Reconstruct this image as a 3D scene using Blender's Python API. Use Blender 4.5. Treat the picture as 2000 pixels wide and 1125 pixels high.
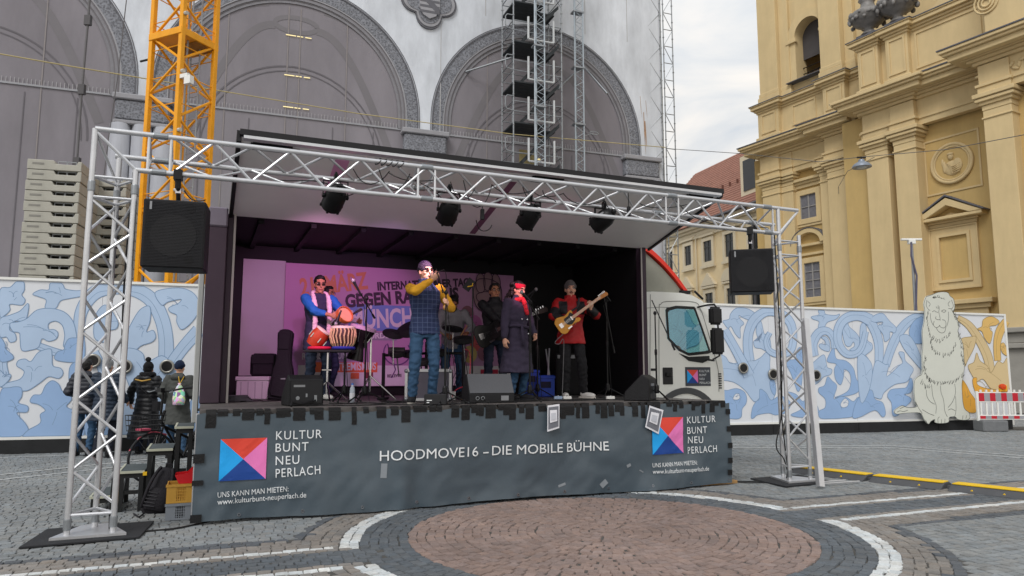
import bpy, bmesh, math, random
from mathutils import Vector, Matrix, noise
R = math.radians
random.seed(11)
for o in list(bpy.data.objects):
    bpy.data.objects.remove(o)
scene = bpy.context.scene
C = scene.collection

# ------------------------------------------------------------------ camera
EYE, FPX, PITCH = 1.5, 1400.0, R(6.82)
cd = bpy.data.cameras.new('camera')
cam = bpy.data.objects.new('camera', cd)
C.objects.link(cam)
cd.sensor_width = 36
cd.lens = 36 * FPX / 2000
cd.clip_end = 2000
cam.location = (0, 0, EYE)
cam.rotation_euler = (R(90) + PITCH, 0, 0)
scene.camera = cam

# ------------------------------------------------------------------ overcast sky, veiled sun
SUN_EL, SUN_AZ = R(48), R(205)          # azimuth measured from +Y towards +X
world = bpy.data.worlds.new('World')
scene.world = world
world.use_nodes = True
nt = world.node_tree
nt.nodes.clear()
N = nt.nodes.new
wo = N('ShaderNodeOutputWorld'); bg = N('ShaderNodeBackground')
sky = N('ShaderNodeTexSky'); sky.sky_type = 'NISHITA'; sky.sun_disc = False
sky.sun_elevation = SUN_EL; sky.sun_rotation = SUN_AZ
sky.dust_density = 3.0; sky.air_density = 1.2
tc = N('ShaderNodeTexCoord')
mp = N('ShaderNodeMapping'); mp.inputs['Scale'].default_value = (1, 1, 2.6)
n1 = N('ShaderNodeTexNoise'); n1.inputs['Scale'].default_value = 3.4; n1.inputs['Detail'].default_value = 7; n1.inputs['Roughness'].default_value = .55
n1.inputs['Distortion'].default_value = .35
r1 = N('ShaderNodeValToRGB')
e = r1.color_ramp.elements
e[0].position = .30; e[0].color = (4.9, 5.6, 6.5, 1)
e[1].position = .66; e[1].color = (8.8, 8.5, 8.1, 1)
k = e.new(.47); k.color = (6.8, 7.1, 7.4, 1)
n2 = N('ShaderNodeTexNoise'); n2.inputs['Scale'].default_value = 1.4; n2.inputs['Detail'].default_value = 4
r2 = N('ShaderNodeValToRGB'); r2.color_ramp.elements[0].position = .30; r2.color_ramp.elements[0].color = (.80, .80, .80, 1)
r2.color_ramp.elements[1].position = .5; r2.color_ramp.elements[1].color = (.97, .97, .97, 1)
# warm band of brighter cloud low over the whole horizon
sx = N('ShaderNodeSeparateXYZ')
mr = N('ShaderNodeMapRange'); mr.inputs['From Min'].default_value = .02; mr.inputs['From Max'].default_value = .52
mr.inputs['To Min'].default_value = 1; mr.inputs['To Max'].default_value = 0
wm = N('ShaderNodeMixRGB'); wm.blend_type = 'MULTIPLY'; wm.inputs['Color2'].default_value = (1.18, 1.05, .91, 1)
mx = N('ShaderNodeMixRGB')
L = nt.links.new
L(tc.outputs['Generated'], mp.inputs['Vector']); L(mp.outputs[0], n1.inputs['Vector']); L(mp.outputs[0], n2.inputs['Vector'])
L(n1.outputs['Fac'], r1.inputs['Fac']); L(n2.outputs['Fac'], r2.inputs['Fac'])
L(tc.outputs['Generated'], sx.inputs[0]); L(sx.outputs['Z'], mr.inputs['Value'])
L(mr.outputs[0], wm.inputs['Fac']); L(r1.outputs[0], wm.inputs['Color1'])
L(r2.outputs[0], mx.inputs['Fac']); L(sky.outputs[0], mx.inputs['Color1']); L(wm.outputs[0], mx.inputs['Color2'])
L(mx.outputs[0], bg.inputs['Color']); L(bg.outputs[0], wo.inputs['Surface'])
bg.inputs['Strength'].default_value = .10

sl = bpy.data.lights.new('sun', 'SUN'); sl.energy = 1.5; sl.angle = R(25); sl.color = (1, .98, .95)
sun = bpy.data.objects.new('sun', sl); C.objects.link(sun)
sdir = Vector((math.sin(SUN_AZ) * math.cos(SUN_EL), math.cos(SUN_AZ) * math.cos(SUN_EL), math.sin(SUN_EL)))
sun.rotation_euler = (-sdir).to_track_quat('-Z', 'Y').to_euler()
sun.location = sdir * 60

vs = scene.view_settings
vs.view_transform = 'Standard'; vs.look = 'None'; vs.gamma = 1; vs.use_curve_mapping = False
vs.exposure = 0.30

# ------------------------------------------------------------------ helpers
def ray(x, y):
    u = (x - 1000) / FPX; w = (562.5 - y) / FPX
    return Vector((u, math.cos(PITCH) - w * math.sin(PITCH), math.sin(PITCH) + w * math.cos(PITCH)))
def G(x, y, z=0.0):                       # survey: a sighted point on a level plane
    r = ray(x, y); t = (z - EYE) / r.z
    return Vector((r.x * t, r.y * t, z))
def at(x, y, Y):                          # survey: a sighted point at a known depth
    r = ray(x, y); t = Y / r.y
    return Vector((r.x * t, Y, EYE + r.z * t))
class Frame:                              # upright frame: a along, e away, z up
    def __init__(s, O, A):
        s.O = Vector((O[0], O[1])); s.A = A
        s.d = Vector((math.cos(A), math.sin(A))); s.e = Vector((-math.sin(A), math.cos(A)))
        s.M = Matrix(((s.d.x, s.e.x, 0, s.O.x), (s.d.y, s.e.y, 0, s.O.y), (0, 0, 1, 0), (0, 0, 0, 1)))
    def px(s, x, y, e=0.0):               # survey: sighting -> (a, z) on the upright plane e
        r = ray(x, y); o = s.O + s.e * e; r2 = Vector((r.x, r.y))
        t = o.dot(s.e) / r2.dot(s.e); P = r2 * t - s.O
        return P.dot(s.d), EYE + r.z * t
    def w(s, a, e, z):
        return s.M @ Vector((a, e, z))
    def loc(s, p):
        return s.M.inverted() @ Vector(p)

def lin(c):
    c = c / 255.0
    return c / 12.92 if c <= .04045 else ((c + .055) / 1.055) ** 2.4
MATS = {}
def mat(n, c, r=.65, m=0.0, var=.10, vs=2.5, bump=.0, bs=40.0, attr=None, extra=None, spec=.35, stretch=None):
    if n in MATS: return MATS[n]
    M = bpy.data.materials.new(n); M.use_nodes = True
    t = M.node_tree; b = t.nodes['Principled BSDF']
    c = tuple(lin(v) for v in c)
    b.inputs['Roughness'].default_value = r; b.inputs['Metallic'].default_value = m
    b.inputs['Specular IOR Level'].default_value = spec
    co = t.nodes.new('ShaderNodeTexCoord'); vec = co.outputs['Object']
    if stretch:
        mpp = t.nodes.new('ShaderNodeMapping'); mpp.inputs['Scale'].default_value = stretch
        t.links.new(vec, mpp.inputs['Vector']); vec = mpp.outputs[0]
    no = t.nodes.new('ShaderNodeTexNoise'); no.inputs['Scale'].default_value = vs; no.inputs['Detail'].default_value = 6; no.inputs['Roughness'].default_value = .62
    t.links.new(vec, no.inputs['Vector'])
    mrn = t.nodes.new('ShaderNodeMapRange'); mrn.inputs['From Min'].default_value = .25; mrn.inputs['From Max'].default_value = .75
    mrn.inputs['To Min'].default_value = 1 - var; mrn.inputs['To Max'].default_value = 1 + var
    t.links.new(no.outputs['Fac'], mrn.inputs['Value'])
    mu = t.nodes.new('ShaderNodeMixRGB'); mu.blend_type = 'MULTIPLY'; mu.inputs['Fac'].default_value = 1
    if attr:
        at_ = t.nodes.new('ShaderNodeVertexColor'); at_.layer_name = attr
        t.links.new(at_.outputs['Color'], mu.inputs['Color1'])
    else:
        mu.inputs['Color1'].default_value = (*c, 1)
    t.links.new(mrn.outputs[0], mu.inputs['Color2'])
    t.links.new(mu.outputs[0], b.inputs['Base Color'])
    if bump:
        nb = t.nodes.new('ShaderNodeTexNoise'); nb.inputs['Scale'].default_value = bs; nb.inputs['Detail'].default_value = 5
        t.links.new(vec, nb.inputs['Vector'])
        bu = t.nodes.new('ShaderNodeBump'); bu.inputs['Strength'].default_value = bump; bu.inputs['Distance'].default_value = .02
        t.links.new(nb.outputs['Fac'], bu.inputs['Height']); t.links.new(bu.outputs[0], b.inputs['Normal'])
    if extra: extra(t, b, mu, vec)
    MATS[n] = M
    return M
def emis(n, c, s):
    if n in MATS: return MATS[n]
    M = bpy.data.materials.new(n); M.use_nodes = True
    b = M.node_tree.nodes['Principled BSDF']; c = tuple(lin(v) for v in c)
    b.inputs['Base Color'].default_value = (*c, 1); b.inputs['Emission Color'].default_value = (*c, 1); b.inputs['Emission Strength'].default_value = s
    MATS[n] = M; return M
def glassm(n, c, alpha, r=.05):
    if n in MATS: return MATS[n]
    M = bpy.data.materials.new(n); M.use_nodes = True
    b = M.node_tree.nodes['Principled BSDF']; c = tuple(lin(v) for v in c)
    b.inputs['Base Color'].default_value = (*c, 1); b.inputs['Roughness'].default_value = r; b.inputs['Alpha'].default_value = alpha
    b.inputs['Specular IOR Level'].default_value = .6
    MATS[n] = M; return M

def tinted(n, c):
    if n in MATS: return MATS[n]
    M = bpy.data.materials.new(n); M.use_nodes = True; t = M.node_tree; t.nodes.clear()
    o = t.nodes.new('ShaderNodeOutputMaterial'); tr = t.nodes.new('ShaderNodeBsdfTransparent'); tr.inputs[0].default_value = (*[lin(v) for v in c], 1)
    g = t.nodes.new('ShaderNodeBsdfGlossy'); g.inputs['Roughness'].default_value = .03; m = t.nodes.new('ShaderNodeMixShader'); m.inputs[0].default_value = .1
    t.links.new(tr.outputs[0], m.inputs[1]); t.links.new(g.outputs[0], m.inputs[2]); t.links.new(m.outputs[0], o.inputs[0]); MATS[n] = M; return M
def thing(name, label, cat, loc=(0, 0, 0), rz=0.0, group=None):
    o = bpy.data.objects.new(name, None); C.objects.link(o)
    o.empty_display_size = .1
    o.location = loc; o.rotation_euler = (0, 0, rz); o['label'] = label; o['category'] = cat
    if group: o['group'] = group
    return o
def tag(o, label=None, cat=None, group=None, kind=None):
    if label: o['label'] = label
    if cat: o['category'] = cat
    if group: o['group'] = group
    if kind: o['kind'] = kind
    return o
def root_of(o):
    while o.parent: o = o.parent
    return o
def dup(o, parent=None, loc=None, rz=None, label=None, group=None):
    c = o.copy(); C.objects.link(c); c.parent = parent
    if loc is not None: c.location = loc
    if rz is not None: c.rotation_euler = (0, 0, rz)
    if label: c['label'] = label
    if group: c['group'] = group
    for ch in list(o.children): dup(ch, c)
    return c
IDM = Matrix.Identity(4)
class MB:
    def __init__(s, F=None):
        s.v = []; s.f = []; s.mi = []; s.M = F.M if isinstance(F, Frame) else (F or IDM)
    def add(s, vs_, fs, mi=0):
        k = len(s.v); s.v += [s.M @ Vector(p) for p in vs_]
        s.f += [tuple(i + k for i in q) for q in fs]; s.mi += [mi] * len(fs); return s
    def box(s, x0, x1, y0, y1, z0, z1, mi=0):
        return s.add([(x0, y0, z0), (x1, y0, z0), (x1, y1, z0), (x0, y1, z0), (x0, y0, z1), (x1, y0, z1), (x1, y1, z1), (x0, y1, z1)],
                     [(0, 3, 2, 1), (4, 5, 6, 7), (0, 1, 5, 4), (1, 2, 6, 5), (2, 3, 7, 6), (3, 0, 4, 7)], mi)
    def obox(s, c, sx, sy, sz, rot, mi=0):
        q = rot if isinstance(rot, Matrix) else Matrix.Rotation(rot, 3, 'Z')
        c = Vector(c); P = []
        for z in (-sz / 2, sz / 2):
            for x, y in ((-sx / 2, -sy / 2), (sx / 2, -sy / 2), (sx / 2, sy / 2), (-sx / 2, sy / 2)):
                P.append(c + q @ Vector((x, y, z)))
        return s.add(P, [(0, 3, 2, 1), (4, 5, 6, 7), (0, 1, 5, 4), (1, 2, 6, 5), (2, 3, 7, 6), (3, 0, 4, 7)], mi)
    def tube(s, pts, r, n=8, mi=0, closed=False):
        pts = [Vector(p) for p in pts]; m = len(pts)
        rr = r if isinstance(r, (list, tuple)) else [r] * m
        V = []; up = None
        for i, p in enumerate(pts):
            if closed: t = pts[(i + 1) % m] - pts[i - 1]
            else: t = pts[min(i + 1, m - 1)] - pts[max(i - 1, 0)]
            t = t.normalized() if t.length > 1e-9 else Vector((0, 0, 1))
            if up is None:
                up = Vector((0, 0, 1)) if abs(t.z) < .9 else Vector((1, 0, 0))
            x = up.cross(t); x = x.normalized() if x.length > 1e-6 else t.orthogonal().normalized(); up = t.cross(x)
            for j in range(n):
                a = 2 * math.pi * (j + .5) / n
                V.append(p + (x * math.cos(a) + up * math.sin(a)) * rr[i])
        F = []
        for i in range(m if closed else m - 1):
            for j in range(n):
                a = i * n + j; b = i * n + (j + 1) % n; i2 = (i + 1) % m
                F.append((a, b, i2 * n + (j + 1) % n, i2 * n + j))
        if not closed:
            F.append(tuple(range(n - 1, -1, -1))); F.append(tuple((m - 1) * n + j for j in range(n)))
        return s.add(V, F, mi)
    def rod(s, p, q, r, n=8, mi=0): return s.tube([p, q], r, n, mi)
    def lathe(s, prof, c=(0, 0, 0), n=20, rot=None, mi=0):
        c = Vector(c); V = []; m = len(prof)
        q = rot or Matrix.Identity(3)
        for r, z in prof:
            for j in range(n):
                a = 2 * math.pi * j / n
                V.append(c + q @ Vector((r * math.cos(a), r * math.sin(a), z)))
        F = [(i * n + j, i * n + (j + 1) % n, (i + 1) * n + (j + 1) % n, (i + 1) * n + j) for i in range(m - 1) for j in range(n)]
        if prof[0][0] > 1e-6: F.append(tuple(range(n - 1, -1, -1)))
        if prof[-1][0] > 1e-6: F.append(tuple((m - 1) * n + j for j in range(n)))
        return s.add(V, F, mi)
    def prism(s, poly, y0, y1, mi=0, plane='xz'):
        n = len(poly)
        ar = sum(poly[i][0] * poly[(i + 1) % n][1] - poly[(i + 1) % n][0] * poly[i][1] for i in range(n))
        if ar < 0: poly = poly[::-1]
        if plane == 'xz': f = lambda p, y: (p[0], y, p[1])
        elif plane == 'xy': f = lambda p, y: (p[0], p[1], y)
        else: f = lambda p, y: (y, p[0], p[1])
        V = [f(p, y0) for p in poly] + [f(p, y1) for p in poly]
        F = [tuple(range(n)), tuple(range(2 * n - 1, n - 1, -1))]
        F += [(i, i + n, (i + 1) % n + n, (i + 1) % n) for i in range(n)]
        if plane != 'xz': F = [q[::-1] for q in F]
        return s.add(V, F, mi)
    def ball(s, c, rx, ry=None, rz=None, n=12, m=8, rot=None, mi=0):
        ry = ry or rx; rz = rz or rx; q = rot or Matrix.Identity(3); c = Vector(c); V = []; F = []
        for i in range(1, m):
            t = math.pi * i / m
            for j in range(n):
                a = 2 * math.pi * j / n
                V.append(c + q @ Vector((rx * math.sin(t) * math.cos(a), ry * math.sin(t) * math.sin(a), -rz * math.cos(t))))
        b = len(V); V += [c + q @ Vector((0, 0, -rz)), c + q @ Vector((0, 0, rz))]
        for i in range(m - 2):
            for j in range(n): F.append((i * n + j, i * n + (j + 1) % n, (i + 1) * n + (j + 1) % n, (i + 1) * n + j))
        for j in range(n):
            F.append((b, (j + 1) % n, j)); F.append((b + 1, (m - 2) * n + j, (m - 2) * n + (j + 1) % n))
        return s.add(V, F, mi)
    def build(s, name, m, parent=None, bev=0.0, smooth=False, seg=1, flip=False):
        me = bpy.data.meshes.new(name)
        o0 = root_of(parent).location if parent else Vector((0, 0, 0))
        me.from_pydata([tuple(p - o0) for p in s.v], [], s.f)
        ms = m if isinstance(m, (list, tuple)) else [m]
        for k in ms: me.materials.append(k)
        if len(ms) > 1: me.polygons.foreach_set('material_index', s.mi)
        if bev > 0 or flip:
            bm = bmesh.new(); bm.from_mesh(me)
            if bev > 0:
                bmesh.ops.bevel(bm, geom=[e_ for e_ in bm.edges if len(e_.link_faces) == 2 and e_.calc_face_angle(0) > .5], offset=bev, segments=seg, affect='EDGES', clamp_overlap=True)
            bm.to_mesh(me); bm.free()
        if smooth:
            me.shade_smooth()
            if smooth == 'auto':
                bm = bmesh.new(); bm.from_mesh(me)
                for e_ in bm.edges: e_.smooth = len(e_.link_faces) == 2 and e_.calc_face_angle(0) < .7
                bm.to_mesh(me); bm.free()
        me.update()
        o = bpy.data.objects.new(name, me); C.objects.link(o)
        if parent: o.parent = parent
        return o
def smoothpoly(P, k=4, closed=True):
    n = len(P); out = []
    rng = range(n) if closed else range(n - 1)
    for i in rng:
        g = (lambda j: P[j % n]) if closed else (lambda j: P[max(0, min(n - 1, j))])
        p0, p1, p2, p3 = (Vector(g(i + q)) for q in (-1, 0, 1, 2))
        for t in range(k):
            t /= k
            out.append(.5 * ((2 * p1) + (p2 - p0) * t + (2 * p0 - 5 * p1 + 4 * p2 - p3) * t * t + (3 * p1 - p0 - 3 * p2 + p3) * t ** 3))
    if not closed: out.append(Vector(P[-1]))
    return [tuple(p) for p in out]
def arc(cx, cz, r, a0, a1, n=24, rz=None):
    rz = rz or r
    return [(cx + r * math.cos(a0 + (a1 - a0) * i / n), cz + rz * math.sin(a0 + (a1 - a0) * i / n)) for i in range(n + 1)]
def lettering(txt, size, m, parent, F, a, z, e, name='lettering', align='LEFT', bold=0.0, width=None, tilt=0.0, disp=None, depth=0.0015, spacing=1.0, outline=0):
    """flat printed text, upright on plane e of frame F, base line at (a, z)"""
    cu = bpy.data.curves.new('t', 'FONT'); cu.body = txt; cu.size = size; cu.offset = bold; cu.space_character = spacing; cu.resolution_u = 3
    ob = bpy.data.objects.new('t', cu); TS.collection.objects.link(ob)
    TS.view_layers[0].update()
    me = bpy.data.meshes.new_from_object(ob.evaluated_get(TS.view_layers[0].depsgraph))
    bpy.data.objects.remove(ob)
    xs = [v.co.x for v in me.vertices]; x0, x1 = min(xs), max(xs)
    k = 1.0 if width is None else width / (x1 - x0)
    sh = {'LEFT': x0, 'CENTER': (x0 + x1) / 2, 'RIGHT': x1}[align]
    o0 = root_of(parent).location if parent else Vector((0, 0, 0))
    ct, st = math.cos(tilt), math.sin(tilt)
    for v in me.vertices:
        x = (v.co.x - sh) * k; y = v.co.y
        aa = a + x * ct - y * st; zz = z + x * st + y * ct
        ee = e - depth + (disp(aa, zz) if disp else 0)
        v.co = F.M @ Vector((aa, ee, zz)) - o0
    me.materials.append(m)
    o = bpy.data.objects.new(name, me); C.objects.link(o); o.parent = parent
    return o
TS = bpy.data.scenes.new('workshop')
def polyline_strip(mb, pts, w, y, mi=0):
    """flat ribbon on plane y in local xz"""
    m = len(pts); V = []
    for i, p in enumerate(pts):
        p = Vector(p[:2]); a = Vector(pts[max(i - 1, 0)][:2]); b = Vector(pts[min(i + 1, m - 1)][:2]); t = (b - a)
        t = t.normalized() if t.length > 1e-9 else Vector((1, 0)); nn = Vector((-t.y, t.x))
        ww = (w if not isinstance(w, (list, tuple)) else w[i]) / 2
        V += [(p.x - nn.x * ww, y, p.y - nn.y * ww), (p.x + nn.x * ww, y, p.y + nn.y * ww)]
    mb.add(V, [(2 * i, 2 * i + 2, 2 * i + 3, 2 * i + 1) for i in range(m - 1)], mi)

# ------------------------------------------------------------------ frames
SL, SR = G(378, 1026), G(1423, 947)
ST = Frame(SL, math.atan2(SR.y - SL.y, SR.x - SL.x))         # stage / truck / portal
FL, FR = G(0, 887), G(1905, 839)
FE = Frame(FL, math.atan2(FR.y - FL.y, FR.x - FL.x))         # hoarding
HA = Frame((-4.27, 34.0), R(20.5))                           # arcaded hall
CH = Frame((14.4, 41.9), R(-60))                             # church
SLEN = (SR - SL).length
SZ = 1.13                                                    # stage floor level

# ------------------------------------------------------------------ materials
ALU = mat('alu', (206, 207, 210), .38, .7, .08, 6, .05, 60)
STEEL = mat('galvanised', (150, 154, 158), .45, .7, .12, 8)
BLK = mat('black_plastic', (24, 24, 27), .5, 0, .15, 8, .05, 80)
BLKM = mat('black_metal', (20, 20, 22), .42, .2, .15, 8)
RUB = mat('rubber', (40, 41, 44), .85, 0, .15, 6, .2, 80)
CHROME = mat('chrome', (205, 205, 210), .15, 1, .04)
WHT = mat('white_paint', (226, 226, 222), .5, 0, .05, 2)
TAPE = mat('gaffer_tape', (18, 18, 20), .55, 0, .2, 12, .25, 50)
CABLE = mat('cable', (16, 16, 18), .5)
TWHITE = mat('print_white', (225, 228, 230), .6, 0, .04)
WOOD = mat('wood', (170, 132, 84), .7, 0, .2, 8, .1, 40, stretch=(1, 6, 6))
BLUEP = mat('blue_plastic', (28, 66, 170), .4)
# ================================================================== ground and setts
def stain(sc, lo, hi, st=(1, 1, 1)):
    def f(t, b, mu, vec):                   # broad weathering
        n = t.nodes.new('ShaderNodeTexNoise'); n.inputs['Scale'].default_value = sc; n.inputs['Detail'].default_value = 9; n.inputs['Roughness'].default_value = .68
        mpn = t.nodes.new('ShaderNodeMapping'); mpn.inputs['Scale'].default_value = st; t.links.new(vec, mpn.inputs[0]); t.links.new(mpn.outputs[0], n.inputs['Vector'])
        m = t.nodes.new('ShaderNodeMapRange'); m.inputs['From Min'].default_value = .34; m.inputs['From Max'].default_value = .66; m.inputs['To Min'].default_value = lo; m.inputs['To Max'].default_value = hi
        t.links.new(n.outputs['Fac'], m.inputs['Value']); x = t.nodes.new('ShaderNodeMixRGB'); x.blend_type = 'MULTIPLY'; x.inputs['Fac'].default_value = 1
        t.links.new(mu.outputs[0], x.inputs['Color1']); t.links.new(m.outputs[0], x.inputs['Color2']); t.links.new(x.outputs[0], b.inputs['Base Color'])
    return f
def far_setts(t, b, mu, vec):
    vo = t.nodes.new('ShaderNodeTexVoronoi'); vo.inputs['Scale'].default_value = 8.5; vo.feature = 'DISTANCE_TO_EDGE'
    vc = t.nodes.new('ShaderNodeTexVoronoi'); vc.inputs['Scale'].default_value = 8.5
    t.links.new(vec, vo.inputs['Vector']); t.links.new(vec, vc.inputs['Vector'])
    m1 = t.nodes.new('ShaderNodeMapRange'); m1.inputs['From Max'].default_value = .09; m1.inputs['To Min'].default_value = .45
    t.links.new(vo.outputs['Distance'], m1.inputs['Value'])
    m2 = t.nodes.new('ShaderNodeMapRange'); m2.inputs['To Min'].default_value = .78; m2.inputs['To Max'].default_value = 1.18
    sp = t.nodes.new('ShaderNodeSeparateColor'); t.links.new(vc.outputs['Color'], sp.inputs[0]); t.links.new(sp.outputs[0], m2.inputs['Value'])
    mm = t.nodes.new('ShaderNodeMath'); mm.operation = 'MULTIPLY'; t.links.new(m1.outputs[0], mm.inputs[0]); t.links.new(m2.outputs[0], mm.inputs[1])
    x = t.nodes.new('ShaderNodeMixRGB'); x.blend_type = 'MULTIPLY'; x.inputs['Fac'].default_value = 1
    t.links.new(mu.outputs[0], x.inputs['Color1']); t.links.new(mm.outputs[0], x.inputs['Color2']); t.links.new(x.outputs[0], b.inputs['Base Color'])
    bu = t.nodes.new('ShaderNodeBump'); bu.inputs['Strength'].default_value = .5; bu.inputs['Distance'].default_value = .01
    t.links.new(m1.outputs[0], bu.inputs['Height']); t.links.new(bu.outputs[0], b.inputs['Normal'])
GM = mat('far_paving', (141, 143, 144), .8, 0, .12, .6, extra=far_setts)
ground = MB().add([(-400, -60, -.016), (400, -60, -.016), (400, 600, -.016), (-400, 600, -.016)], [(0, 1, 2, 3)]).build('ground', GM)
tag(ground, 'grey setts of the town square', kind='structure')
bed = MB().add([(-13, 3.2, -.011), (14, 3.2, -.011), (17, 21.5, -.011), (-13, 14.4, -.011)], [(0, 1, 2, 3)]).build('paving_bed', mat('joint_sand', (80, 78, 75), .95, 0, .25, 9, .3, 120))
bed.parent = ground
SETT = mat('sett_stone', (255, 255, 255), .78, 0, .18, 22, .4, 90, attr='Col', extra=stain(.9, .8, 1.12))

CC = Vector((.91, 7.10)); BAND = R(21.5)
bd = Vector((math.cos(BAND), math.sin(BAND))); bn = Vector((-bd.y, bd.x))
LINES = [([(-7.75, 10.75), (-6.2, 13.2), (-4, 16.5)], .05), ([(-7.35, 10.3), (-5.7, 12.9), (-3.4, 16.3)], .05), ([(-9.6, 13.0), (-6.2, 14.2)], .05),
         ([(4.0, 15.45), (8.0, 15.25), (9.5, 13.3), (11, 11.5)], .06), ([(4.0, 14.95), (7.75, 14.8), (9.1, 13.1), (10.6, 11.3)], .06)]
for pl, w_ in LINES:                        # thin pale guide strips let into the setts
    b_ = MB(); V = []
    for i, p in enumerate(pl):
        p = Vector(p); t_ = (Vector(pl[min(i + 1, len(pl) - 1)]) - Vector(pl[max(i - 1, 0)])).normalized(); q = Vector((-t_.y, t_.x)) * w_ * .6; V += [(p.x - q.x, p.y - q.y, .006), (p.x + q.x, p.y + q.y, .006)]
    b_.add(V, [(2 * i, 2 * i + 2, 2 * i + 3, 2 * i + 1) for i in range(len(pl) - 1)]); o = b_.build('guide_strip', mat('strip_stone', (186, 188, 188), .8, 0, .2, 8)); o.parent = ground
PAL = {'grey': (131, 134, 135), 'dark': (92, 97, 102), 'white': (198, 201, 201), 'beige': (131, 126, 121), 'brown': (138, 120, 113), 'edge': (90, 94, 99)}
def zone(p):
    q = p - CC; r = q.length; nd = abs(q.dot(bn) + .04)
    sd = min(r - 2.40, nd - .31)
    polar = (r - 2.40) < (nd - .31) + (.12 if sd > 0 else 0)
    if r < 1.90: k = 'brown'; polar = True
    elif polar and 2.31 < r < 2.50: k = 'white'
    elif sd < -.06: k = 'dark'
    elif -.02 < sd < .058 and not polar: k = 'white'
    elif sd < .40: k = 'beige'
    elif sd < .54: k = 'edge'
    else:
        k = 'grey'; polar = False
    return k, polar
def in_area(p):
    if not (3.4 < p.y < 19.5 and abs(p.x) < .80 * p.y + 1.2): return False
    f = FE.loc((p.x, p.y, 0))
    return f.y < .05
setts = []                                  # centre, dir, half length, half width, kind
def put(c, d, hl, hw, k): setts.append((c, d, hl, hw, k))
r = .05
rings = [(.043 + .086 * i, .086) for i in range(34)]
for rr, dr in rings:
    n = max(3, int(2 * math.pi * rr / .094)); a = random.random()
    for i in range(n):
        a0 = a + 2 * math.pi * (i + random.uniform(-.2, .2)) / n
        q = rr + random.uniform(-.009, .009)
        p = CC + Vector((math.cos(a0), math.sin(a0))) * q
        k, pol = zone(p)
        if pol and in_area(p): put(p, Vector((-math.sin(a0), math.cos(a0))), math.pi * rr / n * .95, dr * .485, k)
row = -100
while row < 215:
    off = row * .088 + random.uniform(-.004, .004)
    # the straight courses follow the band; white edge courses sit exactly on its borders
    x = -14.0 + random.random() * .1
    while x < 17:
        ln = random.uniform(.082, .125); x += ln
        c0 = CC + bd * (x - ln / 2) + bn * (off - .04)
        nd = abs(off)
        bow = 0 if nd < .62 else .06 * noise.noise((c0.x * .55, c0.y * .55, 0)) + .02 * noise.noise((c0.x * 2.1, c0.y * 2.1, 3))
        p = c0 + bn * bow
        if p.y < 3.3 or p.y > 20: continue
        if not in_area(p): continue
        k, pol = zone(p)
        if pol: continue
        put(p, bd, ln * .475, .0418, k)
    row += 1
def sett_verts(c, d, hl, hw):
    n = Vector((-d.y, d.x)); V = []
    h = random.uniform(-.004, .003); tl = [random.uniform(-.002, .002) for _ in range(4)]
    j = lambda: random.uniform(-.16, .16) * hw
    cs = [(-hl, -hw), (hl, -hw), (hl, hw), (-hl, hw)]
    for x, y in cs:
        p = c + d * (x + j()) + n * (y + j()); V.append((p.x, p.y, -.012))
    for i in range(4):
        b = Vector(V[i][:2]); p = c + (b - c) * .91; V.append((p.x, p.y, h + tl[i]))
    return V
SF = [(4, 5, 6, 7), (0, 1, 5, 4), (1, 2, 6, 5), (2, 3, 7, 6), (3, 0, 4, 7)]
def scol(k):
    b = PAL[k]; v = random.gauss(1, .07); t = random.uniform(-.035, .035)
    return tuple(max(.01, lin(ch) * v * (1 + s * t)) for ch, s in zip(b, (1, 0, -1))) + (1.0,)
def infr(s):
    P = s[0]; Z = P.y * math.cos(PITCH) - EYE * math.sin(PITCH); x = 1000 + FPX * P.x / Z
    y = 562.5 + FPX * (EYE * math.cos(PITCH) + P.y * math.sin(PITCH)) / Z
    return 5 < x < 1995 and y < 1122
def mk(name, lst):
    V = []; F = []; col = []
    for c, d, hl, hw, k in lst:
        b = len(V); V += sett_verts(c, d, hl, hw); F += [tuple(i + b for i in q) for q in SF]
        col += scol(k) * 8
    me = bpy.data.meshes.new(name); me.from_pydata(V, [], F)
    a_ = me.color_attributes.new('Col', 'FLOAT_COLOR', 'POINT'); a_.data.foreach_set('color', col)
    me.materials.append(SETT)
    o = bpy.data.objects.new(name, me); C.objects.link(o); o.parent = ground
    return o
setts.sort(key=lambda s: s[0].y + (0 if infr(s) else 100))
near, rest = setts[:300], setts[300:]
for s in near: mk('sett', [s])
so = mk('setts', rest); so['kind'] = 'stuff'
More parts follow.
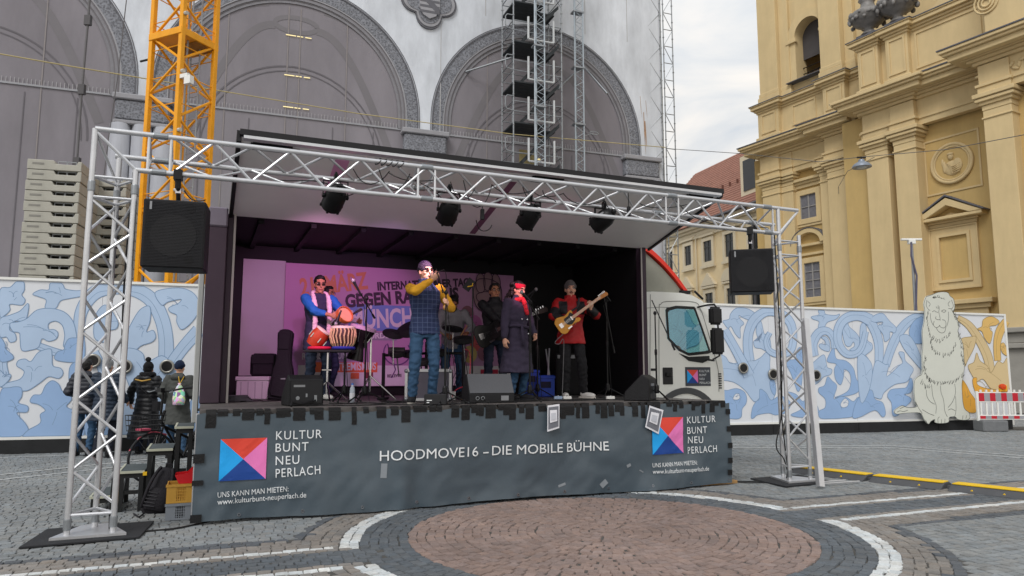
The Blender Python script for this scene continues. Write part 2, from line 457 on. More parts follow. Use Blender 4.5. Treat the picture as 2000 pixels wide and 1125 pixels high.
# ================================================================== arcaded hall behind a printed scaffold tarpaulin
def carved(t, b, mu, vec):
    v = t.nodes.new('ShaderNodeTexVoronoi'); v.inputs['Scale'].default_value = 13; v.feature = 'SMOOTH_F1'
    w = t.nodes.new('ShaderNodeTexNoise'); w.inputs['Scale'].default_value = 19; w.inputs['Distortion'].default_value = 2.5
    t.links.new(vec, v.inputs['Vector']); t.links.new(vec, w.inputs['Vector'])
    ad = t.nodes.new('ShaderNodeMath'); ad.operation = 'ADD'; t.links.new(v.outputs['Distance'], ad.inputs[0]); t.links.new(w.outputs['Fac'], ad.inputs[1])
    m = t.nodes.new('ShaderNodeMapRange'); m.inputs['From Min'].default_value = .62; m.inputs['From Max'].default_value = 1.12; m.inputs['To Min'].default_value = .55; m.inputs['To Max'].default_value = 1.3
    t.links.new(ad.outputs[0], m.inputs['Value'])
    x = t.nodes.new('ShaderNodeMixRGB'); x.blend_type = 'MULTIPLY'; x.inputs['Fac'].default_value = 1
    t.links.new(mu.outputs[0], x.inputs['Color1']); t.links.new(m.outputs[0], x.inputs['Color2']); t.links.new(x.outputs[0], b.inputs['Base Color'])
    bu = t.nodes.new('ShaderNodeBump'); bu.inputs['Strength'].default_value = .5; bu.inputs['Distance'].default_value = .04
    t.links.new(ad.outputs[0], bu.inputs['Height']); t.links.new(bu.outputs[0], b.inputs['Normal'])
TARP = mat('printed_tarp', (214, 219, 227), .75, 0, .07, .7, .08, 3, extra=stain(.55, .76, 1.04, (1.6, 1.6, .45)))
MESHG = mat('grey_net', (131, 127, 133), .85, 0, .07, .5, .15, 2.5, stretch=(1, 1, .5), extra=stain(.35, .84, 1.1, (1, 1, .6)))
RIB = mat('net_print_rib', (118, 115, 119), .85, 0, .08, .6)
RIBL = mat('net_print_line', (104, 101, 106), .85)
CARV = mat('printed_carving', (122, 124, 131), .8, 0, .1, 2, extra=carved)
MOLD = mat('printed_moulding', (150, 150, 155), .75, 0, .12, 2)
RIBM = mat('printed_mid', (128, 127, 132), .8, 0, .14, 3)
DLINE = mat('printed_edge', (98, 98, 104), .8)
SEAM = mat('tarp_seam', (178, 178, 180), .7)
hall = thing('arcade_hall', 'tall arcaded hall wrapped in white and grey printed scaffold sheeting', 'building', HA.w(0, 0, 0))
AC = [-18.55, -6.2, 6.2]; AZ = 13.9; RI, RO = 4.85, 5.85; ZT = 27.0
w = MB(HA)
for ac in AC:
    P = arc(ac, AZ, RO, 0, math.pi, 40)
    for i in range(40):
        (a0, z0), (a1, z1) = P[i], P[i + 1]
        w.add([(a0, 0, z0), (a0, 0, ZT), (a1, 0, ZT), (a1, 0, z1)], [(0, 1, 2, 3)])
        w.add([(a0, 0, z0), (a1, 0, z1), (a1, .2, z1), (a0, .2, z0)], [(0, 1, 2, 3)])
xs = [-40] + [v for ac in AC for v in (ac - RO, ac + RO)] + [13.45]
for a0, a1 in zip(xs[0::2], xs[1::2]):
    w.add([(a0, 0, 0), (a1, 0, 0), (a1, 0, ZT), (a0, 0, ZT)], [(0, 1, 2, 3)])
    w.add([(a1, 0, 0), (a1, .2, 0), (a1, .2, AZ), (a1, 0, AZ)], [(0, 1, 2, 3)])
    w.add([(a0, 0, 0), (a0, 0, AZ), (a0, .2, AZ), (a0, .2, 0)], [(0, 1, 2, 3)])
w.add([(13.45, 0, 0), (13.45, 14, 0), (13.45, 14, ZT), (13.45, 0, ZT)], [(0, 1, 2, 3)])
w.build('printed_sheet', TARP, hall)
def ringband(r0, r1, ac, e, z0=13.3, az=AZ):
    p = [(ac + r1, z0)] + arc(ac, az, r1, 0, math.pi, 40) + [(ac - r1, z0), (ac - r0, z0)] + arc(ac, az, r0, math.pi, 0, 40) + [(ac + r0, z0)]
    V = [(x, e, z) for x, z in p]; n = len(p) // 2
    return V, [(i, i + 1, 2 * n - 2 - i, 2 * n - 1 - i) for i in range(n - 1)]
for ac in AC:
    net = MB(HA); net.add([(ac - 6.1, .15, 0), (ac + 6.1, .15, 0), (ac + 6.1, .15, 20.2), (ac - 6.1, .15, 20.2)], [(0, 1, 2, 3)]); net.build('grey_net', MESHG, hall)
    for nm, r0, r1, e_, m_ in (('arch_edge', RO + .05, RO + .09, -.02, DLINE), ('arch_edge', RO - .04, RO + .02, -.02, DLINE), ('archivolt', RO - .55, RO - .03, .02, CARV), ('arch_moulding', RO - .62, RO - .54, .03, MOLD), ('arch_moulding', RO - .70, RO - .61, .06, RIB), ('arch_moulding', RO - .80, RO - .69, .05, RIBM), ('arch_moulding', RO - .85, RO - .79, .08, RIB), ('arch_moulding', RO - .98, RO - .84, .10, RIBM)):
        b = MB(HA); V, F_ = ringband(r0, r1, ac, e_); b.add(V, F_); b.build(nm, m_, hall)
    rb = MB(HA)
    for sx in (-1, 1):
        # diagonal ribs of the vault seen through the net
        polyline_strip(rb, [(ac + sx * (4.55 - 3.6 * t), 12.0 + 5.6 * math.sin(t * math.pi / 2)) for t in [i / 16 for i in range(17)]], .36, .14)
        polyline_strip(rb, [(ac + sx * (4.75 * math.cos(t)), 15.8 + 2.9 * math.sin(t)) for t in [.2 + i / 12 * 1.1 for i in range(13)]], .24, .143)
    polyline_strip(rb, [(ac + .95 * math.cos(t), 17.75 + .36 * math.sin(t)) for t in [i / 24 * 2 * math.pi for i in range(25)]], .22, .137)
    rb.build('vault_rib', RIB, hall)
    l2 = MB(HA)
    for q, ww in ((4.15, .07), (3.92, .05)):
        polyline_strip(l2, [(ac + (q + .0) * math.cos(t), 11.2 + (q + .35) * math.sin(t)) for t in [i / 30 * math.pi for i in range(31)]], ww, .132)
    for sx in (-3.9, -1.9, 1.8, 3.7):
        polyline_strip(l2, [(ac + sx, 0), (ac + sx, 13.0)], .04, .13)
    l2.build('back_wall_arch', RIBL, hall)
    sm = MB(HA)
    for sx in (-3.0, -.35, .2, 2.4): polyline_strip(sm, [(ac + sx, 0), (ac + sx * .98, 18.6)], .05, .127)
    sm.build('net_seam', mat('net_seam', (140, 134, 134), .8), hall)
    tp = MB(HA); tp.box(ac - 5.2, ac + 5.2, .10, .14, 13.26, 13.34); tp.build('net_tube', mat('net_tube', (150, 151, 156), .6), hall)
    cm = MB(HA)
    for i in range(70): cm.box(ac - 5.1 + i * .148, ac - 5.085 + i * .148, .11, .125, 13.34, 13.56)
    cm.build('lacing', SEAM, hall)['kind'] = 'stuff'
lampm = emis('strip_lamp', (240, 222, 160), .55)
for z in (17.2, 15.25, 13.72):
    lm = MB(HA)
    for a0, a1 in ((-6.65, -6.2), (-6.15, -6.02), (-5.98, -5.88), (-5.78, -5.5)): lm.box(a0, a1, .10, .12, z - .018, z + .018)
    lm.build('strip_light', lampm, hall)
def capital(ac, half):
    b = MB(HA); b.box(ac - half, ac + half, -.26, .3, 12.15, 13.05); b.build('capital', CARV, hall, bev=.08)
    b = MB(HA); b.box(ac - half - .12, ac + half + .12, -.34, .3, 13.05, 13.3); b.box(ac - half - .04, ac + half + .04, -.3, .3, 11.98, 12.15); b.build('abacus', MOLD, hall, bev=.04)
    for i in range(3):                       # clustered colonnettes under the capital
        x = ac + (i - 1) * half * .78
        b = MB(HA); b.lathe([(.42, 0), (.42, 12.0)], (x, .05, 0), 14); b.build('colonnette', mat('printed_column', (158, 160, 167), .7, 0, .14, 1.2, stretch=(3, 3, .4)), hall, smooth=True)
for ac in (-12.35, 0.0, 12.1): capital(ac, 1.05)
# printed coat of arms in a quatrefoil frame
def quatre(r, e0, e1, nm, m_, cx=.1, cz=20.0):
    p = []
    for k_ in range(4):
        t0 = k_ * math.pi / 2
        p += [(cx + r * .62 * math.cos(t0) + r * .52 * math.cos(t0 + s), cz + r * .62 * math.sin(t0) + r * .52 * math.sin(t0 + s)) for s in [-1.25 + 2.5 * i / 10 for i in range(11)]]
        p += [(cx + r * .78 * math.cos(t0 + math.pi / 4), cz + r * .78 * math.sin(t0 + math.pi / 4))]
    b = MB(HA); b.prism(p, e0, e1); return b.build(nm, m_, hall)
q0 = quatre(1.25, -.10, .0, 'emblem_frame', DLINE); quatre(1.16, -.13, -.04, 'emblem_frame', MOLD); quatre(1.02, -.15, -.05, 'emblem_field', CARV)
b = MB(HA); sp = [(-.42, 20.4), (.62, 20.4), (.62, 19.6), (.42, 19.22), (.1, 19.05), (-.22, 19.22), (-.42, 19.6)]; b.prism(sp, -.24, -.14); sh = b.build('emblem_shield', MOLD, hall)
b = MB(HA)
for i in range(4):
    z = 20.3 - i * .28; b.prism([(-.40, z), (.60, z), (.60, z - .13), (-.40, z - .13)], -.246, -.239)
b.prism([(-.42, 20.2), (-.22, 20.4), (.62, 19.6), (.55, 19.3)], -.25, -.24); b.build('emblem_bar', DLINE, sh)
for a_ in (-3.0, .75, 3.1, 8.8, -9.3, -15.6, 11.4):
    b = MB(HA); z0 = 13.4 if abs(a_) < 1 else 19.85
    b.box(a_ - .02, a_ + .02, -.012, 0, z0, ZT); b.build('sheet_seam', SEAM, hall)
# rusty run-down marks on the right-hand pier
b = MB(HA)
for a_, z1, ln, ww in ((12.35, 15.9, 2.4, .04), (12.5, 16.6, 1.0, .02), (12.15, 16.8, 1.2, .02), (12.42, 15.4, 1.5, .06)):
    polyline_strip(b, [(a_, z1), (a_ + .03, z1 - ln * .5), (a_ + .08, z1 - ln)], [ww, ww * 1.3, ww * .2], -.01)
b.build('rust_mark', mat('rust', (164, 132, 106), .9, 0, .3, 6), hall)

# small camera arm and struts on the right arch
for (x0, y0), (x1, y1) in (((910, 140), (1000, 112)), ((1140, 130), (1186, 183)), ((1120, 145), (1090, 174))):
    p = HA.px(x0, y0, .05); q = HA.px(x1, y1, -1.4); b = MB(HA); b.rod((p[0], .05, p[1]), (q[0], -1.4, q[1]), .05); b.build('tie_strut', STEEL, hall)
b = MB(HA); p = HA.px(1140, 266, -1); q = HA.px(1160, 260, -1); b.rod((p[0], -1, p[1]), (q[0], -1, q[1]), .02); b.tube([(q[0] + .25 * math.cos(t), -1, q[1] + .08 * math.sin(t)) for t in [i * .524 for i in range(12)]], .03, 6, closed=True); b.build('net_hoop', STEEL, hall)

# ------------------------------------------------------------------ scaffold stair tower and lattice masts
def lattice(mb, x, y, z0, z1, wdt, r, step, n=3, rb=None):
    rb = rb or r * .5
    cs = [(x + wdt / math.sqrt(3) * math.cos(R(90 + 120 * i)), y + wdt / math.sqrt(3) * math.sin(R(90 + 120 * i))) for i in range(3)] if n == 3 else [(x - wdt / 2, y - wdt / 2), (x + wdt / 2, y - wdt / 2), (x + wdt / 2, y + wdt / 2), (x - wdt / 2, y + wdt / 2)]
    for c in cs: mb.rod((*c, z0), (*c, z1), r, 7)
    m = int((z1 - z0) / step)
    for i in range(len(cs)):
        a, c = cs[i], cs[(i + 1) % len(cs)]
        for k_ in range(m):
            za, zb = z0 + k_ * step, z0 + (k_ + 1) * step
            if k_ % 2: mb.rod((*a, za), (*c, zb), rb, 5)
            else: mb.rod((*c, za), (*a, zb), rb, 5)
    return cs
SE = -2.6
sa0 = HA.px(1003, 250, SE)[0]; sa1 = HA.px(1098, 250, SE)[0]
tower = thing('stair_tower', 'grey steel scaffold stair tower in front of the right arch', 'scaffold', HA.w(sa0, SE, 0))
lv = 2.03; zb0 = HA.px(1050, 322, SE)[1]
ka = -int(zb0 / lv)
for i in range(ka, 8):
    z = zb0 + i * lv
    DK_ = mat('deck_grey', (58, 62, 65), .7, .2, .25, 5)
    for k_ in range(5):
        b = MB(HA); y0 = SE + .02 + k_ * .36; b.box(sa0 + .05, sa1 - (.05 if k_ > 1 else .9), y0, y0 + .34, z - .07, z); b.build('deck_plank', DK_, tower)
    b = MB(HA)
    for y in (SE + .1, SE + .62): b.add([(sa1 - .1, y, z), (sa1 - .1, y, z + .2), (sa0 + .5, y, z - lv + .2), (sa0 + .5, y, z - lv), (sa1 - .1, y + .04, z), (sa1 - .1, y + .04, z + .2), (sa0 + .5, y + .04, z - lv + .2), (sa0 + .5, y + .04, z - lv)], [(0, 1, 2, 3), (7, 6, 5, 4), (0, 3, 7, 4), (1, 5, 6, 2)])
    b.build('stair_stringer', DK_, tower)
    b = MB(HA)
    xa, xb = sa0 + .75, sa1 - .45
    for (p, q) in (((xa, z + .12), (xa, z + 1.25)), ((xb, z + .12), (xb, z + 1.25)), ((xa, z + .12), (xb, z + .12))):
        b.rod((p[0], SE - .06, p[1]), (q[0], SE - .06, q[1]), .055, 6)
    b.build('gate_frame', mat('gate_white', (205, 208, 210), .45, .3), tower)
    b = MB(HA)
    for zz in (z + .5, z + 1.0):
        b.rod((sa0, SE, zz), (sa1, SE, zz), .026, 6); b.rod((sa0, SE + 1.6, zz), (sa1, SE + 1.6, zz), .026, 6)
        b.rod((sa0, SE, zz), (sa0, SE + 1.6, zz), .026, 6); b.rod((sa1, SE, zz), (sa1, SE + 1.6, zz), .026, 6)
    b.rod((sa1, SE, z), (sa1, SE + 1.6, z + lv), .022, 6)
    b.build('guard_rail', STEEL, tower)
    b = MB(HA)
    b.tube([(sa0, SE - .02, z + .5), (sa0 - .35, SE - .02, z + .55), (sa0 - .42, SE - .02, z + .7), (sa0 - .42, SE - .02, z + 1.1), (sa0 - .33, SE - .02, z + 1.22), (sa0, SE - .02, z + 1.22)], .03, 6); b.build('loop_guard', STEEL, tower)
for x, y in ((sa0, SE), (sa1, SE), (sa0, SE + 1.6), (sa1, SE + 1.6), (sa0 + .55, SE + 1.6)):
    b = MB(HA); b.rod((x, y, 0), (x, y, 27), .036, 8)
    for i in range(54): b.lathe([(.06, -.012), (.06, .012)], (x, y, .25 + i * .5), 8)
    b.build('standard', STEEL, tower)
b = MB(HA); b.box(sa0 + .9, sa1 - .7, SE + 1.58, SE + 1.6, zb0 + .2, zb0 + 1.2); b.build('lit_opening', mat('warm_board', (150, 138, 98), .8), tower)
lm = MB(HA); lm.box(sa0 + 1.75, sa0 + 2.0, SE + 1.5, SE + 1.56, zb0 + .75, zb0 + .82); lm.build('work_light', lampm, tower)
for x, e_, wd_, lab in ((1052, SE - .55, .50, 'pale lattice hoist mast in front of the stair tower'), (1129, -1.6, .48, 'slim lattice hoist mast right of the stair tower')):
    a_ = HA.px(x, 160, e_)[0]
    t_ = thing('hoist_mast', lab, 'mast', HA.w(a_, e_, 0), group='lattice hoist masts')
    b = MB(HA); cs = lattice(b, a_, e_, 0, 27, wd_, .038, .34, 3, .014); b.build('lattice', mat('mast_pale', (176, 186, 194), .4, .6), t_)
    for i in range(9): b = MB(HA); b.box(a_ - .3, a_ + .3, e_ - .2, e_ + .2, 2 + i * 3, 2.08 + i * 3); b.build('mast_joint', STEEL, t_)
# scaffold standing round the right-hand corner
sc = thing('corner_scaffold', 'thin steel scaffold frame at the far right corner of the sheeted hall', 'scaffold', HA.w(14.2, 0, 0))
ax = [13.75, 14.35]
for x in ax + [13.55]:
    for y in (0.0, 1.2):
        b = MB(HA); b.rod((x, y, 0), (x, y, 27), .034, 7)
        for i in range(27): b.lathe([(.06, -.015), (.06, .015)], (x, y, .5 + i), 6)
        b.build('standard', STEEL, sc)
for i in range(13):
    z = 1 + i * 2.0
    b = MB(HA)
    b.rod((ax[0], 0, z), (ax[1], 0, z + .0), .026, 6); b.rod((ax[0], 0, z + 1), (ax[1], 0, z + 1), .026, 6)
    b.rod((ax[0], 0, z + 1.0), (ax[1], 0, z), .022, 5); b.rod((ax[0], 0, z + 1.0), (ax[1], 0, z + 2), .022, 5)
    b.rod((13.55, 0, z), (13.55, 1.2, z), .026, 5); b.rod((12.75, .02, z), (13.55, .0, z + .9), .024, 5); b.rod((13.55, 0, z + .9), (12.8, .02, z + 1.9), .024, 5)
    b.build('brace', STEEL, sc)
b = MB(HA); b.box(13.46, 13.6, .05, 1.15, 0, 27); b.build('white_sheet_edge', mat('white_sheet', (222, 224, 228), .7), sc)

# ------------------------------------------------------------------ tower crane mast
YEL = mat('crane_yellow', (232, 158, 22), .45, 0, .12, 3, .05, 30)
cr = thing('crane_mast', 'yellow steel tower crane mast rising behind the hoarding', 'crane', (-8.45, 17.6, 0), R(-24))
cb = lambda: MB(Matrix.Translation((-8.45, 17.6, 0)) @ Matrix.Identity(4))
HW = .52
cc = [(-HW, -HW), (HW, -HW), (HW, HW), (-HW, HW)]
for x, y in cc:
    b = cb(); b.box(x - .06, x + .06, y - .06, y + .06, 0, 18); b.build('leg', YEL, cr, bev=.01)
pan = .74
for i in range(24):
    z = .35 + i * pan
    for k_ in range(4):
        (x0, y0), (x1, y1) = cc[k_], cc[(k_ + 1) % 4]
        b = cb(); dz = (0, pan) if (i + k_) % 2 else (pan, 0)
        b.rod((x0, y0, z + dz[0]), (x1, y1, z + dz[1]), .034, 6)
        b.build('diagonal', YEL, cr)
    b = cb()
    for k_ in range(4):
        (x0, y0), (x1, y1) = cc[k_], cc[(k_ + 1) % 4]
        b.rod((x0, y0, z + pan / 2), (x1, y1, z + pan / 2), .014, 5)
    b.build('horizontal', YEL, cr)
zpl = at(340, 70, 17.2).z
b = cb(); b.box(-HW - .05, HW + .05, -HW - .08, HW + .08, zpl - .09, zpl + .09); b.build('collar', YEL, cr, bev=.01)
b = cb(); b.box(-HW, HW, -.1, HW, zpl - .11, zpl - .095); b.build('rest_deck', mat('deck_wood', (150, 108, 46), .8, 0, .3, 6), cr)
b = cb()
for s_ in (-.16, .16): b.rod((s_ + .1, .28, 0), (s_ + .1, .28, 18), .022, 6)
for i in range(60): b.rod((-.06, .28, .2 + i * .3), (.26, .28, .2 + i * .3), .012, 5)
b.build('ladder', STEEL, cr)
b = cb()
for z in [1.4 + i * 1.5 for i in range(11)]: b.lathe([(.0, -.06), (.05, -.06), (.05, .06), (.0, .06)], (HW + .08, -HW, z), 8, Matrix.Rotation(R(90), 3, 'Y'))
b.build('bolt', mat('bolt_grey', (190, 186, 176), .5), cr)
b = cb(); b.tube([(.36, -.2, 0), (.33, -.2, 6), (.38, -.2, 12), (.36, -.2, 18)], .025, 6); b.build('mast_cable', mat('grey_cable', (140, 140, 140), .6), cr)
b = cb(); b.box(HW + .05, HW + .3, -HW - .05, -HW + .05, 8.7, 8.8); b.box(HW + .22, HW + .42, -HW - .06, -HW + .06, 8.52, 8.72); b.build('site_camera', WHT, cr)
b = cb(); b.rod((-HW, -HW, 9.42), (-HW - .38, -HW, 9.42), .03, 6); b.build('bracket', BLKM, cr)

# ------------------------------------------------------------------ stacks of concrete ballast blocks
CON = mat('ballast_concrete', (168, 166, 156), .85, 0, .13, 3, .25, 25)
CON2 = mat('ballast_side', (136, 134, 128), .9, 0, .15, 3, .25, 25)
blk0 = None
def ballast(x, y, z, rz, label):
    global blk0
    if blk0 is None:
        t_ = thing('ballast_block', label, 'concrete block', (0, 0, 0), 0, 'crane ballast blocks')
        b = MB(); b.prism([(-.57, 0), (.57, 0), (.57, .238), (.49, .238), (.46, .15), (.02, .15), (-.02, .238), (-.57, .238)], -.75, .75, plane='xz'); b.build('body', CON, t_, bev=.012)
        b = MB(); b.box(-.46, -.22, -.756, -.75, .12, .165); b.build('cast_mark', CON2, t_)
        for s_ in (.14, .34):
            b = MB(); b.tube([(s_ - .09, -.66, .13), (s_ - .09, -.66, .235), (s_ + .09, -.66, .235), (s_ + .09, -.66, .13)], .014, 6); b.build('lifting_eye', STEEL, t_)
        blk0 = t_; o = t_
    else: o = dup(blk0, None, label=label)
    o.location = (x, y, z); o.rotation_euler = (0, 0, rz); return o
ORD = ['topmost', 'second from the top', 'third from the top', 'fourth from the top', 'fifth from the top', 'sixth from the top', 'seventh from the top', 'eighth from the top', 'ninth from the top', 'tenth from the top', 'eleventh from the top', 'twelfth from the top']
for xp, ytop, Y, nm, rz in ((92, 304, 16.4, 'left ballast stack', R(14)), (192, 346, 17.9, 'ballast stack beside the crane', R(10))):
    p = at(xp, ytop, Y); n_ = int(p.z / .25); x0 = p.x
    for i in range(n_):
        k_ = n_ - 1 - i
        lab = 'grey concrete block, %s in the %s' % (ORD[k_], nm) if k_ < 12 else 'grey concrete block low in the %s, behind the hoarding' % nm
        ballast(x0 + random.uniform(-.015, .015), Y + .75, .004 + i * .2502, rz + random.uniform(-.012, .012), lab)
# ================================================================== church
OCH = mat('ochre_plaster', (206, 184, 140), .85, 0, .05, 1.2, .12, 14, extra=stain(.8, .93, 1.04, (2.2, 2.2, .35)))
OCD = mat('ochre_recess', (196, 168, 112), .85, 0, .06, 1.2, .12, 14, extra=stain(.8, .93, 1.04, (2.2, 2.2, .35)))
LEAD = mat('lead_sheet', (98, 98, 104), .6, .1, .2, 5)
GRST = mat('grey_plinth', (150, 147, 140), .85, 0, .12, 2, .2, 20)
URNM = mat('weathered_metal', (126, 124, 122), .6, .2, .3, 5, .4, 12)
PANE = mat('old_glass', (112, 112, 118), .3, 0, .25, 7)
church = thing('church', 'yellow baroque church with pilasters, cornices and stone urns', 'church', CH.w(4, 0, 0))
def cpx(x, y, e=0): return CH.px(x, y, e)
def cbx(nm, x0, x1, y, e0, e1, z0, z1, m=OCH, par=None, bev=0):   # x limits sighted at height y on plane e0
    a0 = cpx(x0, y, e0)[0]; a1 = cpx(x1, y, e0)[0]
    b = MB(CH); b.box(a0, a1, e0, e1, z0, z1); return b.build(nm, m, par or church, bev=bev)
E1, E2, E3 = 0.0, -1.3, -2.6
aB1 = cpx(1640, 400, E2)[0]; aB2 = cpx(1934, 400, E3)[0]
wz = 14.2
# bay walls
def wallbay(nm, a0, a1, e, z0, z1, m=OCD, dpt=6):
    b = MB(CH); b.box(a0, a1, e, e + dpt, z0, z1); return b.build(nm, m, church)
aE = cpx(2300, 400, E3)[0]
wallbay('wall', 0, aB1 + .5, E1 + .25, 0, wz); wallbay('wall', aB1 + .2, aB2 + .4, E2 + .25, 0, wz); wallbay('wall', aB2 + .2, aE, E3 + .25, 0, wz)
ZC0, ZC1, ZA1, ZF1, ZK = 12.05, 12.75, 13.15, 13.95, 14.75
def pilaster(a0, a1, e, proj):
    b = MB(CH); b.box(a0, a1, e - proj, e + .3, 0, ZC0); b.build('pilaster', OCH, church, bev=.02)
    b = MB(CH)
    b.box(a0 - .05, a1 + .05, e - proj - .05, e + .3, ZC0 - .35, ZC0 - .27)
    b.box(a0 - .02, a1 + .02, e - proj - .02, e + .3, ZC0, ZC0 + .22); b.box(a0 - .10, a1 + .10, e - proj - .10, e + .3, ZC0 + .22, ZC0 + .36)
    b.box(a0 - .2, a1 + .2, e - proj - .2, e + .3, ZC0 + .36, ZC0 + .5); b.box(a0 - .26, a1 + .26, e - proj - .26, e + .3, ZC0 + .52, ZC1)
    b.build('capital', OCH, church, bev=.02)
    b = MB(CH); b.box(a0 - .1, a1 + .1, e - proj - .1, e + .3, ZC1, ZA1 - .12); b.box(a0 - .16, a1 + .16, e - proj - .16, e + .3, ZA1 - .12, ZA1); b.box(a0 - .05, a1 + .05, e - proj - .05, e + .3, ZA1, ZF1); b.build('entablature_block', OCH, church, bev=.015)
def px2(x0, x1, y, e): return cpx(x0, y, e)[0], cpx(x1, y, e)[0]
LVL = [0]
def entab(a0, a1, e, lead=True):
    LVL[0] += 1; j = LVL[0] * .007; ZF1, ZC1, ZA1, ZK = 13.95 + j, 12.75 + j, 13.15 + j, 14.75 + j
    a0 += j; a1 -= j
    b = MB(CH); b.box(a0, a1, e - .04, e + .3, ZC1, ZA1 - .12); b.box(a0 - .06, a1 + .06, e - .1, e + .3, ZA1 - .12, ZA1); b.box(a0, a1, e, e + .3, ZA1, ZF1); b.build('frieze', OCH, church)
    b = MB(CH)
    for i, (p, z0, z1) in enumerate(((.16, ZF1, ZF1 + .14), (.3, ZF1 + .14, ZF1 + .26), (.78, ZF1 + .30, ZF1 + .54), (.92, ZF1 + .54, ZF1 + .66), (1.02, ZF1 + .66, ZK))):
        b.box(a0 - p, a1 + p, e - p, e + .5, z0, z1)
    b.box(a0 - .5, a1 + .5, e - .45, e + .5, ZF1 + .26, ZF1 + .3)
    b.build('cornice', OCH, church, bev=.02)
    if lead:
        b = MB(CH); b.box(a0 - 1.06, a1 + 1.06, e - 1.06, e + .5, ZK, ZK + .05); b.build('cornice_flashing', LEAD, church)
p1 = px2(1492, 1526, 450, E1 - .3); pilaster(*p1, E1, .3)
p1b = px2(1526, 1552, 450, E1 - .12); pilaster(p1[1] - .02, p1b[1], E1, .12)
p2b = px2(1606, 1622, 450, E1 - .15); pilaster(p2b[0], p2b[1], E1, .15)
p2 = px2(1621, 1658, 450, E1 - .45); pilaster(*p2, E1, .45)
entab(p1[0], p2[1] + .2, E1 - .1)
entab(p2[0], p2[1], E1 - .45)
p3 = px2(1696, 1740, 400, E2 - .3); pilaster(*p3, E2, .3)
p3a = px2(1676, 1697, 400, E2 - .1)
p4 = px2(1752, 1796, 400, E2 - .45); pilaster(*p4, E2, .45)
entab(p3[0] - .1, aB2 + .1, E2 - .2); entab(p3[0], p4[1], E2 - .42, False)
p5 = px2(1934, 1992, 400, E3 - .3); pilaster(*p5, E3, .3)
pilaster(p5[1] + 1.0, p5[1] + 3.0, E3, .1)
entab(p5[0] - .1, aE, E3 - .25)
# attic with panels above the cornice
def attic(a0, a1, e, z0, z1, panels, top=True):
    LVL[0] += 1; j = LVL[0] * .004; z1 += j; e -= j * .3
    b = MB(CH); b.box(a0, a1, e, e + 5, z0, z1); b.build('attic_wall', OCH, church)
    b = MB(CH); b.box(a0 - .12, a1 + .12, e - .12, e + .3, z0, z0 + .55); b.build('attic_plinth', OCH, church, bev=.03)
    if top:
        b = MB(CH)
        for p, q0, q1 in ((.07, -.12, .0), (.16, .0, .12), (.3, .12, .3), (.36, .3, .36)): b.box(a0 - p, a1 + p, e - p, e + .4, z1 + q0, z1 + q1)
        b.build('attic_moulding', OCH, church, bev=.02)
        b = MB(CH); b.box(a0 - .38, a1 + .38, e - .38, e + .4, z1 + .36, z1 + .4); b.build('attic_flashing', LEAD, church)
    for q0, q1 in panels:
        b = MB(CH); zz0, zz1 = z0 + .72, z1 - .22; w_ = .09
        for x0, x1, y0, y1 in ((q0, q1, zz1 - w_, zz1), (q0, q1, zz0, zz0 + w_), (q0, q0 + w_, zz0 + w_, zz1 - w_), (q1 - w_, q1, zz0 + w_, zz1 - w_)): b.box(x0, x1, e - .05, e, y0, y1)
        b.build('panel_frame', OCH, church)
ZA = 16.85
attic(p1[0] - .15, p1[1] + .1, E1 - .22, ZK, ZA, [(p1[0] + .1, p1[1] - .1)])
attic(p1[1] + .1, p2[0] - .1, E1 + .05, ZK, ZA, [(p1b[1] + .1, p2[0] - .8)])
attic(p2[0] - .1, p2[1] + .1, E1 - .3, ZK, ZA, [(p2[0] + .05, p2[1] - .05)])
attic(p2[1] + .1, p3[0] + .3, E1 + .1, ZK, ZA, [])
# tower shaft over bay one
TZ = 30
def shaft(a0, a1, e, z0=ZA + .36, z1=TZ):
    b = MB(CH); b.box(a0, a1, e, e + 4.5, z0, z1); b.build('tower_pilaster', OCH, church, bev=.02)
    b = MB(CH); b.box(a0 - .1, a1 + .1, e - .1, e + .3, z0, z0 + .5); b.box(a0 - .05, a1 + .05, e - .05, e + .3, z0 + .5, z0 + .75); b.build('tower_base', OCH, church, bev=.03)
shaft(p1[0], p1[1] + .1, E1 - .15); shaft(p1[1] + .1, p1b[1], E1 + .1)
wl = cpx(1568, 120, E1 + .5)[0]; wr = cpx(1596, 120, E1 + .5)[0]
bl, br = p1b[1], p2[0] - .35
cxw = cpx(1580, 90, E1 + .25)[0]; rw = .85; zs = cpx(1570, 152, E1 + .3)[1]; zsp = cpx(1560, 72, E1 + .3)[1]
# belfry wall with a real arched opening
b = MB(CH); e0, e1 = E1 + .3, E1 + 1.1
b.box(bl, cxw - rw, e0, e1, ZA + .3, TZ); b.box(cxw + rw, br + .6, e0, e1, ZA + .3, TZ); b.box(cxw - rw, cxw + rw, e0, e1, ZA + .3, zs)
P = arc(cxw, zsp, rw, math.pi, 0, 20)
for i in range(20):
    (a0, z0), (a1, z1) = P[i], P[i + 1]
    b.add([(a0, e0, z0), (a1, e0, z1), (a1, e0, TZ), (a0, e0, TZ)], [(0, 1, 2, 3)]); b.add([(a0, e0, z0), (a0, e1, z0), (a1, e1, z1), (a1, e0, z1)], [(0, 1, 2, 3)])
b.build('belfry_wall', OCH, church)
b = MB(CH)
Po = arc(cxw, zsp, rw + .48, math.pi, 0, 24); Pi = arc(cxw, zsp, rw, math.pi, 0, 24)
b.prism(Po + Pi[::-1], e0 - .16, e0 - .01); b.build('window_arch', OCH, church)
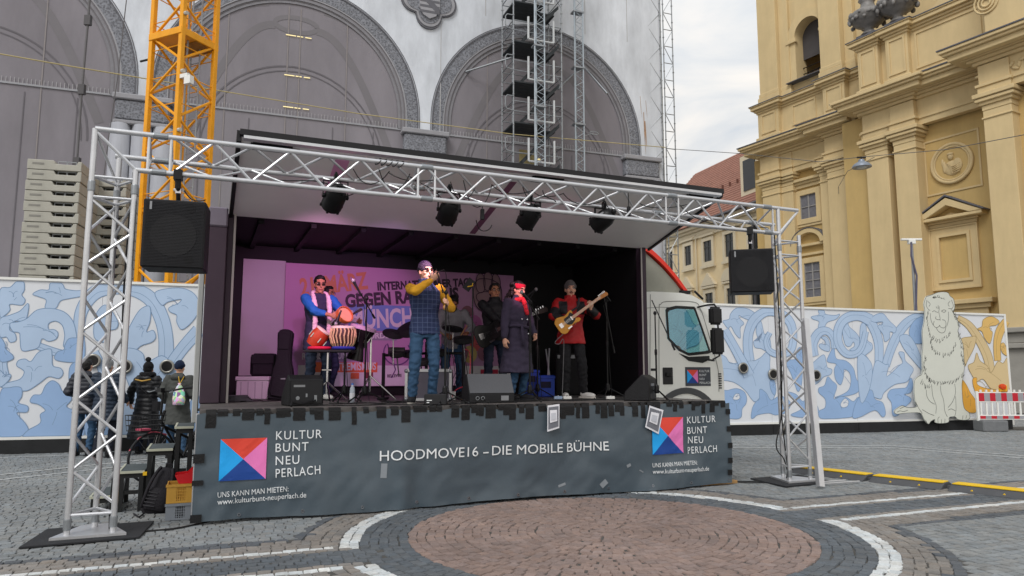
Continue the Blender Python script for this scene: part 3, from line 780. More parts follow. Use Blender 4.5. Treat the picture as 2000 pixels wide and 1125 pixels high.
for sx in (-1, 1):
    b = MB(CH); c_ = cxw + sx * (rw + .24); b.box(c_ - .24, c_ + .24, e0 - .12, e0, zs, zsp - .3); b.build('window_jamb', OCH, church)
    b = MB(CH); b.box(c_ - .34, c_ + .34, e0 - .24, e0, zsp - .3, zsp - .12); b.box(c_ - .28, c_ + .28, e0 - .18, e0, zsp - .12, zsp); b.build('impost', OCH, church, bev=.02)
b = MB(CH); b.add([(cxw - rw - .5, e0 - .45, zs - .12), (cxw + rw + .5, e0 - .45, zs - .12), (cxw + rw + .4, e1, zs + .3), (cxw - rw - .4, e1, zs + .3)], [(0, 1, 2, 3)]); b.box(cxw - rw - .5, cxw + rw + .5, e0 - .45, e0, zs - .16, zs - .12); b.build('window_sill', LEAD, church)
for i in range(2):
    b = MB(CH); b.rod((cxw - rw, e0 + .5, zs + .45 + i * .35), (cxw + rw, e0 + .5, zs + .45 + i * .35), .03, 6); b.build('rail', BLKM, church)
b = MB(CH); b.prism([(cxw - rw, zs + 1.3), (cxw + rw, zs + 1.3)] + arc(cxw, zsp, rw, 0, math.pi, 16), e0 + .55, e0 + .6); b.build('belfry_dark_pane', mat('pane_dark', (74, 71, 72), .8), church)  # dark pane added in the opening so the belfry interior reads as shaded
# far wall of the belfry with its own bright opening
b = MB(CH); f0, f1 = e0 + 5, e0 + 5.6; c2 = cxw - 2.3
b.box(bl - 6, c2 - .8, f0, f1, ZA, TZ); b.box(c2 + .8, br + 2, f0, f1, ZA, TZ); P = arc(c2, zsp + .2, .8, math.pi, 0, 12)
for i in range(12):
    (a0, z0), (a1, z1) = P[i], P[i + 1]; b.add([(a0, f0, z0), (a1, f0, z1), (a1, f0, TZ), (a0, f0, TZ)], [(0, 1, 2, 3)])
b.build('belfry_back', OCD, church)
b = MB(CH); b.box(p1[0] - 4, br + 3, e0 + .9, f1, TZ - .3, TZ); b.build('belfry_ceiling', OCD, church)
p6 = px2(1602, 1634, 60, E1 - .1); shaft(p6[0], p6[1] + .25, E1 - .25); shaft(p6[1] + .25, p6[1] + .8, E1 + .1); shaft(p6[1] + .8, p6[1] + 9, E1 + .35)
# attic of the middle bay: pedestals with urns and a raised panel wall
ZM = 17.4
q1 = px2(1676, 1716, 130, E2 - .3); attic(q1[0], q1[1], E2 - .3, ZK, ZM, [(q1[0] + .12, q1[1] - .12)])
attic(q1[1] - .02, q1[1] + .55, E2 + .0, ZK, ZM, [])
q2 = px2(1731, 1775, 110, E2 - .3); attic(q2[0], q2[1], E2 - .32, ZK, ZM, [(q2[0] + .12, q2[1] - .12)])
attic(q2[1], aB2 + .6, E2 - .05, ZK, ZM, [(q2[1] + .2, aB2 - .35)])
attic(aB2 + .4, aE, E3 - .1, ZK, ZM + 6, [], False)
b = MB(CH); sc_ = [(q2[1] + .1, ZM + .4), (q2[1] + .5, ZM + .5), (q2[1] + 1.2, ZM + .9), (q2[1] + 2.2, ZM + 1.9), (q2[1] + 3.4, ZM + 3.6), (aB2 + 1.6, ZM + 5.2), (aB2 + 1.6, ZM + .4)]
b.prism(smoothpoly(sc_, 3)[:19] if False else sc_, E2 + .1, E2 + .8); b.build('volute', OCH, church)
b = MB(CH); vx = cpx(1925, 5, E3 - .15)
for rr in (.45, .3, .16): b.tube([(vx[0] + rr * math.cos(t), E3 - .14, vx[1] + rr * math.sin(t)) for t in [i * .35 for i in range(18)]], .045, 6, closed=True)
b.build('relief_scroll', OCH, church, smooth=True)
for k_, (xu, yb, lab) in enumerate(((1700, 55, 'left of two weathered grey stone urns on the church attic'), (1757, 25, 'right of two weathered grey stone urns on the church attic'))):
    qq = q1 if k_ == 0 else q2; a_ = (qq[0] + qq[1]) / 2; ee = E2 - .05; z = ZM + .41
    u = thing('stone_urn', lab, 'urn', CH.w(a_, ee, z), group='urns on the church attic')
    b = MB(CH); b.box(a_ - .62, a_ + .62, ee - .45, ee + .45, z, z + .16); b.box(a_ - .5, a_ + .5, ee - .36, ee + .36, z + .16, z + .28); b.build('foot_slab', LEAD, u, bev=.03)
    b = MB(CH); b.lathe([(.42, .28), (.34, .36), (.22, .5), (.2, .58), (.3, .66), (.66, .86), (.86, 1.12), (.9, 1.3), (.74, 1.45), (.5, 1.55), (.34, 1.72), (.3, 1.95), (.42, 2.1), (.3, 2.35), (.16, 2.6), (.0, 2.8)], (a_, ee, z), 20)
    ub = b.build('bowl', URNM, u, smooth=True)
    b = MB(CH)
    for i in range(26):
        t = i * .242; b.ball((a_ + .84 * math.cos(t), ee + .84 * math.sin(t), z + 1.1 + .16 * math.sin(i * 2.3)), random.uniform(.07, .13), .1, random.uniform(.08, .16), 8, 6)
    b.build('garland', URNM, u, smooth=True)
    b = MB(CH)
    for sx in (-1, 1): b.tube([(a_ + sx * .78, ee, z + 1.35), (a_ + sx * 1.0, ee, z + 1.55), (a_ + sx * .92, ee, z + 1.75), (a_ + sx * .6, ee, z + 1.62)], [.1, .1, .08, .06], 8)
    b.build('handle', URNM, u, smooth=True)
# windows of bay one
def church_window(x0, y0, x1, y1, nx, ny, hood):
    e = E1 + .25
    a0, z0 = cpx(x0, y0, e + .12); a1, _ = cpx(x1, y0, e + .12); z1 = cpx((x0 + x1) / 2, y1, e + .12)[1]
    win = MB(CH); win.box(a0, a1, e - .004, e - .002, z0, z1); win = win.build('window', PANE, church)
    fr = MB(CH); w_ = .3
    for X0, X1, Z0, Z1 in ((a0 - w_, a0, z0 - w_, z1 + w_), (a1, a1 + w_, z0 - w_, z1 + w_), (a0, a1, z1, z1 + w_), (a0, a1, z0 - w_, z0)): fr.box(X0, X1, e - .12, e, Z0, Z1)
    fr.build('frame', OCH, win, bev=.02)
    fr = MB(CH); w2 = .13
    for X0, X1, Z0, Z1 in ((a0 - w_ - w2, a0 - w_, z0 - w_ - w2, z1 + w_ + w2), (a1 + w_, a1 + w_ + w2, z0 - w_ - w2, z1 + w_ + w2), (a0 - w_, a1 + w_, z0 - w_ - w2, z0 - w_)): fr.box(X0, X1, e - .07, e, Z0, Z1)
    fr.build('surround', OCH, win)
    for i in range(nx + 1):
        b_ = MB(CH); x = a0 + (a1 - a0) * i / nx; b_.box(x - .03, x + .03, e - .05, e, z0, z1); b_.build('mullion', mat('window_grey', (150, 148, 146), .6), win)
    for i in range(ny + 1):
        b_ = MB(CH); x = z0 + (z1 - z0) * i / ny; b_.box(a0, a1, e - .045, e, x - .022, x + .022); b_.build('glazing_bar', mat('window_grey', (150, 148, 146), .6), win)
    b_ = MB(CH); am = (a0 + a1) / 2; hw = (a1 - a0) / 2 + w_ + .1; zt = z1 + w_ + .12
    if hood == 'flat':
        for p, q0, q1_ in ((.0, 0, .2), (.1, .2, .34), (.24, .34, .5)): b_.box(am - hw - p, am + hw + p, e - .12 - p, e, zt + q0, zt + q1_)
    else:
        b_.box(am - hw, am + hw, e - .14, e, zt, zt + .14); b_.box(am - hw - .12, am + hw + .12, e - .26, e, zt + .5, zt + .64)
        PO = arc(am, zt + .62, hw + .16, math.pi, 0, 20, .85); PI_ = arc(am, zt + .62, hw - .12, math.pi, 0, 20, .6)
        b_.prism(PO + PI_[::-1], e - .36, e)
    b_.build('hood', OCH, win, bev=.015)
    if hood != 'flat':
        b_ = MB(CH); PO = arc(am, zt + .62, hw + .2, math.pi, 0, 20, .90); PI_ = arc(am, zt + .62, hw + .16, math.pi, 0, 20, .855); b_.prism(PO + PI_[::-1], e - .39, e); b_.build('hood_flashing', LEAD, win)
church_window(1569, 430, 1600, 380, 2, 2, 'flat'); church_window(1578, 582, 1609, 513, 2, 4, 'arch')
# middle bay: recessed panel, medallion, blind window with pediment
e = E2 + .25
a0, z0 = cpx(1843, 548, e); a1 = cpx(1897, 530, e)[0]; z1 = cpx(1870, 460, e)[1]; am = (a0 + a1) / 2
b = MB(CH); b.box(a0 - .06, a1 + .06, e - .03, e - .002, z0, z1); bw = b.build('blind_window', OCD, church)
b = MB(CH)
for w0, w1, pr in ((.0, .12, .16), (.12, .38, .1), (.38, .44, .15)):
    for X0, X1, Z0, Z1 in ((a0 - w1, a0 - w0, z0 - w1, z1 + w1), (a1 + w0, a1 + w1, z0 - w1, z1 + w1), (a0 - w0, a1 + w0, z1 + w0, z1 + w1), (a0 - w0, a1 + w0, z0 - w1, z0 - w0)): b.box(X0, X1, e - pr, e, Z0, Z1)
b.build('frame', OCH, bw)
zt = z1 + .46; hw = (a1 - a0) / 2 + .44
b = MB(CH); b.box(am - hw, am + hw, e - .1, e, zt, zt + .16); b.box(am - hw - .1, am + hw + .1, e - .2, e, zt + .16, zt + .26); b.box(am - hw - .4, am + hw + .4, e - .5, e, zt + .26, zt + .4)
zt -= .44
hh = .8; X = hw + .45; b.prism([(am - X, zt + .84), (am, zt + .84 + hh), (am + X, zt + .84), (am + X - .55, zt + .84), (am, zt + .5 + hh), (am - X + .55, zt + .84)], e - .52, e); b.prism([(am - X + 1.0, zt + .86), (am, zt + .22 + hh), (am + X - 1.0, zt + .86)], e - .16, e)
b.build('pediment', OCH, bw, bev=.02)
b = MB(CH)
b.prism([(am - X - .06, zt + .84), (am, zt + .86 + hh + .05), (am + X + .06, zt + .84), (am + X + .06, zt + .89), (am, zt + .92 + hh + .06), (am - X - .06, zt + .89)], e - .56, e); b.build('pediment_flashing', LEAD, bw)
b = MB(CH); z = cpx(1880, 595, e)[1]; b.box(am - hw - .3, am + hw + .5, e - .4, e, z, z + .2); b.box(am - hw - .15, am + hw + .35, e - .25, e, z - .2, z); b.box(am - hw, am + hw + .2, e - .15, e, z - 1.6, z - .2); b.build('door_hood', OCH, church, bev=.02)
mc = cpx(1860, 319, e); b = MB(CH); rot = Matrix.Rotation(R(90), 3, 'X')
mo = MB(CH); mo.lathe([(.0, .03), (.8, .03), (.8, -.02), (.0, -.02)], (mc[0], e - .02, mc[1]), 40, rot); md = mo.build('medallion', OCD, church)
for rr, th in ((.86, .08), (.75, .045)):
    b = MB(CH); b.tube([(mc[0] + rr * math.cos(t), e - .06, mc[1] + rr * math.sin(t)) for t in [i * math.pi / 20 for i in range(40)]], th, 8, closed=True); b.build('rim', OCH, md, smooth=True)
K_ = .62; b = MB(CH)
for x, y, z, rx, ry, rz in ((-.02, .08, .5, .2, .14, .26), (.02, .05, -.35, .6, .12, .55), (.4, .06, -.2, .34, .12, .5), (-.5, .06, -.2, .14, .1, .45), (-.02, .1, .66, .23, .14, .12), (-.62, .05, .15, .1, .08, .3)): b.ball((mc[0] + x * K_, e - y, mc[1] + z * K_), rx * K_, ry * K_, rz * K_)
for i in range(5): b.tube([(mc[0] + (-.3 + i * .05) * K_, e - .12, mc[1] + (.05 - i * .1) * K_), (mc[0] + .1 * K_, e - .15, mc[1] - (.3 + i * .12) * K_), (mc[0] + .6 * K_, e - .11, mc[1] - (.1 + i * .14) * K_)], .022, 6)
b.build('relief_bust', OCH, md, smooth=True)
b = MB(CH); w_ = 1.2
for X0, X1, Z0, Z1 in ((-w_, w_, w_, w_ + .08), (-w_, -w_ + .08, -w_, w_), (w_ - .08, w_, -w_, w_), (-w_, w_, -w_ - .08, -w_)): b.box(mc[0] + X0, mc[0] + X1, e - .04, e, mc[1] + Z0, mc[1] + Z1)
b.build('panel_moulding', OCH, church)
# foliage relief in the right-hand frieze
fx = cpx(1980, 130, E3 - .26); b = MB(CH)
for i in range(26):
    t = i / 25; a_ = fx[0] - 1.3 + 3.4 * t; zz = (ZA1 + ZF1) / 2 + .14 * math.sin(i * 1.7)
    b.ball((a_, E3 - .27, zz), .16, .06, .07, 8, 5, Matrix.Rotation(i * 1.3, 3, 'Y'))
b.build('foliage_relief', OCH, church, smooth=True)
# grey stone plinth running along the base
b = MB(CH); zp = cpx(1985, 645, E3 - .35)[1]; b.box(aB2 - 1.2, aE, E3 - .45, E3 + .2, 0, zp - .7); b.build('plinth', GRST, church, bev=.02)
b = MB(CH); b.box(aB2 - 1.3, aE, E3 - .62, E3 + .2, zp - .7, zp - .5); b.box(aB2 - 1.25, aE, E3 - .52, E3 + .2, zp - .5, zp - .1); b.box(aB2 - 1.35, aE, E3 - .7, E3 + .2, zp - .1, zp + .1); b.build('plinth_moulding', GRST, church, bev=.03)

# ================================================================== cream town house beyond
HO = Frame((13.6, 62.0), R(-72))
CRM = mat('cream_plaster', (226, 206, 166), .85, 0, .06, 1, .05, 12); TRIM = mat('cream_trim', (214, 202, 176), .8, 0, .05)
ROOF = mat('red_tiles', (150, 108, 94), .8, 0, .18, 1.5, .5, 9)
hs = thing('town_house', 'cream town house with red tiled roof in the gap beside the church', 'house', HO.w(6, 0, 0))
def hpx(x, y, e=0): return HO.px(x, y, e)
zE = hpx(1400, 432, 0)[1]
b = MB(HO); b.box(-4, 13.5, 0, 10, 0, zE); b.build('wall', CRM, hs)
b = MB(HO)
for p, q0, q1_ in ((.15, -.9, -.7), (.1, -.7, -.35), (.3, -.35, -.15), (.55, -.15, .1)): b.box(-4.3, 13.8, -p, .2, zE + q0, zE + q1_)
b.build('eaves_cornice', TRIM, hs, bev=.03)
zR = zE + 7.6
b = MB(HO); b.add([(-4.6, -.7, zE + .1), (13.8, -.7, zE + .1), (13.8, 6.0, zR), (-4.6, 6.0, zR), (13.8, 12.5, zE), (-4.6, 12.5, zE)], [(0, 1, 2, 3), (3, 2, 4, 5), (0, 3, 5)]); rf = b.build('roof', ROOF, hs)
for k_ in range(27):                          # tile courses
    t = k_ / 27; b = MB(HO); yy = -.7 + 6.7 * t; zz = zE + .1 + (zR - zE - .1) * t
    b.box(-4.6, 13.8, yy - .02, yy + .05, zz, zz + .06); b.build('tile_course', ROOF, rf)
for k_ in range(11):
    a_ = -2.5 + k_ * 1.0; t = .42; b = MB(HO); b.box(a_, a_ + .12, -.7 + 6.7 * t - .15, -.7 + 6.7 * t, zE + 7.5 * t + .1, zE + 7.5 * t + .42); b.build('snow_guard', mat('guard', (110, 72, 62), .8), rf)
dx = hpx(1472, 370, .6); b = MB(HO); b.box(dx[0] - 1.1, dx[0] + 4, .3, 4, zE + 1.2, zE + 4.3); dm = b.build('dormer', TRIM, hs)
b = MB(HO); b.box(dx[0] - .7, dx[0] + .7, .24, .3, zE + 1.6, zE + 3.9); b.build('dormer_window', mat('dark_glass', (46, 50, 54), .25), dm)
b = MB(HO); b.rod((dx[0] - 6, -.75, zE + .15), (dx[0] + 6, -.75, zE + .15), .09, 8); b.build('gutter', LEAD, hs)
b = MB(HO); b.tube([(dx[0] + .6, -.75, zE + .1), (dx[0] + .75, -.2, zE - .8), (dx[0] + .75, -.15, 0)], .08, 8); b.build('downpipe', LEAD, hs)
DG = mat('dark_glass', (46, 50, 54), .25)
def hwin(x0, y0, x1, y1, hood=None):
    a0, z0 = hpx(x0, y0); a1 = hpx(x1, y0)[0]; z1 = hpx((x0 + x1) / 2, y1)[1]
    o = MB(HO); o.box(a0, a1, -.03, -.02, z0, z1); o = o.build('window', DG, hs)
    f = MB(HO); w_ = .28
    for X0, X1, Z0, Z1 in ((a0 - w_, a0, z0 - w_, z1 + w_), (a1, a1 + w_, z0 - w_, z1 + w_), (a0, a1, z1, z1 + w_), (a0, a1, z0 - w_, z0)): f.box(X0, X1, -.14, 0, Z0, Z1)
    f.build('frame', TRIM, o)
    f = MB(HO); am = (a0 + a1) / 2; f.box(am - .05, am + .05, -.07, 0, z0, z1); f.box(a0, a1, -.065, 0, z0 + (z1 - z0) * .68, z0 + (z1 - z0) * .68 + .07); f.build('mullion', mat('frame_dark', (66, 68, 68), .6), o)
    f = MB(HO); f.box(a0 - w_ - .15, a1 + w_ + .15, -.24, 0, z1 + w_ + .1, z1 + w_ + .26); f.build('lintel', TRIM, o); f = MB(HO); f.box(a0 - w_ - .1, a1 + w_ + .1, -.22, 0, z0 - w_ - .2, z0 - w_); f.build('sill', TRIM, o)
    if hood:
        f = MB(HO); zt = z1 + w_ + .3; hw = (a1 - a0) / 2 + w_ + .2
        if hood == 'tri': f.prism([(am - hw, zt), (am + hw, zt), (am, zt + 1.0)], -.26, 0)
        else: f.prism(arc(am, zt, hw, 0, math.pi, 14, .95), -.26, 0)
        f.build('hood', TRIM, o)
for (x0, y0, x1, y1) in ((1306, 530, 1317, 492), (1340, 520, 1353, 480), (1377, 513, 1393, 470), (1419, 503, 1436, 456), (1466, 490, 1484, 440)): hwin(x0, y0, x1, y1)
for (x0, y0, x1, y1, h) in ((1340, 620, 1352, 578, 'tri'), (1381, 612, 1396, 572, 'tri'), (1423, 606, 1440, 562, 'arc'), (1471, 600, 1490, 552, 'tri')): hwin(x0, y0, x1, y1, h)
b = MB(HO); fx0 = hpx(1362, 500)[0]; b.rod((fx0, -.1, 0), (fx0, -.1, zE - .5), .06, 6); b.build('rainpipe', TRIM, hs)

# ================================================================== wires, hanging street lamp, mast lamp
wm_ = mat('wire', (96, 94, 92), .5)
lp = at(1683, 322, 26.0)
lamp = thing('hanging_lamp', 'grey dish street lamp hung on a wire before the church', 'street lamp', lp)
b = MB(); b.lathe([(.0, .20), (.10, .20), (.12, .12), (.26, .04), (.34, -.06), (.34, -.1), (.3, -.1), (.0, -.06)], lp, 24); b.build('shade', mat('lamp_grey', (128, 136, 148), .4, .2), lamp, smooth='auto')
b = MB(); b.ball(lp + Vector((0, 0, -.08)), .2, .2, .06); b.build('bulb_cover', mat('lamp_glass', (176, 180, 180), .3), lamp, smooth=True)
b = MB(); b.box(lp.x - .16, lp.x + .16, lp.y - .03, lp.y + .03, lp.z + .26, lp.z + .31); b.rod(lp + Vector((0, 0, .15)), lp + Vector((0, 0, .3)), .03); b.build('hanger', BLKM, lamp)
def wire(name, lab, pts, r=.012, m=None, parent=None):
    b_ = MB(); b_.tube(pts, r, 5); o = b_.build(name, m or wm_, parent)
    if not parent: tag(o, lab, 'wire')
    return o
P0, P1, P2 = at(1300, 290, 33), lp + Vector((0, 0, .3)), at(2080, 248, 20)
wire('span_wire', 'thin grey span wire from the hall to the church carrying the dish lamp', [P0, at(1448, 300, 30), at(1600, 316, 27.5), P1, at(1850, 292, 24), P2], .014)
a_ = CH.px(1637, 378, E1 - .5); wire('stay_wire', 'short slack stay wire from the dish lamp to the church wall', [P1 + Vector((.5, 0, 0)), lp + Vector((-.3, .5, -.1)), CH.w(a_[0], E1 - .46, a_[1] + .35), CH.w(a_[0], E1 - .46, a_[1])], .012)
HW0 = [at(-60, 95, 20), at(140, 130, 22), at(420, 176, 26), at(700, 222, 30), at(1000, 262, 33), at(1300, 288, 36)]
wire('guy_rope', 'pale yellow rope strung across the front of the sheeted hall', HW0, .022, mat('rope', (178, 164, 120), .8))
b = MB(); pts = [at(175, 0, 27), at(172, 40, 27), at(160, 175, 27), at(150, 318, 27)]
b.tube(pts, .05, 6); dn = b.build('hanging_rope', mat('dark_rope', (98, 96, 98), .7)); tag(dn, 'dark rope with clamps hanging before the left arch', 'rope')
for p in ((172, 40), (160, 175), (150, 318)):
    q = at(*p, 27); b = MB(); b.box(q.x - .12, q.x + .12, q.y - .08, q.y + .08, q.z - .2, q.z + .2); b.build('clamp', mat('clamp_dark', (78, 76, 78), .6), dn)
wire('thin_cable', 'thin dark cable running down past the left arch', [at(247, 0, 24), at(230, 150, 24), at(212, 270, 24), at(196, 400, 24)], .018, mat('dark_rope', (98, 96, 98), .7))
ml = at(1789, 612, 25.0)
ma = thing('mast_lamp', 'slim grey camera mast with crossbar behind the hoarding', 'mast', (ml.x, ml.y, 0))
mt = at(1780, 468, 25.0)
b = MB(); b.tube([(ml.x, 25, 0), (ml.x, 25, ml.z), (mt.x, 25, mt.z)], [.07, .06, .04], 8); b.build('pole', STEEL, ma)
b = MB(); b.box(mt.x - .36, mt.x + .36, 24.95, 25.05, mt.z - .03, mt.z + .04); b.box(mt.x - .12, mt.x + .12, 24.93, 25.07, mt.z - .16, mt.z); b.build('crossbar', WHT, ma, bev=.01)
b = MB(); b.tube([(mt.x - .05, 24.93, mt.z - .1), (mt.x - .1, 24.9, mt.z - .6), (mt.x + .06, 24.92, mt.z - 1.3), (ml.x - .04, 24.93, ml.z)], .035, 6); b.build('loose_cable', mat('violet_cable', (88, 86, 104), .6), ma)
# ================================================================== painted hoarding
FW = mat('hoarding_white', (214, 217, 222), .55, 0, .03, 1.5)
B1 = mat('print_light_blue', (172, 193, 219), .55, 0, .08, .9); B2 = mat('print_mid_blue', (146, 175, 213), .55, 0, .08, .9); BL = mat('print_blue_line', (122, 148, 180), .6)
G1 = mat('print_tan', (206, 184, 140), .55, 0, .06, .9); G2 = mat('print_gold', (214, 176, 104), .55, 0, .06, .9); G3 = mat('print_ochre', (222, 164, 62), .55, 0, .06, .9); GL = mat('print_tan_line', (150, 128, 84), .6)
fa1 = FE.px(1966, 700)[0]; fa0 = -6.0
def ftop(a):                       # the top edge runs down slightly to the right
    z0 = FE.px(0, 546)[1]; aR, zR_ = FE.px(1963, 617); return z0 + (zR_ - z0) * a / aR
SK = .26
ho = thing('hoarding', 'long white site hoarding printed with blue and gold scrolling leaves', 'fence', FE.w(5, 0, 0))
npan = 12
for i in range(npan):
    a0 = fa0 + (fa1 - fa0) * i / npan; a1 = fa0 + (fa1 - fa0) * (i + 1) / npan
    b = MB(FE); b.add([(a0, 0, SK), (a1 - .006, 0, SK), (a1 - .006, 0, ftop(a1)), (a0, 0, ftop(a0)), (a0, .08, SK), (a1 - .006, .08, SK), (a1 - .006, .08, ftop(a1)), (a0, .08, ftop(a0))],
        [(0, 1, 2, 3), (5, 4, 7, 6), (3, 2, 6, 7), (0, 3, 7, 4), (1, 5, 6, 2), (0, 4, 5, 1)]); b.build('panel', FW, ho)
    b = MB(FE); b.box(a0, a1 - .01, -.03, .1, 0, SK); b.build('skirting', mat('skirting_black', (30, 31, 33), .7, 0, .3, 5, .1, 20), ho)
b = MB(FE); b.add([(fa0, -.03, ftop(fa0)), (fa1, -.03, ftop(fa1)), (fa1, .11, ftop(fa1)), (fa0, .11, ftop(fa0)), (fa0, -.03, ftop(fa0) + .05), (fa1, -.03, ftop(fa1) + .05), (fa1, .11, ftop(fa1) + .05), (fa0, .11, ftop(fa0) + .05)],
    [(0, 3, 2, 1), (4, 5, 6, 7), (0, 1, 5, 4), (2, 3, 7, 6), (1, 2, 6, 5), (0, 4, 7, 3)]); b.build('coping', WHT, ho)
b = MB(FE); b.box(fa0, fa1, -.025, 0, SK, SK + .05); b.build('base_trim', WHT, ho)
b = MB(FE); b.box(fa1, fa1 + .06, -.03, .11, .1, ftop(fa1) + .05); b.build('end_post', WHT, ho)
ZM_ = {'L': (0, 530, 3.04), 'R': (1400, 580, 4.1667), 'Q': (1680, 560, 3.878)}
lvl = [0]
def fpt(zm, p):
    ox, oy, s_ = ZM_[zm]; return FE.px(ox + p[0] / s_, oy + p[1] / s_)
def edge_lines(P, e_, lm, closed=True):
    b_ = MB(FE); polyline_strip(b_, P + ([P[0]] if closed else []), .015, e_); return b_
def orn(zm, pts, m_, lm=None, nm='painted_leaf', rib=None):
    lvl[0] += 1; e_ = -.005 - .00022 * (lvl[0] % 40)
    P = smoothpoly([fpt(zm, p) for p in pts], 4)
    P = [(a, max(SK + .06, min(ftop(a) - .03, z))) for a, z in P]
    b_ = MB(FE); b_.prism(P, e_, -.002); o = b_.build(nm, m_, ho)
    if lm:
        l_ = edge_lines(P, e_ - .00018, lm)
        c = Vector((sum(p[0] for p in P) / len(P), sum(p[1] for p in P) / len(P))); st = max(1, len(P) // 3)
        for k_ in range(0, len(P), st):        # soft veins from the middle towards the lobes
            q = Vector(P[k_]); polyline_strip(l_, [tuple(c + (q - c) * t + Vector((.06 * math.sin(3 * t + k_), .05 * math.sin(t * 4)))) for t in (.05, .2, .35, .5, .62)], .009, e_ - .00018)
        l_.build('outline', lm, o)
def vine(zm, pts, m_, lm):
    ox, oy, s_ = ZM_[zm]; S = smoothpoly([tuple(p) for p in pts], 6, False); L_ = []; R_ = []
    for i, p in enumerate(S):
        a = Vector(S[max(i - 1, 0)][:2]); c = Vector(S[min(i + 1, len(S) - 1)][:2]); t = (c - a).normalized(); n_ = Vector((-t.y, t.x)) * p[2] / 2
        L_.append(Vector(p[:2]) + n_); R_.append(Vector(p[:2]) - n_)
    lvl[0] += 1; e_ = -.005 - .00022 * (lvl[0] % 40)
    fx_ = lambda q: (lambda a, z: (a, max(SK + .06, min(ftop(a) - .03, z))))(*fpt(zm, q))
    A = [fx_(q) for q in L_]; B = [fx_(q) for q in R_]; Mi = [fx_(p[:2]) for p in S]
    b_ = MB(FE); n_ = len(A); V = [(x, e_, z) for x, z in A] + [(x, e_, z) for x, z in B]
    b_.add(V, [(i, i + 1, n_ + i + 1, n_ + i) for i in range(n_ - 1)]); o = b_.build('painted_stem', m_, ho)
    l_ = MB(FE)
    for Q, ww in ((A, .015), (B, .015), ([(x * .6 + y[0] * .4, z * .6 + y[1] * .4) for (x, z), y in zip(A, B)], .009)): polyline_strip(l_, Q, ww, e_ - .00018)
    l_.build('outline', lm, o)
for P in ([(470, 420, 60), (480, 250, 70), (560, 130, 80), (680, 95, 80), (800, 110, 80), (900, 170, 85), (960, 280, 85), (985, 400, 85), (985, 540, 90)], [(1010, 560, 70), (1090, 450, 70), (1180, 350, 75)], [(560, 480, 50), (600, 560, 50), (640, 700, 60)], [(220, 440, 40), (330, 480, 45), (400, 500, 50)], [(60, 480, 40), (20, 540, 45), (30, 620, 50)]): vine('L', P, B1, BL)
for P, m_ in (
    ([(0, 110), (60, 95), (100, 60), (140, 60), (145, 110), (130, 140), (150, 170), (130, 200), (60, 195), (60, 230), (30, 260), (0, 265)], B1),
    ([(195, 135), (240, 110), (290, 110), (300, 70), (350, 65), (375, 80), (390, 105), (450, 115), (490, 115), (490, 145), (420, 160), (360, 175), (330, 220), (270, 220), (275, 170), (230, 150)], B1),
    ([(0, 285), (60, 260), (120, 235), (165, 190), (170, 225), (150, 290), (90, 295), (60, 320), (60, 350), (90, 370), (95, 410), (60, 420), (40, 390), (0, 385)], B1),
    ([(60, 310), (110, 300), (160, 280), (220, 230), (300, 220), (380, 240), (430, 290), (450, 350), (450, 410), (380, 450), (385, 380), (370, 320), (330, 295), (290, 310), (290, 345), (320, 345), (345, 365), (335, 400), (290, 415), (250, 400), (230, 450), (180, 468), (130, 468), (120, 400), (115, 365), (75, 355)], B1),
    ([(100, 560), (110, 530), (150, 520), (185, 535), (230, 480), (300, 460), (310, 500), (315, 560), (360, 575), (375, 605), (350, 635), (290, 625), (240, 660), (180, 700), (140, 710), (60, 705), (0, 680), (50, 660), (120, 640), (145, 600), (130, 580)], B1),
    ([(385, 440), (410, 400), (460, 395), (500, 400), (500, 520), (440, 540), (330, 525), (340, 480), (380, 465)], B2),
    ([(0, 730), (60, 690), (125, 690), (130, 740), (110, 780), (165, 800), (160, 835), (100, 840), (150, 900), (168, 945), (120, 980), (40, 990), (0, 1025)], B2),
    ([(180, 775), (200, 735), (245, 730), (270, 680), (310, 648), (350, 670), (370, 710), (410, 720), (425, 760), (395, 800), (430, 820), (470, 820), (500, 900), (490, 1000), (420, 1005), (360, 990), (300, 1020), (200, 1020), (135, 990), (165, 945), (240, 900), (240, 850), (270, 825), (230, 790)], B2),
    ([(0, 395), (30, 430), (35, 460), (78, 500), (70, 525), (0, 530)], B2), ([(0, 590), (30, 615), (65, 615), (50, 650), (0, 685)], B1),
    ([(420, 560), (470, 540), (500, 620), (480, 720), (430, 700), (410, 640)], B2),
    ([(920, 130), (980, 105), (1080, 100), (1150, 130), (1185, 190), (1185, 230), (1140, 300), (1080, 345), (1050, 300), (1050, 260), (1010, 240), (1005, 215), (1060, 190), (1075, 165), (1000, 180), (960, 200)], B1),
    ([(780, 310), (830, 230), (880, 205), (895, 230), (890, 300), (870, 360), (910, 350), (925, 390), (900, 420), (840, 440), (800, 470), (740, 470), (740, 400)], B1),
    ([(570, 260), (620, 200), (660, 230), (700, 300), (690, 340), (650, 350), (650, 370), (620, 420), (560, 390)], B1),
    ([(740, 470), (800, 460), (850, 490), (870, 540), (960, 500), (1020, 540), (1060, 560), (1070, 700), (1040, 820), (960, 900), (800, 980), (690, 1000), (720, 800), (770, 700), (740, 600)], B1),
    ([(520, 640), (600, 700), (680, 820), (700, 960), (600, 1000), (520, 1000), (500, 860)], B2),
    ([(1060, 870), (1110, 800), (1180, 740), (1180, 980), (1060, 1000), (900, 1000), (960, 930)], B2)):
    orn('L', P, m_, BL)
    if max(p_[0] for p_ in P) < 505: orn('L', [(p_[0] - 520, p_[1]) for p_ in P], m_, BL)
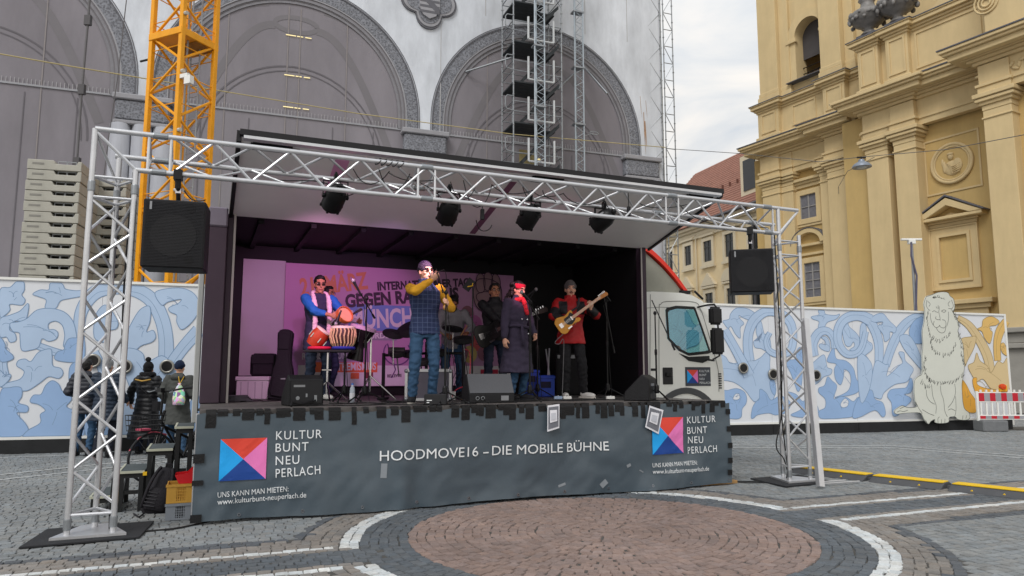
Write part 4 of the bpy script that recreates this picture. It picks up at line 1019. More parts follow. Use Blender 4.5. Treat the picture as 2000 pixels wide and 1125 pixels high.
for P in ([(265, 520, 75), (250, 400, 75), (260, 280, 75), (310, 180, 80), (400, 120, 70), (500, 130, 70), (590, 200, 70), (620, 320, 60), (600, 430, 60), (520, 470, 50), (430, 440, 50), (400, 360, 40), (430, 290, 40)], [(60, 270, 70), (130, 390, 70), (200, 520, 75), (260, 640, 90)], [(800, 480, 50), (780, 380, 70), (830, 290, 70), (900, 280, 60), (945, 340, 50), (950, 420, 40)], [(1250, 190, 90), (1150, 150, 80), (1040, 180, 75), (985, 270, 70), (990, 380, 65), (1050, 460, 60), (1130, 460, 55), (1180, 400, 50), (1210, 280, 45)]): vine('R', P, B1, BL)
orn('R', [(-430, 190), (-350, 90), (-250, 110), (-190, 220), (-120, 260), (-150, 380), (-260, 430), (-330, 560), (-400, 520), (-380, 380)], B1, BL); vine('R', [(-420, 620, 60), (-300, 420, 60), (-200, 300, 60), (-60, 200, 60)], B1, BL)
for P, m_ in (
    ([(50, 195), (100, 180), (110, 140), (150, 95), (210, 88), (270, 105), (310, 140), (270, 185), (215, 170), (180, 150), (185, 175), (220, 215), (190, 250), (190, 335), (150, 300), (115, 240), (90, 255), (60, 220)], B1),
    ([(330, 215), (360, 200), (385, 300), (420, 300), (440, 420), (400, 440), (360, 420), (310, 410), (300, 360), (340, 345), (350, 370), (320, 290)], B1),
    ([(-40, 480), (60, 480), (110, 540), (190, 530), (270, 495), (300, 520), (360, 490), (400, 450), (430, 480), (430, 560), (440, 660), (470, 760), (450, 840), (360, 800), (340, 830), (300, 850), (230, 760), (150, 700), (80, 680), (-40, 660)], B1),
    ([(350, 750), (400, 780), (440, 840), (500, 810), (560, 820), (600, 870), (560, 940), (480, 960), (420, 945), (330, 960), (300, 985), (278, 980), (290, 900), (320, 850), (345, 830)], B2),
    ([(40, 780), (90, 760), (160, 745), (220, 770), (242, 820), (235, 870), (205, 910), (200, 970), (170, 992), (110, 990), (40, 990)], B2),
    ([(770, 160), (830, 145), (825, 110), (870, 105), (885, 140), (960, 150), (1000, 140), (970, 180), (900, 205), (870, 250), (825, 250), (830, 200), (780, 180)], B1),
    ([(1025, 210), (1060, 190), (1075, 240), (1130, 290), (1160, 340), (1155, 410), (1120, 440), (1080, 430), (1120, 400), (1110, 365), (1085, 400), (1050, 395), (1030, 340), (1020, 270)], B1),
    ([(850, 330), (890, 325), (915, 370), (915, 440), (860, 430), (830, 400), (845, 380), (885, 390), (880, 360)], B1),
    ([(770, 560), (800, 520), (870, 470), (890, 540), (900, 575), (935, 590), (925, 630), (870, 650), (820, 700), (780, 700)], B1),
    ([(900, 500), (950, 410), (970, 500), (1050, 520), (1110, 580), (1140, 680), (1195, 690), (1150, 770), (1080, 800), (1000, 810), (960, 820), (1060, 770), (1090, 700), (1080, 620), (1035, 590), (1030, 650), (1005, 715), (965, 670), (955, 590), (970, 545), (905, 530)], B2),
    ([(830, 740), (875, 720), (900, 650), (935, 680), (975, 720), (965, 770), (950, 830), (1010, 810), (1060, 820), (1110, 850), (1150, 815), (1190, 830), (1180, 900), (1110, 970), (1020, 985), (930, 990), (840, 985), (830, 930), (880, 900), (880, 830), (830, 780)], B2),
    ([(1145, 600), (1180, 480), (1230, 500), (1260, 600), (1250, 720), (1200, 800), (1160, 780), (1180, 700)], B1),
    ([(560, 530), (630, 510), (690, 520), (690, 700), (660, 770), (630, 700), (600, 620)], B2), ([(650, 440), (680, 410), (700, 480), (690, 540), (650, 520)], B2), ([(430, 690), (460, 670), (480, 740), (470, 800), (440, 760)], B2),
    ([(570, 780), (640, 790), (700, 850), (760, 800), (830, 930), (760, 960), (700, 980), (600, 960), (690, 900)], B2)): orn('R', P, m_, BL)
for P in ([(130, 830), (150, 790), (180, 790), (185, 825), (160, 838)], [(1005, 870), (1040, 825), (1070, 850), (1060, 890), (1020, 900)]): orn('R', P, FW, BL, 'painted_gap')
for P in ([(0, 220, 50), (60, 250, 70), (110, 330, 70), (140, 440, 65), (140, 580, 60)], [(190, 600, 60), (240, 450, 65), (310, 320, 70), (400, 240, 60), (510, 225, 50)]): vine('Q', P, B1, BL)
for P in ([(735, 235, 40), (820, 290, 55), (900, 400, 65), (960, 520, 70), (990, 650, 60)],): vine('Q', P, G1, GL)
vine('Q', [(1105, 260, 55), (1060, 330, 65), (1035, 430, 55), (1040, 560, 50)], G2, GL)
for P, m_, lm in (
    ([(75, 250), (110, 215), (170, 203), (220, 260), (270, 310), (260, 350), (225, 340), (220, 390), (185, 415), (170, 360), (130, 300), (165, 285), (165, 265), (110, 270)], B1, BL),
    ([(385, 290), (430, 240), (480, 240), (500, 400), (420, 430), (370, 360)], B2, BL), ([(295, 380), (360, 365), (420, 440), (480, 600), (470, 635), (400, 560), (330, 470)], B1, BL),
    ([(90, 660), (120, 560), (190, 590), (215, 590), (200, 680), (290, 600), (320, 570), (290, 500), (330, 500), (340, 560), (400, 620), (380, 670), (350, 720), (260, 740), (180, 800), (150, 850), (60, 800), (80, 700)], B1, BL),
    ([(-20, 850), (80, 780), (110, 850), (170, 880), (190, 960), (165, 985), (110, 935), (0, 985), (-60, 985)], B2, BL),
    ([(205, 830), (230, 780), (300, 770), (350, 760), (380, 690), (398, 740), (380, 800), (330, 815), (370, 835), (385, 860), (350, 900), (310, 920), (290, 970), (245, 975), (235, 880)], B2, BL),
    ([(0, 300), (40, 290), (50, 400), (85, 430), (90, 470), (60, 500), (0, 520)], B1, BL), ([(-20, 520), (70, 560), (90, 650), (60, 800), (0, 870)], B1, BL),
    ([(885, 320), (920, 300), (930, 250), (990, 225), (1050, 260), (1030, 290), (980, 300), (985, 330), (1000, 350), (980, 430), (940, 390), (920, 340)], G2, GL),
    ([(760, 400), (830, 380), (875, 380), (860, 460), (810, 560), (790, 600), (770, 500)], G1, GL),
    ([(815, 600), (860, 570), (880, 500), (905, 560), (960, 600), (990, 650), (1040, 565), (1080, 580), (1120, 540), (1125, 780), (1000, 780), (930, 700), (880, 720), (850, 680)], G1, GL),
    ([(765, 710), (800, 740), (830, 800), (870, 860), (880, 940), (840, 955), (780, 930), (770, 850)], G3, GL),
    ([(850, 700), (880, 690), (885, 740), (950, 770), (1030, 780), (1100, 790), (1100, 830), (900, 810), (860, 770)], G3, GL), ([(1060, 440), (1090, 430), (1115, 520), (1075, 500)], G2, GL)): orn('Q', P, m_, lm)
rotx = Matrix.Rotation(R(90), 3, 'X')
for x, y in ((183, 705), (245, 716), (327, 716), (1450, 719), (1508, 731), (1592, 733)):
    a, z = FE.px(x, y); b = MB(FE); rim = .115
    b.tube([(a + rim * math.cos(t), -.04, z + rim * math.sin(t)) for t in [i * math.pi / 12 for i in range(24)]], .028, 7, closed=True); ph = b.build('porthole', mat('brass_rim', (150, 148, 142), .35, .6), ho, smooth=True)
    b = MB(FE); b.lathe([(0, .0), (.105, .0), (.105, .03), (0, .03)], (a, -.03, z), 20, rotx); b.build('peephole', mat('hole_dark', (14, 15, 17), .3), ph)
# lion cut-out board fixed in front of the hoarding
LIO = mat('lion_board', (206, 208, 198), .6, 0, .04, 1.2); LLN = mat('lion_line', (70, 72, 70), .7)
LE = -.16
def lpt(p): return FE.px(1680 + p[0] / 3.878, 560 + p[1] / 3.878, LE)
out = [(500, 75), (545, 60), (580, 45), (625, 38), (665, 45), (680, 70), (705, 90), (715, 130), (715, 165), (705, 190), (735, 240), (748, 300), (740, 340), (765, 400), (780, 450), (785, 540), (790, 600), (780, 680), (770, 740), (775, 850), (785, 910), (800, 935), (825, 955), (830, 995), (800, 1010), (740, 1005), (720, 985), (675, 990), (670, 1025), (620, 1035), (570, 1030), (565, 1005), (535, 1020), (518, 1040), (490, 1015), (470, 975), (450, 955), (380, 955), (320, 960), (275, 965), (258, 945), (280, 920), (320, 900), (360, 915), (430, 908), (415, 870), (408, 780), (412, 710), (440, 680), (468, 660), (470, 600), (468, 520), (475, 440), (470, 340), (485, 260), (490, 180), (482, 130)]
lion = thing('lion_cutout', 'large pale grey lion cut-out board sitting in front of the hoarding', 'cutout', FE.w(lpt((620, 1030))[0], LE, 0))
P = smoothpoly([lpt(p) for p in out], 3); b = MB(FE); b.prism(P, LE, LE + .025); b.build('board', LIO, lion)
b = MB(FE); cxL = lpt((620, 600))
for sx in (-.4, .4): b.box(cxL[0] + sx - .03, cxL[0] + sx + .03, LE + .026, -.03, .5, 2.0)
b.build('spacer', BLKM, lion)
def fur(pts, n_, ln, ang, jit=.35):
    S = smoothpoly(pts, 8, False); o = []
    for i in range(n_):
        p = Vector(S[int(i * (len(S) - 1) / max(1, n_ - 1))]); a_ = R(ang) + random.uniform(-jit, jit); l_ = ln * random.uniform(.6, 1.2)
        q = p + Vector((math.cos(a_), math.sin(a_))) * l_; m_ = (p + q) / 2 + Vector((random.uniform(-4, 4), 0)); o.append([tuple(p), tuple(m_), tuple(q)])
        r_ = q + Vector((random.uniform(4, 10), -l_ * .5)); o.append([tuple(q), tuple(r_)])
    return o
ST_ = [out + [out[0]]]
ST_ += [[(545, 190), (560, 182), (575, 190), (590, 195)], [(615, 185), (632, 175), (650, 182), (635, 194), (615, 185)], [(575, 225), (570, 240), (590, 250), (605, 245), (602, 225), (595, 190), (600, 165)], [(605, 245), (605, 258)],
        [(560, 260), (555, 290), (575, 310), (598, 300), (600, 290), (612, 308), (640, 310), (650, 280), (640, 255), (620, 250)], [(575, 310), (590, 335), (615, 350), (640, 340), (650, 300)], [(575, 150), (582, 165)], [(590, 140), (590, 170)], [(600, 150), (595, 165)],
        [(530, 200), (535, 250), (552, 290)], [(668, 190), (668, 250), (655, 300)], [(505, 100), (500, 140), (515, 170), (530, 180)], [(690, 100), (705, 140), (695, 165), (668, 165)], [(510, 110), (530, 130), (520, 150)], [(680, 110), (665, 130), (675, 150)],
        [(608, 750), (612, 800), (632, 860), (640, 940), (660, 985)], [(715, 735), (722, 800), (700, 870), (665, 915)], [(722, 830), (726, 930), (715, 985)], [(500, 780), (505, 830), (530, 870), (565, 890)], [(540, 740), (550, 830), (575, 900), (572, 960)],
        [(665, 935), (690, 925), (720, 940)], [(590, 1030), (588, 1000), (600, 985)], [(615, 1032), (615, 1005)], [(640, 1030), (642, 1000)], [(775, 1005), (778, 975)], [(800, 1000), (805, 975)], [(495, 1010), (505, 1030)], [(470, 930), (520, 960), (560, 975)], [(280, 950), (300, 940), (330, 945), (360, 935)], [(420, 870), (440, 915), (470, 960)], [(300, 925), (340, 905)]]
ST_ += fur([(560, 90), (590, 82), (640, 95)], 8, 16, 200) + fur([(515, 180), (510, 250), (525, 330), (540, 400)], 12, 30, 95) + fur([(690, 170), (720, 230), (738, 290)], 10, 28, 60) + fur([(555, 370), (590, 395), (640, 375), (680, 340)], 10, 28, 100) + fur([(535, 400), (560, 470), (620, 500), (690, 490), (720, 420)], 16, 32, 95)
ST_ += fur([(740, 340), (765, 430), (770, 520), (785, 570)], 12, 32, 80) + fur([(490, 520), (485, 600), (500, 660), (530, 690)], 12, 34, 95) + fur([(525, 690), (580, 715), (650, 715), (720, 700), (775, 650)], 20, 30, 95) + fur([(470, 700), (490, 740), (525, 740)], 6, 34, 95)
b = MB(FE)
for s_ in ST_: polyline_strip(b, [lpt(p) for p in smoothpoly(s_, 3, False)], .011, LE - .003)
b.build('line_drawing', LLN, lion)
# ================================================================== stage truck
D0 = 1.9; DB = D0 + 2.35; ZT_ = 3.58
s0 = ST.px(449, 620, D0)[0]; s1 = ST.px(1252, 620, D0)[0]
TRW = mat('truck_white', (228, 229, 223), .35, 0, .04, 1.5, spec=.5); INB = mat('inside_black', (17, 17, 19), .7, 0, .2, 3); AUB = mat('aubergine_frame', (62, 48, 60), .5, .1, .12, 4)
FLAP = mat('flap_white', (236, 234, 232), .45, 0, .05, 1.2)
DECK = mat('stage_deck', (92, 88, 86), .6, 0, .25, 4, .15, 30, stretch=(.5, 3, 1))
truck = thing('stage_truck', 'white box truck opened along its side into a mobile stage', 'truck', ST.w(SLEN / 2, 3.2, 0), 0)
def sb(nm, x0, x1, y0, y1, z0, z1, m, par=None, bev=0.0):
    b_ = MB(ST); b_.box(x0, x1, y0, y1, z0, z1); return b_.build(nm, m, par or truck, bev=bev)
sb('box_floor', s0, s1, D0 + .02, DB, SZ - .16, SZ, DECK)
npl = 6
for i in range(npl):
    y0 = .03 + (D0 - .03) * i / npl; sb('deck_board', .0, SLEN, y0, y0 + (D0 - .03) / npl - .008, SZ - .05, SZ + random.uniform(-.002, .002), DECK)
sb('deck_frame', .02, SLEN - .02, .06, D0, SZ - .2, SZ - .052, BLKM)
for x in (.1, SLEN * .33, SLEN * .66, SLEN - .1):
    for y in (.15, 1.2): sb('deck_leg', x - .03, x + .03, y - .03, y + .03, 0, SZ - .2, BLKM)
sb('back_wall', s0, s1, DB, DB + .05, SZ, ZT_, INB); sb('end_wall', s0 - .06, s0, D0 + .12, DB + .05, SZ - .3, ZT_, [INB][0]); sb('end_wall', s1, s1 + .06, D0 + .12, DB + .05, SZ - .3, ZT_, INB)
sb('box_roof', s0 - .06, s1 + .06, D0 + .05, DB + .05, ZT_, ZT_ + .06, INB)
for i in range(9):
    x = s0 + (s1 - s0) * (i + .5) / 9; sb('roof_rib', x - .035, x + .035, D0 + .2, DB, ZT_ - .06, ZT_, INB)
sb('outer_skin', s0 - .08, s1 + .08, DB + .051, DB + .07, SZ - .3, ZT_ + .06, TRW)
sb('end_skin', s1 + .061, s1 + .08, D0 + .14, DB + .05, SZ - .3, ZT_ + .06, TRW)
sb('corner_post', s1, s1 + .1, D0 - .04, D0 + .12, SZ, ZT_, AUB, bev=.01); sb('edge_trim', s1 - .012, s1 + .01, D0 - .055, D0 - .041, SZ, ZT_, mat('worn_edge', (182, 176, 172), .5))
sb('corner_post', s0 - .08, s0, D0 - .04, D0 + .12, SZ, ZT_, AUB, bev=.01); sb('edge_trim', s0 - .005, s0 + .022, D0 - .055, D0 - .041, SZ, ZT_, mat('worn_edge', (182, 176, 172), .5))
lp0 = ST.px(397, 620, D0 - .3)[0]; sb('side_panel', lp0, s0 - .082, D0 - .2, D0 + .02, SZ + .002, 3.36, AUB, bev=.012)
sb('panel_cap', lp0, s0 - .082, D0 - .21, D0 + .03, 3.363, 3.62, mat('cap_grey', (112, 104, 116), .5), bev=.02)
sb('side_panel', lp0 - .08, lp0 - .01, D0 + .1, D0 + .9, SZ - .25, 2.9, mat('door_grey', (178, 180, 178), .5, .2, .06, 3), bev=.01)
sb('chassis', .3, SLEN + 1.8, 2.3, 4.0, .45, SZ - .32, BLKM)
# folding roof flap
fz0, fz1 = 3.56, 4.05
fs0, fs1 = s0 - .02, ST.px(1415, 378, .0)[0]
fs1 = min(fs1, s1 + .15)
def flap(nm, x0, x1, y0, y1, t0, t1, m, off=0.0):
    """slab lying on the flap's slope: y from the hinge (D0) to the outer edge (0)"""
    z = lambda y: fz1 + (fz0 - fz1) * y / D0
    b_ = MB(ST); b_.add([(x0, y0, z(y0) + t0), (x1, y0, z(y0) + t0), (x1, y1, z(y1) + t0), (x0, y1, z(y1) + t0), (x0, y0, z(y0) + t1), (x1, y0, z(y0) + t1), (x1, y1, z(y1) + t1), (x0, y1, z(y1) + t1)],
        [(0, 3, 2, 1), (4, 5, 6, 7), (0, 1, 5, 4), (1, 2, 6, 5), (2, 3, 7, 6), (3, 0, 4, 7)]); return b_.build(nm, m, truck)
flap('roof_flap', fs0, fs1, .02, D0, 0, .05, FLAP)
flap('flap_edge', fs0 - .02, fs1 + .02, -.03, .018, .0, .062, mat('edge_black', (24, 23, 26), .45)); flap('flap_edge', fs0 - .05, fs0 - .003, .02, D0, -.05, .07, mat('edge_black', (24, 23, 26), .45)); flap('flap_edge', fs1 + .003, fs1 + .04, .02, D0, -.03, .07, mat('edge_black', (24, 23, 26), .45))
flap('flap_rail', fs0 + .02, fs1 - .02, -.028, .03, -.036, -.003, ALU)
flap('flap_stripe', s0 + .52 * (s1 - s0), s0 + .52 * (s1 - s0) + .09, .3, D0 - .05, -.006, -.001, mat('stripe', (126, 84, 108), .6)); flap('flap_stripe', s0 + 1.02, s0 + 1.18, .25, 1.2, -.006, -.001, mat('pink_strip', (214, 150, 190), .5))
for x in (fs0 + .12, s0 + .56 * (s1 - s0), fs1 - .5):
    flap('hinge_plate', x, x + .42, .08, .22, -.02, -.003, mat('edge_black', (24, 23, 26), .45))
    b = MB(ST); zz = fz1 - .05; b.rod((x - .02, .12, zz), (x + .35, .12, zz - .005), .028, 8); b.rod((x + .35, .12, zz - .005), (x + .5, .12, zz - .005), .012, 6); b.build('gas_strut', BLKM, truck)
# cab
CE = D0 + .12
cabp = lambda x, y: ST.px(x, y, CE)
out_ = [cabp(*p) for p in ((1256, 775), (1256, 572), (1268, 569), (1330, 572), (1352, 577), (1372, 588), (1384, 606), (1397, 640), (1408, 690), (1413, 725), (1416, 775))]
zb_ = .62; out_[0] = (out_[0][0], zb_); out_[-1] = (out_[-1][0], zb_)
win_ = [cabp(*p) for p in ((1299, 602), (1320, 597), (1357, 599), (1372, 640), (1389, 690), (1345, 695), (1325, 685), (1303, 662))]
def resamp(P, c, n):
    o = []
    for k_ in range(n):
        t = 2 * math.pi * k_ / n; dx_, dz_ = math.cos(t), math.sin(t); best = None
        for i in range(len(P)):
            (x0, z0), (x1, z1) = P[i], P[(i + 1) % len(P)]; ex, ez = x1 - x0, z1 - z0; den = dx_ * ez - dz_ * ex
            if abs(den) < 1e-9: continue
            u_ = ((x0 - c[0]) * ez - (z0 - c[1]) * ex) / den; v_ = ((x0 - c[0]) * dz_ - (z0 - c[1]) * dx_) / den
            if u_ > 0 and -1e-6 <= v_ <= 1 + 1e-6 and (best is None or u_ > best): best = u_
        o.append((c[0] + dx_ * best, c[1] + dz_ * best))
    return o
cw = (sum(p[0] for p in win_) / 8, sum(p[1] for p in win_) / 8)
oS = out_; NN = 72
Oo, Ii = resamp(oS, cw, NN), resamp(win_, cw, NN)
CW2 = CE + 2.15
cab = None
b = MB(ST)
for yy, fl in ((CE, 1), (CW2, -1)):
    V = [(x, yy, z) for x, z in Oo] + [(x, yy, z) for x, z in Ii]
    b.add(V, [((i, (i + 1) % NN, NN + (i + 1) % NN, NN + i) if fl < 0 else (i, NN + i, NN + (i + 1) % NN, (i + 1) % NN)) for i in range(NN)])
n_ = len(out_)
for i in range(n_):
    if i in (5, 6, 7): continue                              # the windscreen gap
    (x0, z0), (x1, z1) = out_[i], out_[(i + 1) % n_]
    b.add([(x0, CE, z0), (x1, CE, z1), (x1, CW2, z1), (x0, CW2, z0)], [(0, 1, 2, 3)])
cab = b.build('cab', TRW, truck)
WINF = mat('window_rubber', (26, 28, 30), .5); GLS = tinted('cab_glass', (176, 214, 214))
for yy, d_ in ((CE, -.006), (CW2, .006)):
    b = MB(ST); Iw = [(cw[0] + (x - cw[0]) * .88, cw[1] + (z - cw[1]) * .88) for x, z in Ii]
    V = [(x, yy + d_, z) for x, z in Ii] + [(x, yy + d_, z) for x, z in Iw]; b.add(V, [(i, (i + 1) % NN, NN + (i + 1) % NN, NN + i) for i in range(NN)]); wf = b.build('window_frame', WINF, cab)
    b = MB(ST); b.add([(x, yy + d_ * .5, z) for x, z in Iw], [tuple(range(NN))]); b.build('side_window', GLS, cab)
b = MB(ST)
for i in (5, 6, 7):
    (x0, z0), (x1, z1) = out_[i], out_[i + 1]; b.add([(x0, CE + .1, z0), (x1, CE + .1, z1), (x1, CW2 - .1, z1), (x0, CW2 - .1, z0)], [(0, 1, 2, 3)])
b.build('windscreen', GLS, cab)
b = MB(ST); wlow = [cabp(*p) for p in ((1326, 690), (1345, 697), (1385, 695), (1386, 702), (1372, 709), (1345, 705))]; b.prism(wlow, CE - .008, CE - .001); b.build('lower_window_trim', WINF, cab)
# door seams, handle, sill, logo sign, mirrors, vents
seam = mat('door_gap', (120, 122, 118), .7); b = MB(ST)
polyline_strip(b, smoothpoly([cabp(*p) for p in ((1287, 760), (1287, 610), (1290, 595), (1302, 589), (1355, 590), (1368, 604), (1380, 640), (1402, 720), (1404, 765))], 4, False), .012, CE - .004); b.build('door_seam', seam, cab)
b = MB(ST); polyline_strip(b, [cabp(1258, 602), cabp(1290, 600), cabp(1360, 602)], .008, CE - .003); polyline_strip(b, [cabp(1270, 575), cabp(1269, 770)], .012, CE - .003); b.build('panel_seam', seam, cab)
a, z = cabp(1305, 733); b = MB(ST); b.box(a - .11, a + .09, CE - .014, CE + .0, z - .15, z + .13); dh = b.build('door_handle', BLK, cab, bev=.02)
b = MB(ST); b.box(a - .06, a + .05, CE - .04, CE - .015, z - .02, z + .05); b.build('grip', BLKM, dh, bev=.01)
a, z = cabp(1406, 745)
for k_ in range(7): sb('air_slot', a - .03, a + .03, CE - .012, CE - .001, z - .12 + k_ * .04, z - .10 + k_ * .04, BLK, cab)
a, z = cabp(1280, 722); b = MB(ST); b.box(a - .09, a + .0, CE - .006, CE - .001, z - .02, z + .02); b.build('model_plate', BLK, cab)
LOGO = [mat('logo_red', (222, 72, 56), .6, 0, .06), mat('logo_blue', (30, 160, 232), .6, 0, .06), mat('logo_pink', (228, 120, 184), .6, 0, .06), mat('logo_navy', (24, 66, 142), .6, 0, .06)]
SIGN = mat('sign_grey', (64, 68, 76), .6, 0, .05)
def logo(F, x0, x1, z0, z1, e, par, disp=None):
    c_ = ((x0 + x1) / 2, (z0 + z1) / 2); Q = [(x0, z0), (x1, z0), (x1, z1), (x0, z1)]
    o = []
    for nm, m_, i in (('logo_triangle', LOGO[3], 0), ('logo_triangle', LOGO[2], 1), ('logo_triangle', LOGO[0], 2), ('logo_triangle', LOGO[1], 3)):
        P_ = [Q[i], Q[(i + 1) % 4], c_]; b_ = MB(F); K = 8; V = []; Fc = []
        for r_ in range(K + 1):                      # subdivided so that it can follow the cloth
            for q_ in range(r_ + 1):
                u_ = r_ / K; v_ = q_ / r_ if r_ else 0
                x = P_[2][0] + (P_[0][0] - P_[2][0]) * u_ + (P_[1][0] - P_[0][0]) * u_ * v_; zz = P_[2][1] + (P_[0][1] - P_[2][1]) * u_ + (P_[1][1] - P_[0][1]) * u_ * v_
                V.append((x, e - .003 + (disp(x, zz) if disp else 0), zz))
        idx = lambda r_, q_: r_ * (r_ + 1) // 2 + q_
        for r_ in range(K):
            for q_ in range(r_ + 1):
                Fc.append((idx(r_, q_), idx(r_ + 1, q_), idx(r_ + 1, q_ + 1)))
                if q_ < r_: Fc.append((idx(r_, q_), idx(r_ + 1, q_ + 1), idx(r_, q_ + 1)))
        b_.add(V, Fc); b_.build(nm, m_, par)
a0, z0 = cabp(1339, 754); a1 = cabp(1388, 754)[0]; z1 = cabp(1360, 717)[1]
b = MB(ST); b.box(a0, a1, CE - .008, CE - .001, z0, z1); sg = b.build('door_sign', SIGN, cab)
logo(ST, a0 + .03, a0 + .03 + (z1 - z0) * .70, z0 + (z1 - z0) * .15, z0 + (z1 - z0) * .85, CE - .009, sg)
for i, tx in enumerate(('KULTUR', 'BUNT', 'NEU', 'PERLACH')): lettering(tx, .053, TWHITE, sg, ST, a0 + .05 + (z1 - z0) * .74, z1 - .085 - i * .066, CE - .011, spacing=1.1)
for (xa, ya, xb, yb, off) in ((1387, 600, 1408, 634, .34), (1391, 641, 1412, 692, .34)):
    p = ST.px(xa, yb, CE - off); q = ST.px(xb, ya, CE - off); b = MB(ST); b.box(p[0], q[0], CE - off - .05, CE - off + .07, p[1], q[1]); b.build('mirror', BLK, cab, bev=.035, seg=3)
p = ST.px(1400, 597, CE - .34); q = ST.px(1405, 695, CE - .34); c1 = cabp(1362, 600); c2 = cabp(1378, 702)
b = MB(ST); b.tube([(c1[0], CE, c1[1]), (c1[0] + .1, CE - .15, c1[1] + .03), (p[0] - .05, CE - .34, p[1] + .02), (p[0], CE - .34, p[1] - .05)], .016, 7); b.tube([(p[0], CE - .34, p[1] - .2), (p[0] + .02, CE - .34, q[1] + .3), (q[0], CE - .34, q[1]), (q[0] - .1, CE - .3, q[1] - .06), (c2[0] + .1, CE - .1, c2[1] - .02), (c2[0], CE, c2[1])], .016, 7); b.build('mirror_arm', BLK, cab)
p = cabp(1320, 610); b = MB(ST); b.ball((p[0], CE + .5, p[1] - .02), .15, .06, .09, 14, 8); b.build('sun_visor', mat('visor', (56, 58, 62), .5), cab, smooth=True)
for s_ in (.35, 1.35): 
    b = MB(ST); a_ = cabp(1290, 700)[0]; b.box(a_ - .05, a_ + .12, CE + s_, CE + s_ + .5, 1.5, 2.22); b.box(a_, a_ + .5, CE + s_, CE + s_ + .5, 1.35, 1.5); b.build('seat', mat('seat_dark', (36, 38, 42), .8), cab, bev=.05, seg=2)
a_ = cabp(1352, 690); b = MB(ST); rm = Matrix.Rotation(R(-55), 3, 'Y'); cwh = Vector((a_[0], CE + .6, a_[1] - .03)); b.tube([cwh + rm @ Vector((.21 * math.cos(t), .21 * math.sin(t), 0)) for t in [i * .35 for i in range(18)]], .018, 6, closed=True); b.build('steering_wheel', BLK, cab)
b = MB(ST); b.box(a_[0] + .05, a_[0] + .5, CE + .03, CW2 - .03, 1.3, a_[1] - .08); b.build('dashboard', mat('seat_dark', (36, 38, 42), .8), cab, bev=.04)
b = MB(ST); p = cabp(1352, 572); b.box(p[0] - .2, p[0] - .02, CE + .02, CE + .1, p[1] - .02, p[1] + .04); b.rod((p[0] + .05, CE, p[1] + .03), (p[0] + .22, CE, p[1] - .1), .02); b.build('roof_vent', BLK, cab)
# roof deflector with a red edge
dfl = [cabp(*p) for p in ((1256, 570), (1256, 490), (1268, 492), (1300, 522), (1325, 550), (1343, 574), (1330, 572))]
b = MB(ST); b.prism(dfl, CE + .10, CW2 - .1); b.build('roof_deflector', mat('deflector_grey', (150, 150, 138), .5, 0, .12, 3), cab)
b = MB(ST); Q = smoothpoly([cabp(*p) for p in ((1256, 489), (1270, 492), (1300, 519), (1325, 548), (1346, 577))], 4, False); n_ = len(Q)
for i in range(n_ - 1):
    (x0, z0), (x1, z1) = Q[i], Q[i + 1]; b.add([(x0, CE + .04, z0), (x1, CE + .04, z1), (x1, CE + .04, z1 + .09), (x0, CE + .04, z0 + .09), (x0, CW2, z0), (x1, CW2, z1), (x1, CW2, z1 + .09), (x0, CW2, z0 + .09)], [(0, 1, 2, 3), (3, 2, 6, 7), (0, 4, 5, 1)])
b.build('deflector_edge', mat('deflector_red', (226, 56, 40), .45), cab)
def wheel(x, y):
    b_ = MB(ST); b_.lathe([(.28, -.14), (.47, -.13), (.5, -.06), (.5, .06), (.47, .13), (.28, .14)], (x, y, .5), 28, Matrix.Rotation(R(90), 3, 'X')); o = b_.build('wheel', RUB, truck, smooth='auto')
    b_ = MB(ST); b_.lathe([(0, -.05), (.1, -.08), (.26, -.04), (.3, -.13), (.3, .13), (0, .13)], (x, y, .5), 20, Matrix.Rotation(R(90), 3, 'X')); b_.build('rim', STEEL, o)
for x in (1.5, out_[0][0] + .85):
    for y in (CE + .25, CW2 - .2): wheel(x, y)
a_ = out_[0][0] + .85; b = MB(ST); P = arc(a_, .55, .72, .2, math.pi - .2, 20) + arc(a_, .55, .62, math.pi - .2, .2, 20); b.prism(P, CE - .02, CE + .3); b.build('wheel_arch', mat('arch_grey', (72, 74, 76), .6), cab)

# ================================================================== front banner taped to the deck edge
BG = None
def ban_extra(t, b, mu, vec):
    pass
BAN = mat('banner_cloth', (74, 86, 95), .36, 0, .10, 1.6, .16, 7, spec=.5)
EB = -.02
def wr(a, z):
    k_ = max(0.0, 1 - z / SZ)
    v = .030 * noise.noise((a * 1.1, z * 1.6, 1.0)) * (.25 + k_) + .018 * noise.noise((a * 3.1 + z, z * 2.4, 4.0)) * (.15 + k_) + .010 * abs(noise.noise((a * 5 - z * 3, z * 4, 9.0))) * (.3 + k_)
    v += .02 * k_ * math.sin(a * 2.3 + 1.5 * math.sin(a))
    d1 = a - 2.1; v += -.028 * math.exp(-(d1 / .09) ** 2) * k_ + .03 * math.exp(-((a - 2.32) / .12) ** 2) * k_
    return -.035 + v * 1.7
def ztopb(a): return SZ - .035 + .010 * math.sin(a * 7) + .008 * math.sin(a * 17)
banner = thing('stage_banner', 'dark slate printed banner covering the front of the stage', 'banner', ST.w(SLEN / 2, EB, 0))
b = MB(ST); na, nz = 170, 30; A0, A1 = -.02, SLEN + .02; V = []
for i in range(na + 1):
    a = A0 + (A1 - A0) * i / na; zt = ztopb(a); zb = .015 + .018 * (1 + math.sin(a * 1.9 + 1)) * .6
    for j in range(nz + 1):
        z = zt + (zb - zt) * j / nz; V.append((a, EB + wr(a, z), z))
b.add(V, [(i * (nz + 1) + j, i * (nz + 1) + j + 1, (i + 1) * (nz + 1) + j + 1, (i + 1) * (nz + 1) + j) for i in range(na) for j in range(nz)])
b.build('cloth', BAN, banner, smooth=True)
